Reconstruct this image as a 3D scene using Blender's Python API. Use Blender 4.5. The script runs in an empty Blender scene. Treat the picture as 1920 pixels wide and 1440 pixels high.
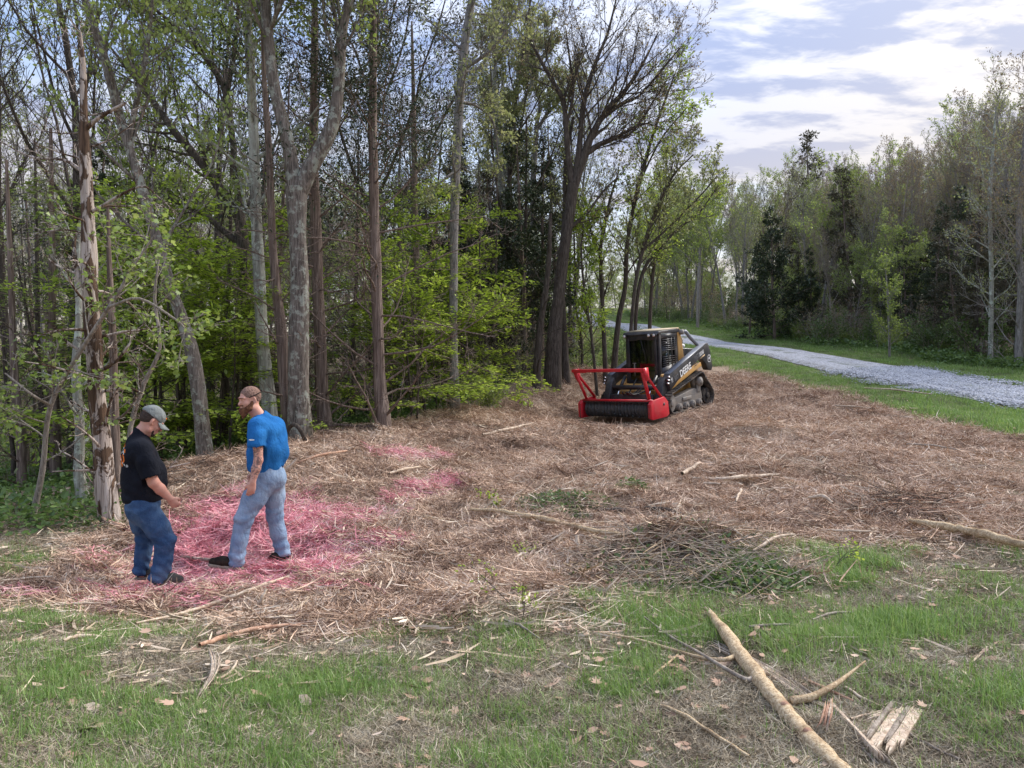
import bpy, math, random
import numpy as np
from mathutils import Vector, Matrix
R = math.radians
sc = bpy.context.scene
COL = sc.collection
rng = np.random.default_rng(11)
random.seed(5)

# ------------------------------------------------------------------ camera
PITCH = math.atan(30 / 1440)
CAMZ = 1.65
cam = bpy.data.cameras.new('camera')
cam.lens = 27.0; cam.sensor_width = 36.0; cam.sensor_fit = 'HORIZONTAL'
cam.clip_start = 0.05; cam.clip_end = 2000
camo = bpy.data.objects.new('camera', cam); COL.objects.link(camo)
camo.location = (0, 0, CAMZ); camo.rotation_euler = (R(90) - PITCH, 0, 0)
sc.camera = camo

# ------------------------------------------------------------------ world, sun, exposure
SUN_EL, SUN_AZ = 42.0, 58.0            # azimuth clockwise from +Y (view axis)
world = bpy.data.worlds.new("World"); sc.world = world; world.use_nodes = True
nt = world.node_tree; N = nt.nodes; L = nt.links; N.clear()
def wn(t, **k):
    n = N.new(t)
    for a, b in k.items(): setattr(n, a, b)
    return n
def wmath(op, a, b=None, c=None):
    n = wn('ShaderNodeMath', operation=op)
    for i, v in enumerate((a, b, c)):
        if v is None: continue
        if isinstance(v, (int, float)): n.inputs[i].default_value = v
        else: L.new(v, n.inputs[i])
    return n.outputs[0]
def wmix(f, a, b):
    n = wn('ShaderNodeMix', data_type='RGBA')
    for s, v in ((n.inputs[0], f), (n.inputs[6], a), (n.inputs[7], b)):
        if isinstance(v, (int, float)): s.default_value = v
        elif isinstance(v, tuple): s.default_value = (*v, 1)
        else: L.new(v, s)
    return n.outputs[2]
def wramp(v, p0, p1):
    n = wn('ShaderNodeMapRange', interpolation_type='SMOOTHSTEP'); L.new(v, n.inputs[0])
    n.inputs[1].default_value = p0; n.inputs[2].default_value = p1
    return n.outputs[0]
sky = wn('ShaderNodeTexSky', sky_type='NISHITA', sun_disc=False)
sky.sun_elevation = R(SUN_EL); sky.sun_rotation = R(SUN_AZ)
sky.air_density = 1.0; sky.dust_density = 1.2; sky.ozone_density = 2.0
tc = wn('ShaderNodeTexCoord')
sep = wn('ShaderNodeSeparateXYZ'); L.new(tc.outputs['Generated'], sep.inputs[0])
z = wmath('MAXIMUM', sep.outputs[2], 0.0)
zz = wmath('ADD', z, 0.10)
cx = wmath('DIVIDE', sep.outputs[0], zz); cy = wmath('DIVIDE', sep.outputs[1], zz)
comb = wn('ShaderNodeCombineXYZ'); L.new(cx, comb.inputs[0]); L.new(cy, comb.inputs[1])
def wnoise(scale, detail, rough, dist=0.0, off=(0, 0, 0), sc3=(1, 1, 1)):
    mp = wn('ShaderNodeMapping'); L.new(comb.outputs[0], mp.inputs[0])
    mp.inputs['Location'].default_value = off; mp.inputs['Scale'].default_value = sc3
    mp.inputs['Rotation'].default_value = (0, 0, R(-25))
    n = wn('ShaderNodeTexNoise'); L.new(mp.outputs[0], n.inputs['Vector'])
    n.inputs['Scale'].default_value = scale; n.inputs['Detail'].default_value = detail
    n.inputs['Roughness'].default_value = rough; n.inputs['Distortion'].default_value = dist
    return n.outputs[0]
big = wnoise(0.42, 3, 0.5, 0.3, (3.1, 1.7, 0), (1.0, 1.3, 1))
mid = wnoise(2.1, 5, 0.6, 0.2, (0.4, 5.2, 0), (0.7, 1.6, 1))
fine = wnoise(5.6, 5, 0.62, 0.25, (7, 2, 0), (0.75, 1.25, 1))
# sun proximity
sd = Vector((math.sin(R(SUN_AZ)) * math.cos(R(SUN_EL)), math.cos(R(SUN_AZ)) * math.cos(R(SUN_EL)), math.sin(R(SUN_EL))))
vm = wn('ShaderNodeVectorMath', operation='DOT_PRODUCT'); L.new(tc.outputs['Generated'], vm.inputs[0]); vm.inputs[1].default_value = sd
near = wramp(vm.outputs['Value'], 0.62, 0.98)
dens = wmath('ADD', wmath('MULTIPLY', big, 1.0), wmath('MULTIPLY', mid, 0.55))
dens = wmath('ADD', dens, wmath('MULTIPLY', near, 0.16))
cov = wramp(dens, 0.66, 0.88)                       # cloud cover over blue
low = wmath('SUBTRACT', 1.0, wramp(sep.outputs[2], 0.05, 0.40))
cov = wmath('MAXIMUM', cov, wmath('MULTIPLY', low, 0.75))
thick = wmath('ADD', wmath('MULTIPLY', mid, 0.55), wmath('MULTIPLY', fine, 0.55))
shade = wramp(thick, 0.49, 0.63)
lit = wmix(near, (0.32, 0.35, 0.43), (0.44, 0.405, 0.36))
grey = wmix(near, (0.12, 0.165, 0.30), (0.20, 0.215, 0.28))
cloudc = wmix(wmath('MULTIPLY', shade, 0.85), lit, grey)
cloudc = wmix(wmath('MULTIPLY', low, 0.72), cloudc, (0.51, 0.415, 0.305))
zen = wmath('ADD', 0.62, wmath('MULTIPLY', z, 1.75))      # overcast skies brighten towards the zenith
bg1 = wn('ShaderNodeBackground'); L.new(sky.outputs[0], bg1.inputs[0]); bg1.inputs[1].default_value = 0.12
bg2 = wn('ShaderNodeBackground'); L.new(cloudc, bg2.inputs[0]); L.new(zen, bg2.inputs[1])
ms = wn('ShaderNodeMixShader'); L.new(wmath('ADD', wmath('MULTIPLY', cov, 0.60), 0.34), ms.inputs[0]); L.new(bg1.outputs[0], ms.inputs[1]); L.new(bg2.outputs[0], ms.inputs[2])
wo = wn('ShaderNodeOutputWorld'); L.new(ms.outputs[0], wo.inputs[0])

sun = bpy.data.lights.new('sun', 'SUN'); sun.energy = 2.1; sun.angle = R(28); sun.color = (1.0, 0.95, 0.89)
suno = bpy.data.objects.new('sun', sun); COL.objects.link(suno)
suno.rotation_euler = sd.to_track_quat('Z', 'Y').to_euler(); suno.location = (30, 30, 40)

sc.view_settings.view_transform = 'Standard'; sc.view_settings.look = 'None'
sc.view_settings.exposure = 1.15; sc.view_settings.gamma = 1.0; sc.view_settings.use_curve_mapping = False
try:
    sc.cycles.max_bounces = 6; sc.cycles.diffuse_bounces = 3; sc.cycles.transmission_bounces = 3; sc.cycles.transparent_max_bounces = 8
    sc.cycles.use_denoising = True; sc.cycles.use_adaptive_sampling = True
except Exception: pass

# ------------------------------------------------------------------ numpy noise
def _h(ix, iy, iz=0, s=0):
    with np.errstate(over='ignore'):
        n = (ix.astype(np.int64) * 374761393 + iy.astype(np.int64) * 668265263 + np.asarray(iz, dtype=np.int64) * 2147483647 + s * 974711) & 0xffffffff
        n = ((n ^ (n >> 13)) * 1274126177) & 0xffffffff
        n = ((n ^ (n >> 16)) * 2246822519) & 0xffffffff
    return ((n ^ (n >> 15)) & 0xffffff) / float(0xffffff)
def vnoise(x, y, s=0):
    x = np.asarray(x, float); y = np.asarray(y, float)
    ix = np.floor(x); iy = np.floor(y); fx = x - ix; fy = y - iy
    fx = fx * fx * (3 - 2 * fx); fy = fy * fy * (3 - 2 * fy)
    a = _h(ix, iy, 0, s); b = _h(ix + 1, iy, 0, s); c = _h(ix, iy + 1, 0, s); d = _h(ix + 1, iy + 1, 0, s)
    return (a * (1 - fx) + b * fx) * (1 - fy) + (c * (1 - fx) + d * fx) * fy
def fbm(x, y, o=4, s=0):
    v = 0; a = 0.5; t = 0
    for i in range(o):
        v = v + a * vnoise(x * 2 ** i + 17 * i, y * 2 ** i - 9 * i, s + i); t += a; a *= 0.5
    return v / t
def vnoise3(p, s=0):
    i = np.floor(p); f = p - i; f = f * f * (3 - 2 * f); r = 0
    for dx in (0, 1):
        for dy in (0, 1):
            for dz in (0, 1):
                w = (f[..., 0] if dx else 1 - f[..., 0]) * (f[..., 1] if dy else 1 - f[..., 1]) * (f[..., 2] if dz else 1 - f[..., 2])
                r = r + w * _h(i[..., 0] + dx, i[..., 1] + dy, (i[..., 2] + dz) * 31, s)
    return r

# ------------------------------------------------------------------ rays from photo pixels (1920x1440) into the place
CP, SP = math.cos(PITCH), math.sin(PITCH)
def ray(u, v):
    a = (u - 960) / 1440.0; b = (720 - v) / 1440.0
    d = np.array([a, CP + b * SP, -SP + b * CP]); return d / d[1]
def P(u, v, Y):
    d = ray(u, v); return np.array([d[0] * Y, Y, CAMZ + d[2] * Y])

# ------------------------------------------------------------------ terrain
ctrl = []
def cp(u, v, Y): ctrl.append(P(u, v, Y))
for x in (-14, -6, 0, 6, 14): ctrl.append(np.array([x, -6, 0.1 + 0.01 * x])); ctrl.append(np.array([x, 0, 0.03 + 0.008 * x]))
for c in [(0,1440,3.1),(960,1440,3.15),(1920,1440,3.15),(0,1100,6.9),(290,1095,7.45),(490,1062,7.8),(700,1010,8.4),(960,1100,6.4),(1450,1100,6.1),
          (1920,1100,5.9),(960,950,9.4),(960,850,13),(960,770,18),(1400,1000,7.9),(1920,1000,7.6),(1920,900,10.6),(1400,900,10.6),(1400,800,15.6),(1920,790,16),
          (1920,770,17.8),(1920,728,20.7),(1910,688,27),(1600,697,25.5),(1600,677,28.5),(1650,654,34),(1310,646,38.5),(1310,633,42),(1400,622,50),
          (1190,611,54),(1250,602,68),(1075,590,72),(1075,583,88),(1210,790,18.3),(1290,762,20.6),(1170,770,20.2),(1380,715,25.5),(1560,740,20.8),
          (205,992,9.5),(30,920,13.5),(0,985,9.6),(340,880,11.6),(385,870,12.2),(560,830,13.2),(610,818,14.6),(720,806,14.6),(853,773,17.4),(960,727,21.0),(1080,692,24),
          (400,900,10.9),(560,880,10.9),(700,860,12),(850,800,15.4)]: cp(*c)
for c in [(450,835,19),(620,800,20),(760,785,21),(880,750,26),(1000,700,32),(1130,655,36),(100,880,20),(650,762,32),(900,715,40),(300,800,34),(50,800,34)]: cp(*c)
for x, y, zz_ in [(-30,10,-1.4),(-30,30,-1.6),(-30,60,-.3),(-10,60,1.2),(-50,100,3),(-10,100,5),(5,120,8.5),(-60,20,-2),(30,10,1.2),(30,30,2.6),(40,60,5.5),(60,20,3),(60,100,10),(25,100,9),
                (0,170,11),(-90,170,8),(90,170,12),(90,20,4),(-90,20,-2),(90,-10,2),(-90,-10,-1)]: ctrl.append(np.array([x, y, zz_]))
C = np.array(ctrl); KS = 30.0
def _k(r2): return 0.5 * r2 * np.log(r2 + 1e-9)
def _solve():
    X = C[:, :2] / KS; n = len(X)
    r2 = ((X[:, None] - X[None]) ** 2).sum(-1)
    A = _k(r2) + np.eye(n) * 2e-4
    Pm = np.c_[np.ones(n), X]
    M = np.zeros((n + 3, n + 3)); M[:n, :n] = A; M[:n, n:] = Pm; M[n:, :n] = Pm.T
    return np.linalg.solve(M, np.r_[C[:, 2], 0, 0, 0]), X
TW, TX = _solve()
def tps(x, y):
    x = np.asarray(x, float) / KS; y = np.asarray(y, float) / KS
    r = TW[-3] + TW[-2] * x + TW[-1] * y
    for i in range(len(TX)): r = r + TW[i] * _k((x - TX[i, 0]) ** 2 + (y - TX[i, 1]) ** 2)
    return r
# coarse cache
GX = np.linspace(-130, 130, 521); GY = np.linspace(-12, 210, 445)
GZ = tps(*np.meshgrid(GX, GY, indexing='ij'))
def base_h(x, y):
    fx = (np.clip(x, -129.9, 129.9) + 130) / 0.5; fy = (np.clip(y, -11.9, 209.9) + 12) / 0.5
    ix = np.floor(fx).astype(int); iy = np.floor(fy).astype(int); fx = fx - ix; fy = fy - iy
    return (GZ[ix, iy] * (1 - fx) + GZ[ix + 1, iy] * fx) * (1 - fy) + (GZ[ix, iy + 1] * (1 - fx) + GZ[ix + 1, iy + 1] * fx) * fy
def hit(u, v):
    d = ray(u, v); Y = 2.0
    while Y < 150:
        zt = float(base_h(d[0] * Y, Y))
        if CAMZ + d[2] * Y <= zt: break
        Y += 0.02 + Y * 0.004
    return np.array([d[0] * Y, Y])
def poly_px(pts): return np.array([hit(*p) for p in pts])
def sdist(poly, x, y):
    """signed distance, positive inside"""
    x = np.asarray(x, float); y = np.asarray(y, float); d = np.full(x.shape, 1e9); ins = np.zeros(x.shape, bool)
    n = len(poly)
    for i in range(n):
        a = poly[i]; b = poly[(i + 1) % n]; e = b - a
        t = np.clip(((x - a[0]) * e[0] + (y - a[1]) * e[1]) / (e @ e + 1e-9), 0, 1)
        d = np.minimum(d, (x - a[0] - t * e[0]) ** 2 + (y - a[1] - t * e[1]) ** 2)
        c = (a[1] > y) != (b[1] > y)
        xs = a[0] + (y - a[1]) * e[0] / (e[1] if abs(e[1]) > 1e-9 else 1e-9)
        ins ^= c & (x < xs)
    return np.sqrt(d) * np.where(ins, 1, -1)
MULCH = poly_px([(60,1118),(170,1040),(225,985),(330,880),(420,858),(560,828),(720,801),(850,770),(960,728),(1080,694),(1180,690),(1340,690),(1410,702),(1560,738),(1740,782),(1919,822),
                 (1919,1045),(1700,1020),(1560,1015),(1400,1020),(1240,1070),(1100,1125),(900,1150),(700,1180),(470,1215),(300,1170),(150,1140)])
PINK = poly_px([(190,1112),(250,1085),(335,1005),(400,945),(470,935),(560,955),(640,980),(650,1030),(640,1080),(560,1110),(400,1120),(250,1130)])
PINK2 = poly_px([(755,925),(800,905),(855,900),(850,915),(790,935),(745,940)])
PINK3 = poly_px([(690,1010),(740,1005),(760,1025),(700,1040)])
PINK4 = poly_px([(715,858),(790,850),(835,855),(740,864)])
GREEN = [(poly_px(p), w) for p, w in [
    ([(0,1390),(150,1330),(330,1350),(560,1340),(560,1439),(0,1439)], .7),
    ([(0,1120),(90,1120),(110,1200),(0,1220)], .9),
    ([(430,1240),(560,1225),(690,1250),(660,1310),(520,1330),(420,1300)], .8),
    ([(0,1230),(120,1210),(200,1260),(60,1330),(0,1330)], .6),
    ([(680,1230),(900,1240),(900,1340),(700,1330)], .5),
    ([(880,1300),(1080,1320),(1230,1370),(1230,1439),(880,1439)], .75),
    ([(1150,1140),(1340,1120),(1380,1200),(1250,1230),(1150,1190)], .85),
    ([(1340,1190),(1560,1170),(1840,1170),(1919,1210),(1700,1240),(1480,1250)], .9),
    ([(1560,1060),(1680,1050),(1720,1100),(1620,1120),(1560,1100)], 1.0),
    ([(1700,1100),(1919,1060),(1919,1180),(1750,1150)], .6),
    ([(1740,1340),(1919,1300),(1919,1439),(1760,1439)], .7),
    ([(0,1040),(160,1060),(240,1040),(60,1100),(0,1100)], .8),
    ([(200,1120),(330,1125),(250,1150),(150,1150)], .6)]]
roadc = [np.array(q[:2]) for q in [P(1925,749,19.4), P(1600,687,27), P(1440,660,33.5), P(1310,640,40), P(1190,608,54), P(1075,586,78), P(1020,575,110)]]
roadc = [np.array([16.6, 10.0]), np.array([21.5, -4.0])][::-1] + roadc
def catmull(pts, n):
    pts = [np.asarray(p, float) for p in pts]; pts = [2 * pts[0] - pts[1]] + pts + [2 * pts[-1] - pts[-2]]; out = []
    for i in range(1, len(pts) - 2):
        p0, p1, p2, p3 = pts[i - 1:i + 3]
        for t in np.linspace(0, 1, n, endpoint=False):
            out.append(0.5 * ((2 * p1) + (-p0 + p2) * t + (2 * p0 - 5 * p1 + 4 * p2 - p3) * t * t + (-p0 + 3 * p1 - 3 * p2 + p3) * t ** 3))
    out.append(pts[-2]); return np.array(out)
ROAD = catmull(roadc, 14)
def road_d(x, y):
    d = np.full(np.shape(x), 1e9)
    for a, b in zip(ROAD[:-1], ROAD[1:]):
        e = b - a; t = np.clip(((x - a[0]) * e[0] + (y - a[1]) * e[1]) / (e @ e), 0, 1)
        d = np.minimum(d, np.hypot(x - a[0] - t * e[0], y - a[1] - t * e[1]))
    return d
def sstep(a, b, x): t = np.clip((x - a) / (b - a), 0, 1); return t * t * (3 - 2 * t)
def m_mulch(x, y):
    w = (fbm(x * .9, y * .9, 3, 5) - .5) * 2.2 * np.clip(np.asarray(y) / 12, .35, 1)
    return sstep(-.35, .35, sdist(MULCH, x, y) + w * .8)
def m_pink(x, y):
    w = (fbm(x * 2.2, y * 2.2, 3, 8) - .5) * .8 - .05
    a = sstep(-.18, .3, sdist(PINK, x, y) + w * .5)
    for p, g in ((PINK2, .9), (PINK3, .7), (PINK4, .8)): a = np.maximum(a, g * sstep(-.15, .15, sdist(p, x, y) + w * .6))
    a = np.maximum(a, .26 * sstep(-.8, .2, sdist(PINK, x, y) + w * 2) * (fbm(x * 1.6, y * 1.6, 2, 3) > .5))
    return a
def m_green(x, y):
    w = (fbm(x * 2.5, y * 2.5, 3, 21) - .5)
    a = np.zeros(np.shape(x))
    for p, g in GREEN: a = np.maximum(a, g * sstep(-.25, .25, sdist(p, x, y) + w * .9))
    a = np.maximum(a, .6 * sstep(.50, .58, fbm(x * 1.5 + 9, y * 1.9, 4, 33)) * (np.asarray(y) < 9))
    far = (road_d(x, y) < 6.5 + 2 * w) & (np.asarray(y) > 13)
    a = np.where(far, 1.0, a)
    return a * (1 - m_mulch(x, y)) * (road_d(x, y) > 1.15)
LUMPS = [(*hit(u, v), h, rx, ry) for u, v, h, rx, ry in [(420,1085,-.05,.6,.5),(470,1015,.09,.7,.35),(500,1040,.09,.22,.18),(620,1000,.06,.6,.35),(350,1000,.10,.5,.3),
        (440,885,.06,1.0,.4),(620,850,.04,1.0,.6),(520,870,.03,1,.5),(1150,940,.10,.9,.35),(1010,960,.13,.6,.25),(1250,1045,.16,.9,.35),(1180,1010,.12,.6,.25),
        (1690,960,.13,1.1,.3),(1450,820,.12,1.5,.5),(1330,1060,.14,.8,.35),(560,1080,.07,.7,.25)]]
def hgt(x, y):
    x = np.asarray(x, float); y = np.asarray(y, float)
    z_ = base_h(x, y); rd = road_d(x, y) if np.size(x) < 2e6 else 9
    k = sstep(1.4, 3.0, rd)
    md = sdist(MULCH, x, y); m = sstep(-.5, .6, md)
    z_ = z_ + k * ((fbm(x * .35, y * .35, 3, 2) - .5) * .22 + (fbm(x * 2.2, y * 2.2, 3, 4) - .5) * (.05 + .11 * m) + (vnoise(x * 9, y * 9, 6) - .5) * (.02 + .04 * m))
    for lx, ly, h, rx, ry in LUMPS: z_ = z_ + h * np.exp(-((x - lx) / rx) ** 2 - ((y - ly) / ry) ** 2)
    dx = x - LO[0]; dy = y - LO[1]; lx = dx * LH[0] + dy * LH[1]; ly = dx * LL[0] + dy * LL[1]       # ground pressed flat under the loader
    w = sstep(2.6, 0, np.maximum(np.maximum(lx - 3.3, -1.3 - lx), np.abs(ly) - 1.1))
    pl = LO[2] - math.tan(R(4.74)) * lx - .13 * sstep(1.1, 1.6, lx) + math.tan(R(.92)) * ly - .0 + (vnoise(x * 5, y * 5, 9) - .5) * .03
    z_ = z_ * (1 - w) + pl * w
    for f_, r_ in FEET:                                     # trodden down under the men's boots
        w = np.exp(-(((x - f_[0]) / r_) ** 2 + ((y - f_[1]) / r_) ** 2) ** 2); z_ = z_ * (1 - w) + np.minimum(z_, f_[2] - .05) * w
    return z_
FEET = [(P(u_, v_, y_), r_) for u_, v_, y_, r_ in [(318, 1097, 7.33, .55), (283, 1092, 7.58, .5), (424, 1064, 7.58, .55), (524, 1062, 7.80, .5)]]
LO = P(1233.9, 768.0, 20.73); LH = (math.cos(R(-129)), math.sin(R(-129))); LL = (-LH[1], LH[0])
def hz(x, y): return float(hgt(np.array([x]), np.array([y]))[0])
def G(u, v, up=0.0):
    d = ray(u, v); Ys = 2.2 * 1.006 ** np.arange(0, 700)
    zt = hgt(d[0] * Ys, Ys); k = np.argmax(CAMZ + d[2] * Ys <= zt)
    if k == 0: k = len(Ys) - 1
    Y = Ys[k]; return np.array([d[0] * Y, Y, zt[k] + up])

# ------------------------------------------------------------------ mesh helpers
def new_mesh(name, verts, faces, tint=None, smooth=False, uniform=None):
    """faces: (n,k) array or list of arrays; tint: per-vertex float or rgb"""
    me = bpy.data.meshes.new(name)
    verts = np.asarray(verts, np.float32)
    if isinstance(faces, np.ndarray): faces = [faces]
    faces = [np.asarray(f, np.int32) for f in faces if len(f)]
    me.vertices.add(len(verts)); me.vertices.foreach_set('co', verts.ravel())
    nl = sum(f.size for f in faces); npoly = sum(len(f) for f in faces)
    me.loops.add(nl); me.polygons.add(npoly)
    me.loops.foreach_set('vertex_index', np.concatenate([f.ravel() for f in faces]))
    tot = np.concatenate([np.full(len(f), f.shape[1], np.int32) for f in faces])
    st = np.r_[0, np.cumsum(tot)[:-1]].astype(np.int32)
    me.polygons.foreach_set('loop_start', st)
    if smooth: me.polygons.foreach_set('use_smooth', np.ones(npoly, bool))
    me.update(calc_edges=True)
    if tint is not None:
        tint = np.asarray(tint, np.float32)
        if tint.ndim == 1: tint = np.c_[tint, tint, tint]
        at = me.color_attributes.new('tint', 'FLOAT_COLOR', 'POINT')
        at.data.foreach_set('color', np.c_[tint, np.ones(len(tint))].astype(np.float32).ravel())
    return me
def link(name, me, mat=None, parent=None, kind=None, label=None, cat=None, group=None):
    if mat is not None and len(me.materials) == 0: me.materials.append(mat)
    o = bpy.data.objects.new(name, me); COL.objects.link(o)
    if parent is not None: o.parent = parent
    if kind: o['kind'] = kind
    if label: o['label'] = label
    if cat: o['category'] = cat
    if group: o['group'] = group
    return o
def empty(name, loc=(0, 0, 0), label=None, cat=None, group=None, rot=None):
    o = bpy.data.objects.new(name, None); COL.objects.link(o); o.location = loc
    o.empty_display_size = .3
    if rot is not None: o.rotation_euler = rot
    if label: o['label'] = label
    if cat: o['category'] = cat
    if group: o['group'] = group
    return o
class MB:
    """collects primitives in one mesh"""
    def __init__(s): s.v = []; s.f = {}; s.n = 0; s.t = []
    def add(s, v, faces, tint=1.0):
        v = np.asarray(v, float)
        for f in faces if isinstance(faces, list) else [faces]:
            f = np.asarray(f); s.f.setdefault(f.shape[1], []).append(f + s.n)
        s.v.append(v); s.n += len(v); s.t.append(np.full(len(v), tint) if np.isscalar(tint) else np.asarray(tint)); return s
    def box(s, c, size, M=None, tint=1.0, taper=None):
        h = np.array(size) / 2.0
        v = np.array([[x, y, z_] for x in (-1, 1) for y in (-1, 1) for z_ in (-1, 1)], float) * h
        if taper is not None: v[v[:, 2] > 0, :2] *= taper
        if M is not None: v = v @ np.array(M).T
        return s.add(v + np.array(c), np.array([[0, 1, 3, 2], [4, 6, 7, 5], [0, 4, 5, 1], [2, 3, 7, 6], [0, 2, 6, 4], [1, 5, 7, 3]]), tint)
    def prism(s, poly, a0, a1, axis=1, tint=1.0):
        """polygon (2D in the plane of the other two axes) extruded along axis"""
        poly = np.asarray(poly, float); n = len(poly); v = np.zeros((2 * n, 3)); o = [i for i in range(3) if i != axis]
        v[:n, o[0]] = poly[:, 0]; v[:n, o[1]] = poly[:, 1]; v[:n, axis] = a0; v[n:] = v[:n]; v[n:, axis] = a1
        i = np.arange(n); j = (i + 1) % n
        q = np.c_[i, j, j + n, i + n]
        return s.add(v, [q, np.array([i[::-1]]), np.array([i + n])], tint)
    def tube(s, pts, r, k=8, cap=True, tint=1.0):
        pts = np.asarray(pts, float); n = len(pts); r = np.broadcast_to(np.asarray(r, float), (n,))
        t = np.gradient(pts, axis=0); t /= np.linalg.norm(t, axis=1, keepdims=True) + 1e-12
        a = np.array([0, 0, 1.0]) if abs(t[0, 2]) < .9 else np.array([1.0, 0, 0])
        u = np.zeros_like(pts)
        for i in range(n):
            a = a - t[i] * (a @ t[i]); a /= np.linalg.norm(a) + 1e-12; u[i] = a
        w = np.cross(t, u); th = np.linspace(0, 2 * np.pi, k, endpoint=False)
        v = pts[:, None] + r[:, None, None] * (np.cos(th)[None, :, None] * u[:, None] + np.sin(th)[None, :, None] * w[:, None])
        idx = np.arange(n * k).reshape(n, k); nx = np.roll(idx, -1, 1)
        q = np.stack([idx[:-1], nx[:-1], nx[1:], idx[1:]], -1).reshape(-1, 4)
        fs = [q]
        if cap: fs += [np.array([idx[0][::-1]]), np.array([idx[-1]])]
        return s.add(v.reshape(-1, 3), fs, tint)
    def cyl(s, a, b, r, k=16, r2=None, tint=1.0): return s.tube([a, b], [r, r if r2 is None else r2], k, True, tint)
    def sphere(s, c, r, k=12, m=8, tint=1.0):
        r = np.broadcast_to(np.asarray(r, float), (3,)); ph = np.linspace(0, np.pi, m + 1)[1:-1]; th = np.linspace(0, 2 * np.pi, k, endpoint=False)
        v = np.array([[np.sin(p) * np.cos(t), np.sin(p) * np.sin(t), np.cos(p)] for p in ph for t in th] + [[0, 0, 1], [0, 0, -1]]) * r + np.array(c)
        idx = np.arange((m - 1) * k).reshape(m - 1, k); nx = np.roll(idx, -1, 1)
        q = np.stack([idx[:-1], idx[1:], nx[1:], nx[:-1]], -1).reshape(-1, 4)
        t1 = np.c_[np.full(k, len(v) - 2), idx[0], nx[0]]; t2 = np.c_[np.full(k, len(v) - 1), nx[-1], idx[-1]]
        return s.add(v, [q, t1, t2], tint)
    def mesh(s, name, smooth=False, tint=False):
        return new_mesh(name, np.concatenate(s.v), [np.concatenate(x) for x in s.f.values()], np.concatenate(s.t) if tint else None, smooth)
    def build(s, name, mat, parent=None, smooth=False, bevel=0, tint=False, **k):
        me = s.mesh(name, smooth, tint)
        o = link(name, me, mat, parent, **k)
        if bevel:
            b = o.modifiers.new('bevel', 'BEVEL'); b.width = bevel; b.segments = 2; b.limit_method = 'ANGLE'; b.angle_limit = R(35)
        return o

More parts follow.
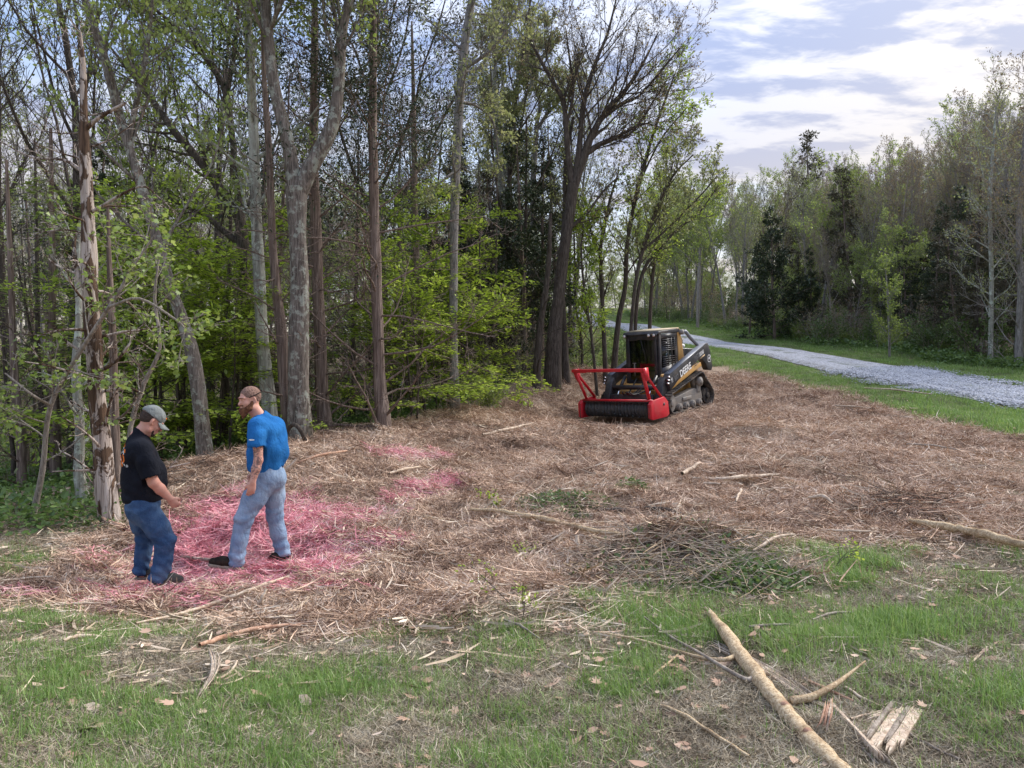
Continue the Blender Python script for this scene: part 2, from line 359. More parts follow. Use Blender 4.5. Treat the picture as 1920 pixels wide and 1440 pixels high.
# ------------------------------------------------------------------ material helper
class NM:
    def __init__(s, name):
        s.m = bpy.data.materials.new(name); s.m.use_nodes = True; s.t = s.m.node_tree; s.t.nodes.clear()
        s.out = s.t.nodes.new('ShaderNodeOutputMaterial')
    def n(s, t, **k):
        x = s.t.nodes.new(t)
        for a, b in k.items(): setattr(x, a, b)
        return x
    def l(s, a, b): s.t.links.new(a, b)
    def put(s, sock, v):
        if isinstance(v, (int, float)): sock.default_value = v
        elif isinstance(v, tuple): sock.default_value = (*v, 1) if len(v) == 3 and sock.type == 'RGBA' else v
        else: s.l(v, sock)
    def coord(s, kind='Object', scale=(1, 1, 1), rot=(0, 0, 0)):
        if kind == 'World': o = s.n('ShaderNodeNewGeometry').outputs['Position']
        else: o = s.n('ShaderNodeTexCoord').outputs[kind]
        m = s.n('ShaderNodeMapping'); s.l(o, m.inputs[0]); m.inputs['Scale'].default_value = scale; m.inputs['Rotation'].default_value = rot
        return m.outputs[0]
    def noise(s, vec, scale, detail=4, rough=.6, dist=0, color=False):
        x = s.n('ShaderNodeTexNoise'); s.l(vec, x.inputs['Vector']); x.inputs['Scale'].default_value = scale
        x.inputs['Detail'].default_value = detail; x.inputs['Roughness'].default_value = rough; x.inputs['Distortion'].default_value = dist
        return x.outputs[1 if color else 0]
    def vor(s, vec, scale, feature='F1', out=0, rand=1.0):
        x = s.n('ShaderNodeTexVoronoi', feature=feature); s.l(vec, x.inputs['Vector']); x.inputs['Scale'].default_value = scale
        x.inputs['Randomness'].default_value = rand
        return x.outputs[out]
    def ramp(s, v, stops):
        x = s.n('ShaderNodeValToRGB'); s.l(v, x.inputs[0]); e = x.color_ramp.elements
        while len(e) < len(stops): e.new(.5)
        for i, (p, c) in enumerate(stops): e[i].position = p; e[i].color = (*c, 1) if len(c) == 3 else c
        return x.outputs[0]
    def mapr(s, v, a, b, c=0.0, d=1.0):
        x = s.n('ShaderNodeMapRange'); s.l(v, x.inputs[0])
        for i, k in enumerate((a, b, c, d)): x.inputs[i + 1].default_value = k
        return x.outputs[0]
    def mix(s, f, a, b, mode='MIX'):
        x = s.n('ShaderNodeMix', data_type='RGBA', blend_type=mode); s.put(x.inputs[0], f); s.put(x.inputs[6], a); s.put(x.inputs[7], b); return x.outputs[2]
    def math(s, op, a, b=None):
        x = s.n('ShaderNodeMath', operation=op); s.put(x.inputs[0], a)
        if b is not None: s.put(x.inputs[1], b)
        return x.outputs[0]
    def attr(s, name, out='Color', t='GEOMETRY'):
        x = s.n('ShaderNodeAttribute', attribute_name=name, attribute_type=t); return x.outputs[out]
    def rnd(s): return s.n('ShaderNodeObjectInfo').outputs['Random']
    def bump(s, h, strength=.5, dist=.02):
        x = s.n('ShaderNodeBump'); s.l(h, x.inputs['Height']); x.inputs['Strength'].default_value = strength; x.inputs['Distance'].default_value = dist; return x.outputs[0]
    def pbr(s, color, rough=.8, metal=0.0, normal=None, spec=.3, alpha=None):
        b = s.n('ShaderNodeBsdfPrincipled'); s.put(b.inputs['Base Color'], color); s.put(b.inputs['Roughness'], rough); s.put(b.inputs['Metallic'], metal)
        b.inputs['Specular IOR Level'].default_value = spec
        if normal is not None: s.l(normal, b.inputs['Normal'])
        if alpha is not None: s.put(b.inputs['Alpha'], alpha)
        s.l(b.outputs[0], s.out.inputs[0]); return s.m
    def leaf(s, color, trans=.35, rough=.6):
        d = s.n('ShaderNodeBsdfDiffuse'); t = s.n('ShaderNodeBsdfTranslucent'); g = s.n('ShaderNodeBsdfGlossy')
        for x in (d, t): s.put(x.inputs[0], color)
        m = s.n('ShaderNodeMixShader'); m.inputs[0].default_value = trans; s.l(d.outputs[0], m.inputs[1]); s.l(t.outputs[0], m.inputs[2])
        g.inputs['Roughness'].default_value = .45; s.put(g.inputs[0], (.9, .95, .9))
        m2 = s.n('ShaderNodeMixShader'); m2.inputs[0].default_value = .04; s.l(m.outputs[0], m2.inputs[1]); s.l(g.outputs[0], m2.inputs[2])
        s.l(m2.outputs[0], s.out.inputs[0]); return s.m
# ------------------------------------------------------------------ ground
def make_ground():
    nx, ny = 450, 420
    s = np.linspace(-1, 1, nx); xs = 125 * np.sinh(4.2 * s) / np.sinh(4.2)
    t = np.linspace(0, 1, ny); ys = -8 + 212 * np.sinh(4.0 * t) / np.sinh(4.0)
    X, Y = np.meshgrid(xs, ys, indexing='ij'); Z = hgt(X, Y)
    rd = road_d(X, Y); Z = Z - .05 * (rd < 1.6)
    m = m_mulch(X, Y); g = m_green(X, Y); p = m_pink(X, Y)
    v = np.c_[X.ravel(), Y.ravel(), Z.ravel()]
    idx = np.arange(nx * ny).reshape(nx, ny)
    q = np.stack([idx[:-1, :-1], idx[1:, :-1], idx[1:, 1:], idx[:-1, 1:]], -1).reshape(-1, 4)
    me = new_mesh('ground', v, q, np.c_[m.ravel(), g.ravel(), p.ravel()], smooth=True)
    N_ = NM('ground_soil'); c = N_.coord('World')
    sp = N_.n('ShaderNodeSeparateColor'); N_.l(N_.attr('tint'), sp.inputs[0])
    n1 = N_.noise(c, 1.3, 5, .65); n2 = N_.noise(c, 14, 5, .7); n3 = N_.noise(c, 70, 3, .7)
    soil = N_.ramp(n1, [(.3, (.13, .088, .060)), (.5, (.22, .15, .105)), (.68, (.33, .195, .135))])
    soil = N_.mix(N_.mapr(n2, .35, .65), soil, (.26, .215, .15), 'MIX')
    litter = N_.ramp(n3, [(.35, (.10, .075, .05)), (.5, (.28, .22, .155)), (.64, (.55, .46, .34))])
    soil = N_.mix(.55, soil, litter)
    mul = N_.ramp(n3, [(.36, (.12, .085, .06)), (.5, (.33, .24, .17)), (.66, (.62, .50, .37))])
    mul = N_.mix(N_.mapr(N_.noise(c, .8, 3, .5), .35, .7, 0, .55), mul, (.25, .165, .115))
    green = N_.ramp(n2, [(.3, (.05, .085, .022)), (.55, (.09, .16, .04)), (.75, (.17, .20, .07))])
    pink = N_.ramp(n3, [(.36, (.20, .03, .05)), (.6, (.50, .14, .17))])
    col = N_.mix(sp.outputs[0], soil, mul); col = N_.mix(N_.math('MULTIPLY', sp.outputs[1], .8), col, green); col = N_.mix(N_.math('MULTIPLY', sp.outputs[2], .85), col, pink)
    bp = N_.bump(N_.math('ADD', n2, N_.math('MULTIPLY', n3, .6)), .9, .03)
    return link('ground', me, N_.pbr(col, .95, normal=bp, spec=.1), kind='structure')
make_ground()
def make_road():
    n = len(ROAD); t = np.gradient(ROAD, axis=0); t /= np.linalg.norm(t, axis=1, keepdims=True); nr = np.c_[-t[:, 1], t[:, 0]]
    us = np.linspace(-1, 1, 11); hw = 1.22 + (fbm(np.arange(n) * .6, np.zeros(n), 2, 3) - .5) * .3
    pts = ROAD[:, None] + nr[:, None] * (us[None, :, None] * hw[:, None, None])
    Z = base_h(pts[..., 0], pts[..., 1]) + .055 - .10 * np.clip(np.abs(us)[None] - .8, 0, 1) / .2 * .8 - .015 * (np.abs(np.abs(us) - .45)[None] < .15)
    v = np.c_[pts.reshape(-1, 2), Z.ravel()]; idx = np.arange(n * 11).reshape(n, 11)
    q = np.stack([idx[:-1, :-1], idx[:-1, 1:], idx[1:, 1:], idx[1:, :-1]], -1).reshape(-1, 4)
    tint = np.broadcast_to(np.abs(us)[None], (n, 11)).ravel()
    N_ = NM('road_gravel'); c = N_.coord('World')
    vo = N_.vor(c, 34, out=1); vd = N_.vor(c, 34, out=0); n1 = N_.noise(c, .9, 4, .6); n2 = N_.noise(c, 5, 4, .65)
    g = N_.n('ShaderNodeSeparateColor'); N_.l(vo, g.inputs[0])
    col = N_.ramp(g.outputs[0], [(0, (.26, .27, .31)), (.5, (.41, .42, .45)), (1, (.62, .63, .67))])
    col = N_.mix(N_.mapr(n2, .5, .72, 0, .7), col, (.24, .235, .23))
    edge = N_.attr('tint', 'Fac')
    col = N_.mix(N_.math('MULTIPLY', N_.mapr(edge, .68, .95, 0, .8), N_.mapr(n2, .35, .6)), col, (.20, .19, .15)); mid = N_.math('LESS_THAN', edge, .22)
    col = N_.mix(N_.math('MULTIPLY', mid, N_.mapr(n1, .45, .62, 0, .8)), col, (.09, .12, .05))
    o = link('gravel_road', new_mesh('gravel_road', v, q, tint, True), N_.pbr(col, .9, normal=N_.bump(vd, 1, .03), spec=.2), kind='structure')
make_road()

# ------------------------------------------------------------------ vegetation materials
def bark(name, c0, c1, c2, sz=.12, lichen=None, scale=34, bumpd=.03):
    N_ = NM(name); c = N_.coord('Object', (1, 1, sz)); c2_ = N_.coord('Object')
    n1 = N_.noise(c, scale, 5, .7, .6); n2 = N_.noise(c2_, 2.2, 4, .6)
    col = N_.ramp(n1, [(.32, c0), (.5, c1), (.68, c2)])
    col = N_.mix(N_.mapr(n2, .45, .7, 0, .5), col, c1)
    if lichen: col = N_.mix(N_.mapr(N_.noise(c2_, 7, 5, .7), .52, .60, 0, .75), col, lichen)
    return N_.pbr(col, .93, normal=N_.bump(n1, .9, bumpd), spec=.12)
B_OAK = bark('bark_oak', (0.046, 0.039, 0.033), (0.163, 0.139, 0.119), (0.341, 0.302, 0.264), lichen=(0.388, 0.419, 0.357))
B_GREY = bark('bark_grey', (0.078, 0.071, 0.067), (0.232, 0.217, 0.202), (0.419, 0.395, 0.372))
B_LICH = bark('bark_lichen', (0.093, 0.090, 0.078), (0.310, 0.310, 0.271), (0.527, 0.527, 0.465), lichen=(0.558, 0.635, 0.542), scale=10)
B_CED = bark('bark_cedar', (.060, .043, .036), (.185, .140, .118), (.40, .325, .275), sz=.05, scale=30)
B_DARK = bark('bark_dark', (0.028, 0.023, 0.020), (0.085, 0.071, 0.060), (0.171, 0.146, 0.124))
B_TWIG = bark('bark_pale', (0.124, 0.109, 0.093), (0.310, 0.271, 0.232), (0.512, 0.465, 0.403))
def snag_mat():
    N_ = NM('bare_weathered_wood'); c = N_.coord('Object', (1, 1, .045)); c2 = N_.coord('Object', (1, 1, .45))
    n1 = N_.noise(c, 30, 5, .7, .5); n2 = N_.noise(c2, 5.5, 4, .6, .8)
    wood = N_.ramp(n1, [(.3, (.12, .09, .075)), (.5, (.42, .35, .30)), (.7, (.62, .56, .52))])
    brk = N_.ramp(n1, [(.35, (.03, .018, .012)), (.65, (.16, .10, .065))])
    col = N_.mix(N_.mapr(n2, .485, .525), wood, brk)
    return N_.pbr(col, .85, normal=N_.bump(N_.math('ADD', n1, N_.mapr(n2, .485, .525)), 1, .02), spec=.2)
B_SNAG = snag_mat()
def leafmat(name, c0, c1, c2, trans=.4):
    N_ = NM(name); t = N_.attr('tint', 'Fac'); 
    big_ = N_.noise(N_.coord('World'), .6, 3, .6)
    f = N_.math('ADD', N_.math('MULTIPLY', t, .6), N_.math('MULTIPLY', big_, .4))
    f = N_.math('ADD', f, N_.math('MULTIPLY', N_.math('SUBTRACT', N_.rnd(), .5), .25))
    return N_.leaf(N_.ramp(f, [(.2, c0), (.5, c1), (.8, c2)]), trans)
L_SPR = leafmat('leaf_spring_green', (.14, .19, .04), (.27, .35, .07), (.40, .48, .13), .55)
L_PALE = leafmat('leaf_pale_bud', (.14, .15, .055), (.27, .31, .11), (.40, .41, .18), .55)
L_RUST = leafmat('leaf_rusty_bud', (.15, .10, .06), (.27, .20, .11), (.36, .32, .17))
L_BRI = leafmat('leaf_bright_green', (.20, .29, .03), (.37, .50, .055), (.54, .64, .11), .5)
L_MAP = leafmat('leaf_maple', (.13, .20, .035), (.26, .37, .07), (.42, .50, .14), .5)
L_CED = leafmat('needles_cedar', (.016, .026, .011), (.034, .052, .021), (.065, .085, .034), .12)
L_CEDB = leafmat('needles_bronze', (.045, .04, .025), (.075, .07, .042), (.12, .11, .065), .12)
L_SHR = leafmat('leaf_shrub', (.055, .095, .022), (.11, .175, .045), (.19, .27, .08), .35)
L_WHT = leafmat('petal_white', (.62, .66, .58), (.78, .80, .75), (.85, .87, .84), .3)

# ------------------------------------------------------------------ tree generator
def unit(v): return v / (np.linalg.norm(v) + 1e-12)
def perp(d, a):
    r = np.array([0, 0, 1.0]) if abs(d[2]) < .95 else np.array([1.0, 0, 0])
    u = unit(np.cross(d, r)); w = np.cross(d, u); return math.cos(a) * u + math.sin(a) * w
def perps(d, a):
    r = np.where((np.abs(d[:, 2]) < .95)[:, None], np.array([0, 0, 1.0]), np.array([1.0, 0, 0]))
    u = np.cross(d, r); u /= np.linalg.norm(u, axis=1, keepdims=True) + 1e-9; w = np.cross(d, u)
    return np.cos(a)[:, None] * u + np.sin(a)[:, None] * w
def units(v): return v / (np.linalg.norm(v, axis=-1, keepdims=True) + 1e-12)
class Tree:
    """branches kept in batches (points, radii, level), grown a whole level at a time"""
    def __init__(s, seed): s.r = random.Random(seed); s.g = np.random.default_rng(seed); s.br = []; s.tips = []
    def limb(s, pts, rad, lvl=0):
        pts = catmull(pts, 4) if len(pts) > 2 else np.asarray(pts, float)
        m = len(pts); rr = np.interp(np.linspace(0, 1, m), np.linspace(0, 1, len(rad)), rad)
        s.br.append((pts[None], rr[None], lvl)); return pts, rr
    def growv(s, p, d, L_, r0, lvl, spec):
        q = spec[lvl]; n = q.get('seg', 5); m = len(p); d = units(d); st = (L_ / n)[:, None]; pts = [p]
        for i in range(n):
            d = units(d + s.g.normal(size=(m, 3)) * q.get('w', .12) + np.array([0, 0, q.get('up', .05)])); pts.append(pts[-1] + d * st)
        pts = np.stack(pts, 1); rr = r0[:, None] * np.linspace(1, q.get('tip', .3), n + 1)[None]
        s.br.append((pts, rr, lvl))
        if lvl >= len(spec) - 1: s.tips.append(pts)
        else: s.kidsv(pts, rr, L_, lvl, spec, q.get('t0', .25), q.get('n', 5))
    def kidsv(s, pts, rr, L_, lvl, spec, t0, k):
        q = spec[lvl]; m = len(pts); n = pts.shape[1] - 1; k = int(k); g = s.g
        t = np.minimum(t0 + (1 - t0) * (np.arange(k)[None] + g.random((m, k))) / k, .999); x = t * n; i = x.astype(int); f = x - i; r_ = np.arange(m)[:, None]
        p = pts[r_, i] * (1 - f[..., None]) + pts[r_, i + 1] * f[..., None]; r = rr[r_, i] * (1 - f) + rr[r_, i + 1] * f
        d = units(pts[r_, i + 1] - pts[r_, i]); ph = g.random((m, 1)) * 6.28 + np.arange(k)[None] * 2.4 + g.normal(0, .5, (m, k))
        a = np.radians(q.get('ang', 45) * (1 + g.normal(0, .18, (m, k)))).ravel(); d = d.reshape(-1, 3); pd = perps(d, ph.ravel())
        if 'flat' in q: pd[:, 2] *= q['flat']; pd = units(pd)
        dd = d * np.cos(a)[:, None] + pd * np.sin(a)[:, None]
        env = np.vectorize(q.get('env', lambda t: 1.0 - .55 * t))(t)
        Ln = (L_[:, None] * q.get('ratio', .5) * env * g.uniform(.7, 1.25, (m, k))).ravel()
        rn = np.maximum((r * q.get('rr', .5)).ravel(), .0018)
        s.growv(p.reshape(-1, 3), dd, np.maximum(Ln, .03), rn, lvl + 1, spec)
    def grow(s, p, d, L_, r0, lvl, spec): s.growv(np.array([p], float), np.array([d], float), np.array([L_], float), np.array([r0], float), lvl, spec)
    def kids(s, pts, rr, L_, lvl, spec, t0=.25, count=5): s.kidsv(pts[None], rr[None], np.array([L_], float), lvl, spec, t0, count)
    def wood(s, sides=(14, 7, 5, 3, 3), minr=.0025, bump=.06):
        V = []; F = []; off = 0
        for p, r, lvl in s.br:
            k = sides[min(lvl, len(sides) - 1)]; n = p.shape[1]; r = np.maximum(r, minr)
            t = np.gradient(p, axis=1); t = units(t)
            u = np.zeros_like(p); a = np.where((np.abs(t[:, 0, 2]) < .9)[:, None], np.array([0, 0, 1.0]), np.array([1.0, 0, 0]))
            for i in range(n):
                a = a - t[:, i] * (a * t[:, i]).sum(1, keepdims=True); a = units(a); u[:, i] = a
            w = np.cross(t, u); th = np.linspace(0, 2 * np.pi, k, endpoint=False)
            off_ = np.cos(th)[None, None, :, None] * u[:, :, None] + np.sin(th)[None, None, :, None] * w[:, :, None]
            rad = r[:, :, None] * np.ones(k)
            if k >= 8:
                q = p[:, :, None] + off_ * r[:, :, None, None]
                nn = vnoise3(q * np.array([9, 9, 1.6]) + 3, 1) - .5; n2 = vnoise3(q * np.array([2.2, 2.2, 1.2]), 2) - .5
                rad = rad * (1 + bump * 2.2 * nn + bump * 3 * n2)
            v = p[:, :, None] + off_ * rad[..., None]
            idx = np.arange(len(p) * n * k).reshape(len(p), n, k) + off; nx = np.roll(idx, -1, 2)
            F.append(np.stack([idx[:, :-1], nx[:, :-1], nx[:, 1:], idx[:, 1:]], -1).reshape(-1, 4))
            V.append(v.reshape(-1, 3)); off += len(p) * n * k
        return np.concatenate(V), np.concatenate(F)
    def leafpts(s, per, spread=.05, tfrom=.2):
        if not s.tips: return np.zeros((0, 3)), np.zeros((0, 3))
        out = []; dr = []; g = s.g
        for pts in s.tips:
            k = int(g.poisson(per * len(pts))); n = pts.shape[1]; ln = np.linalg.norm(pts[:, -1] - pts[:, 0], axis=1); cw = np.cumsum(ln); b = np.searchsorted(cw, g.random(k) * cw[-1]).clip(0, len(pts) - 1)
            x = (tfrom + (1 - tfrom) * g.random(k)) * (n - 1.001); i = x.astype(int); f = (x - i)[:, None]
            out.append(pts[b, i] * (1 - f) + pts[b, i + 1] * f + g.normal(0, spread, (k, 3))); dr.append(units(pts[:, -1] - pts[:, 0])[b])
        return np.concatenate(out), np.concatenate(dr)
LOBE = np.array([[0, 0], [.28, .10], [.50, .34], [.26, .40], [.34, .78], [.12, .62], [0, 1.0], [-.12, .62], [-.34, .78], [-.26, .40], [-.50, .34], [-.28, .10]])
OVAL = np.array([[0, 0], [.26, .35], [.2, .72], [0, 1.0], [-.2, .72], [-.26, .35]])
DIA = np.array([[0, 0], [.32, .5], [0, 1.0], [-.32, .5]])
def leaves(pts, size, shape=DIA, dirs=None, flat=0.0, droop=0.0, seed=0, jit=.3, narrow=1.0):
    """one little polygon per point, randomly turned; flat=1 horizontal. tint random per leaf"""
    rg = np.random.default_rng(seed); n = len(pts)
    if n == 0: return np.zeros((0, 3)), [], np.zeros(0)
    a = rg.normal(size=(n, 3)); a[:, 2] *= (1 - flat)
    if dirs is not None: a = a * .7 + dirs * .8
    a[:, 2] -= droop; a /= np.linalg.norm(a, axis=1, keepdims=True)
    nn = rg.normal(size=(n, 3)) * (1 - flat * .8) + np.array([0, 0, 1.4 * flat + .2])
    b = np.cross(a, nn); b /= np.linalg.norm(b, axis=1, keepdims=True) + 1e-9
    sz = size * (1 + jit * rg.normal(size=n)).clip(.4, 1.9)
    nrm = np.cross(a, b); k = len(shape)
    curl = (shape[:, 1] - .5) ** 2 * .5
    v = pts[:, None] + sz[:, None, None] * (shape[None, :, 1:2] * a[:, None] + shape[None, :, 0:1] * narrow * b[:, None] + curl[None, :, None] * nrm[:, None] * rg.normal(0, .7, (n, 1, 1)))
    f = np.arange(n * k).reshape(n, k); t = np.repeat(rg.random(n), k)
    return v.reshape(-1, 3), f, t
def mk_tree(name, T, loc, barkm, leaf=None, label=None, cat='tree', group=None, wood_kw={}, shift=None, twig_split=False):
    """T in world coordinates (shift = loc) or local; returns root"""
    root = empty(name, loc, label, cat, group)
    sh = np.array(shift if shift is not None else (0, 0, 0))
    v, f = T.wood(**wood_kw); link('trunk', new_mesh('trunk', v - sh, f, None, True), barkm, root)
    for (lv, lf, lt, lm, nm) in (leaf or []):
        if len(lv): link(nm, new_mesh(nm, lv - sh, lf, lt), lm, root)
    return root
def copy_tree(o, loc, rz, sc_, label=None, group=None, tilt=(0, 0)):
    c = o.copy(); COL.objects.link(c); c.location = loc; c.rotation_euler = (tilt[0], tilt[1], rz); c.scale = (sc_,) * 3 if np.isscalar(sc_) else sc_
    if label: c['label'] = label
    if group: c['group'] = group
    for ch in o.children:
        k = ch.copy(); COL.objects.link(k); k.parent = c
    return c
# ------------------------------------------------------------------ tree prototypes (local coordinates)
def S_broad(n0=15, n1=7, n2=5, a0=42, a1=36, a2=34, up=.1, r0=.42, fine=True):
    s = [dict(n=n0, ang=a0, ratio=r0, w=.045, up=.06, seg=10, t0=.33, tip=.18, env=lambda t: 1.15 - .6 * t),
         dict(n=n1, ang=a1, ratio=.5, w=.10, up=up, seg=6, t0=.2, rr=.45),
         dict(n=n2, ang=a2, ratio=.55, w=.12, up=up, seg=4, t0=.15, rr=.5)]
    if fine: s.append(dict(n=4, ang=30, ratio=.6, w=.12, up=up, seg=3, t0=.1, rr=.7))
    s.append(dict(seg=1, w=.12, up=up, tip=.5)); return s
def S_limb(n1=6, n2=5, n3=4, a=34, up=.08, flat=None, r=.5):
    b = dict(flat=flat) if flat is not None else {}
    return [dict(n=n1, ang=a + 6, ratio=r, w=.1, up=up, seg=6, t0=.15, rr=.5, **b),
            dict(n=n2, ang=a, ratio=.55, w=.12, up=up, seg=4, t0=.15, rr=.5, **b),
            dict(n=n3, ang=a, ratio=.6, w=.14, up=up, seg=3, t0=.1, rr=.6, **b), dict(seg=1, w=.15, up=up, tip=.5, **b)]
FAR = (0, -400, -50)
def proto(name, T, bk, lv, wood=None):
    root = mk_tree(name, T, (0, 0, 0), bk, lv, wood_kw=wood or {}); root['_p'] = 1; return root
PR = {}
def p_broad(key, seed, h, leafm, per, size, bk, **k):
    T = Tree(seed); T.grow((0, 0, -.3), (.02, .0, 1), h, h * .0105, 0, S_broad(**k))
    p, d = T.leafpts(per, .06); PR[key] = proto('tree', T, bk, [(*leaves(p, size, DIA, d, seed=seed), leafm, 'crown')], dict(sides=(9, 5, 3, 3, 3), minr=.006))
p_broad('budding_a', 1, 14, L_PALE, 1.7, .085, B_GREY, a0=30, up=.16, r0=.40)
p_broad('budding_b', 2, 13, L_SPR, 2.6, .09, B_OAK, a0=36, up=.14)
p_broad('rusty_a', 3, 14, L_RUST, 1.7, .085, B_GREY, a0=26, up=.2, r0=.36)
p_broad('rusty_b', 4, 12.5, L_RUST, 2.4, .08, B_TWIG, a0=34, up=.15)
p_broad('green_a', 5, 12, L_SPR, 4.2, .10, B_OAK, a0=44, up=.09)
p_broad('green_b', 6, 10, L_SPR, 5.0, .11, B_GREY, a0=48, up=.06, r0=.5)
p_broad('bare_a', 7, 14, L_PALE, .6, .07, B_DARK, a0=38, up=.14)
def p_cedar(key, seed, h, lm, w, t0, per=26, dens=34, size=.13, pw=1.0, low=.25):
    T = Tree(seed)
    sp = [dict(n=dens, ang=78, ratio=w, w=.03, up=.05, seg=8, t0=t0, tip=.12, rr=.32, env=lambda t: (low + (1 - low) * min(1, (t - t0 + .05) * 4)) * (1.08 - t) ** pw),
          dict(n=7, ang=42, ratio=.42, w=.12, up=.05, seg=5, t0=.2, rr=.6), dict(seg=3, w=.15, up=.03, tip=.4)]
    T.grow((0, 0, -.3), (0, 0, 1), h, h * .012, 0, sp)
    p, d = T.leafpts(per, .075, .0); PR[key] = proto('cedar_tree', T, B_CED, [(*leaves(p, size, DIA, d, seed=seed, droop=.05, narrow=.55), lm, 'crown')], dict(sides=(9, 4, 3), minr=.006))
p_cedar('cedar_a', 11, 9, L_CED, .24, .12, 34)
p_cedar('cedar_b', 12, 11, L_CED, .20, .35, 30)
p_cedar('cedar_c', 13, 8, L_CEDB, .26, .18, 26)
p_cedar('conifer_a', 14, 7.6, L_CED, .36, .04, 34, dens=52, size=.15, pw=1.15, low=.8)
def p_bareced():
    T = Tree(15)
    sp = [dict(n=46, ang=75, ratio=.17, w=.03, up=.02, seg=9, t0=.12, tip=.2, rr=.16, env=lambda t: 1.1 - .5 * t),
          dict(n=6, ang=45, ratio=.45, w=.16, up=.0, seg=5, t0=.2, rr=.6), dict(n=3, ang=40, ratio=.5, seg=3, w=.2, up=.0), dict(seg=1, w=.1)]
    T.grow((0, 0, -.3), (0, 0, 1), 11, .11, 0, sp)
    p, d = T.leafpts(.9, .1); keep = p[:, 2] > 6.0; p = p[keep]; d = d[keep]; p = np.repeat(p, 5, 0) + np.random.default_rng(3).normal(0, .12, (len(p) * 5, 3)); d = np.repeat(d, 5, 0)
    PR['bare_cedar'] = proto('cedar_tree', T, B_CED, [(*leaves(p, .14, DIA, d, seed=5, narrow=.5), L_CED, 'crown')], dict(sides=(9, 4, 3, 3), minr=.005))
p_bareced()
def p_under(key, seed, h, lm, per, size, n=11, w=.5, flat=.9, bk=B_DARK):
    T = Tree(seed)
    sp = [dict(n=n, ang=74, ratio=w, w=.06, up=.05, seg=8, t0=.12, tip=.2, rr=.4, env=lambda t: 1.1 - .7 * t),
          dict(n=8, ang=46, ratio=.5, w=.05, up=.0, seg=5, t0=.15, rr=.5, flat=.06), dict(n=5, ang=42, ratio=.55, w=.05, up=.0, seg=4, t0=.1, flat=.05), dict(seg=3, w=.05, up=-.02, flat=.1)]
    T.grow((0, 0, -.2), (.05, 0, 1), h, h * .008, 0, sp)
    p, d = T.leafpts(per, .03, .1); p[:, 2] -= .02
    PR[key] = proto('understory_tree', T, bk, [(*leaves(p, size, OVAL, d, flat=flat, droop=.12, seed=seed), lm, 'crown')], dict(sides=(7, 4, 3, 3), minr=.004))
p_under('under_a', 21, 5.5, L_BRI, 8, .095)
p_under('under_b', 22, 4.0, L_BRI, 8, .09, n=13, w=.55)
p_under('under_c', 23, 6.5, L_SPR, 5, .10)
p_under('dogwood', 24, 5.0, L_WHT, 5, .075, n=10, w=.5)
def p_shrub(key, seed, h, lm, per, size, stems=9):
    T = Tree(seed); r = T.r
    sp = [dict(n=7, ang=38, ratio=.45, w=.12, up=.08, seg=5, t0=.2, rr=.6), dict(n=5, ang=40, ratio=.5, w=.12, up=.05, seg=3), dict(seg=1, w=.15)]
    for i in range(stems):
        a = r.random() * 6.28; T.grow((r.gauss(0, h * .18), r.gauss(0, h * .18), -.1), (math.cos(a) * .5, math.sin(a) * .5, 1), h * r.uniform(.6, 1), .012, 0, sp)
    p, d = T.leafpts(per, .06)
    PR[key] = proto('shrub', T, B_TWIG, [(*leaves(p, size, OVAL, d, seed=seed), lm, 'foliage')], dict(sides=(4, 3, 3), minr=.003))
p_shrub('shrub_a', 31, 1.8, L_SHR, 5, .08)
p_shrub('shrub_b', 32, 1.3, L_SPR, 4, .07)
p_shrub('shrub_c', 33, 2.4, L_RUST, 2, .06, 12)
def p_pole(key, seed, h, lean):
    T = Tree(seed); s = S_broad(9, 6, 4, 36, 34, 32, .12, .26); s[0]['t0'] = .62; s[0]['seg'] = 14
    T.grow((0, 0, -.3), (lean, 0, 1), h, h * .008, 0, s)
    for i in range(14):     # dead stubs
        z_ = h * (.12 + .5 * i / 14); q = T.br[0][0][0]; pt = np.array([np.interp(z_, q[:, 2], q[:, 0]), np.interp(z_, q[:, 2], q[:, 1]), z_])
        a = T.r.random() * 6.28; T.grow(pt, (math.cos(a), math.sin(a), .2), T.r.uniform(.4, 1.6), .012, 2, [0, 0, dict(n=3, ang=40, ratio=.5, seg=4, w=.12), dict(seg=3, w=.15)])
    T.tips = [t for t in [t[t[:, 0, 2] > h * .5] for t in T.tips] if len(t)]
    p, d = T.leafpts(1.3, .06); PR[key] = proto('tree', T, B_DARK, [(*leaves(p, .09, DIA, d, seed=seed), L_SPR, 'crown')], dict(sides=(9, 5, 3, 3, 3), minr=.006))
p_pole('pole_a', 41, 13, .03); p_pole('pole_b', 42, 15, -.04)

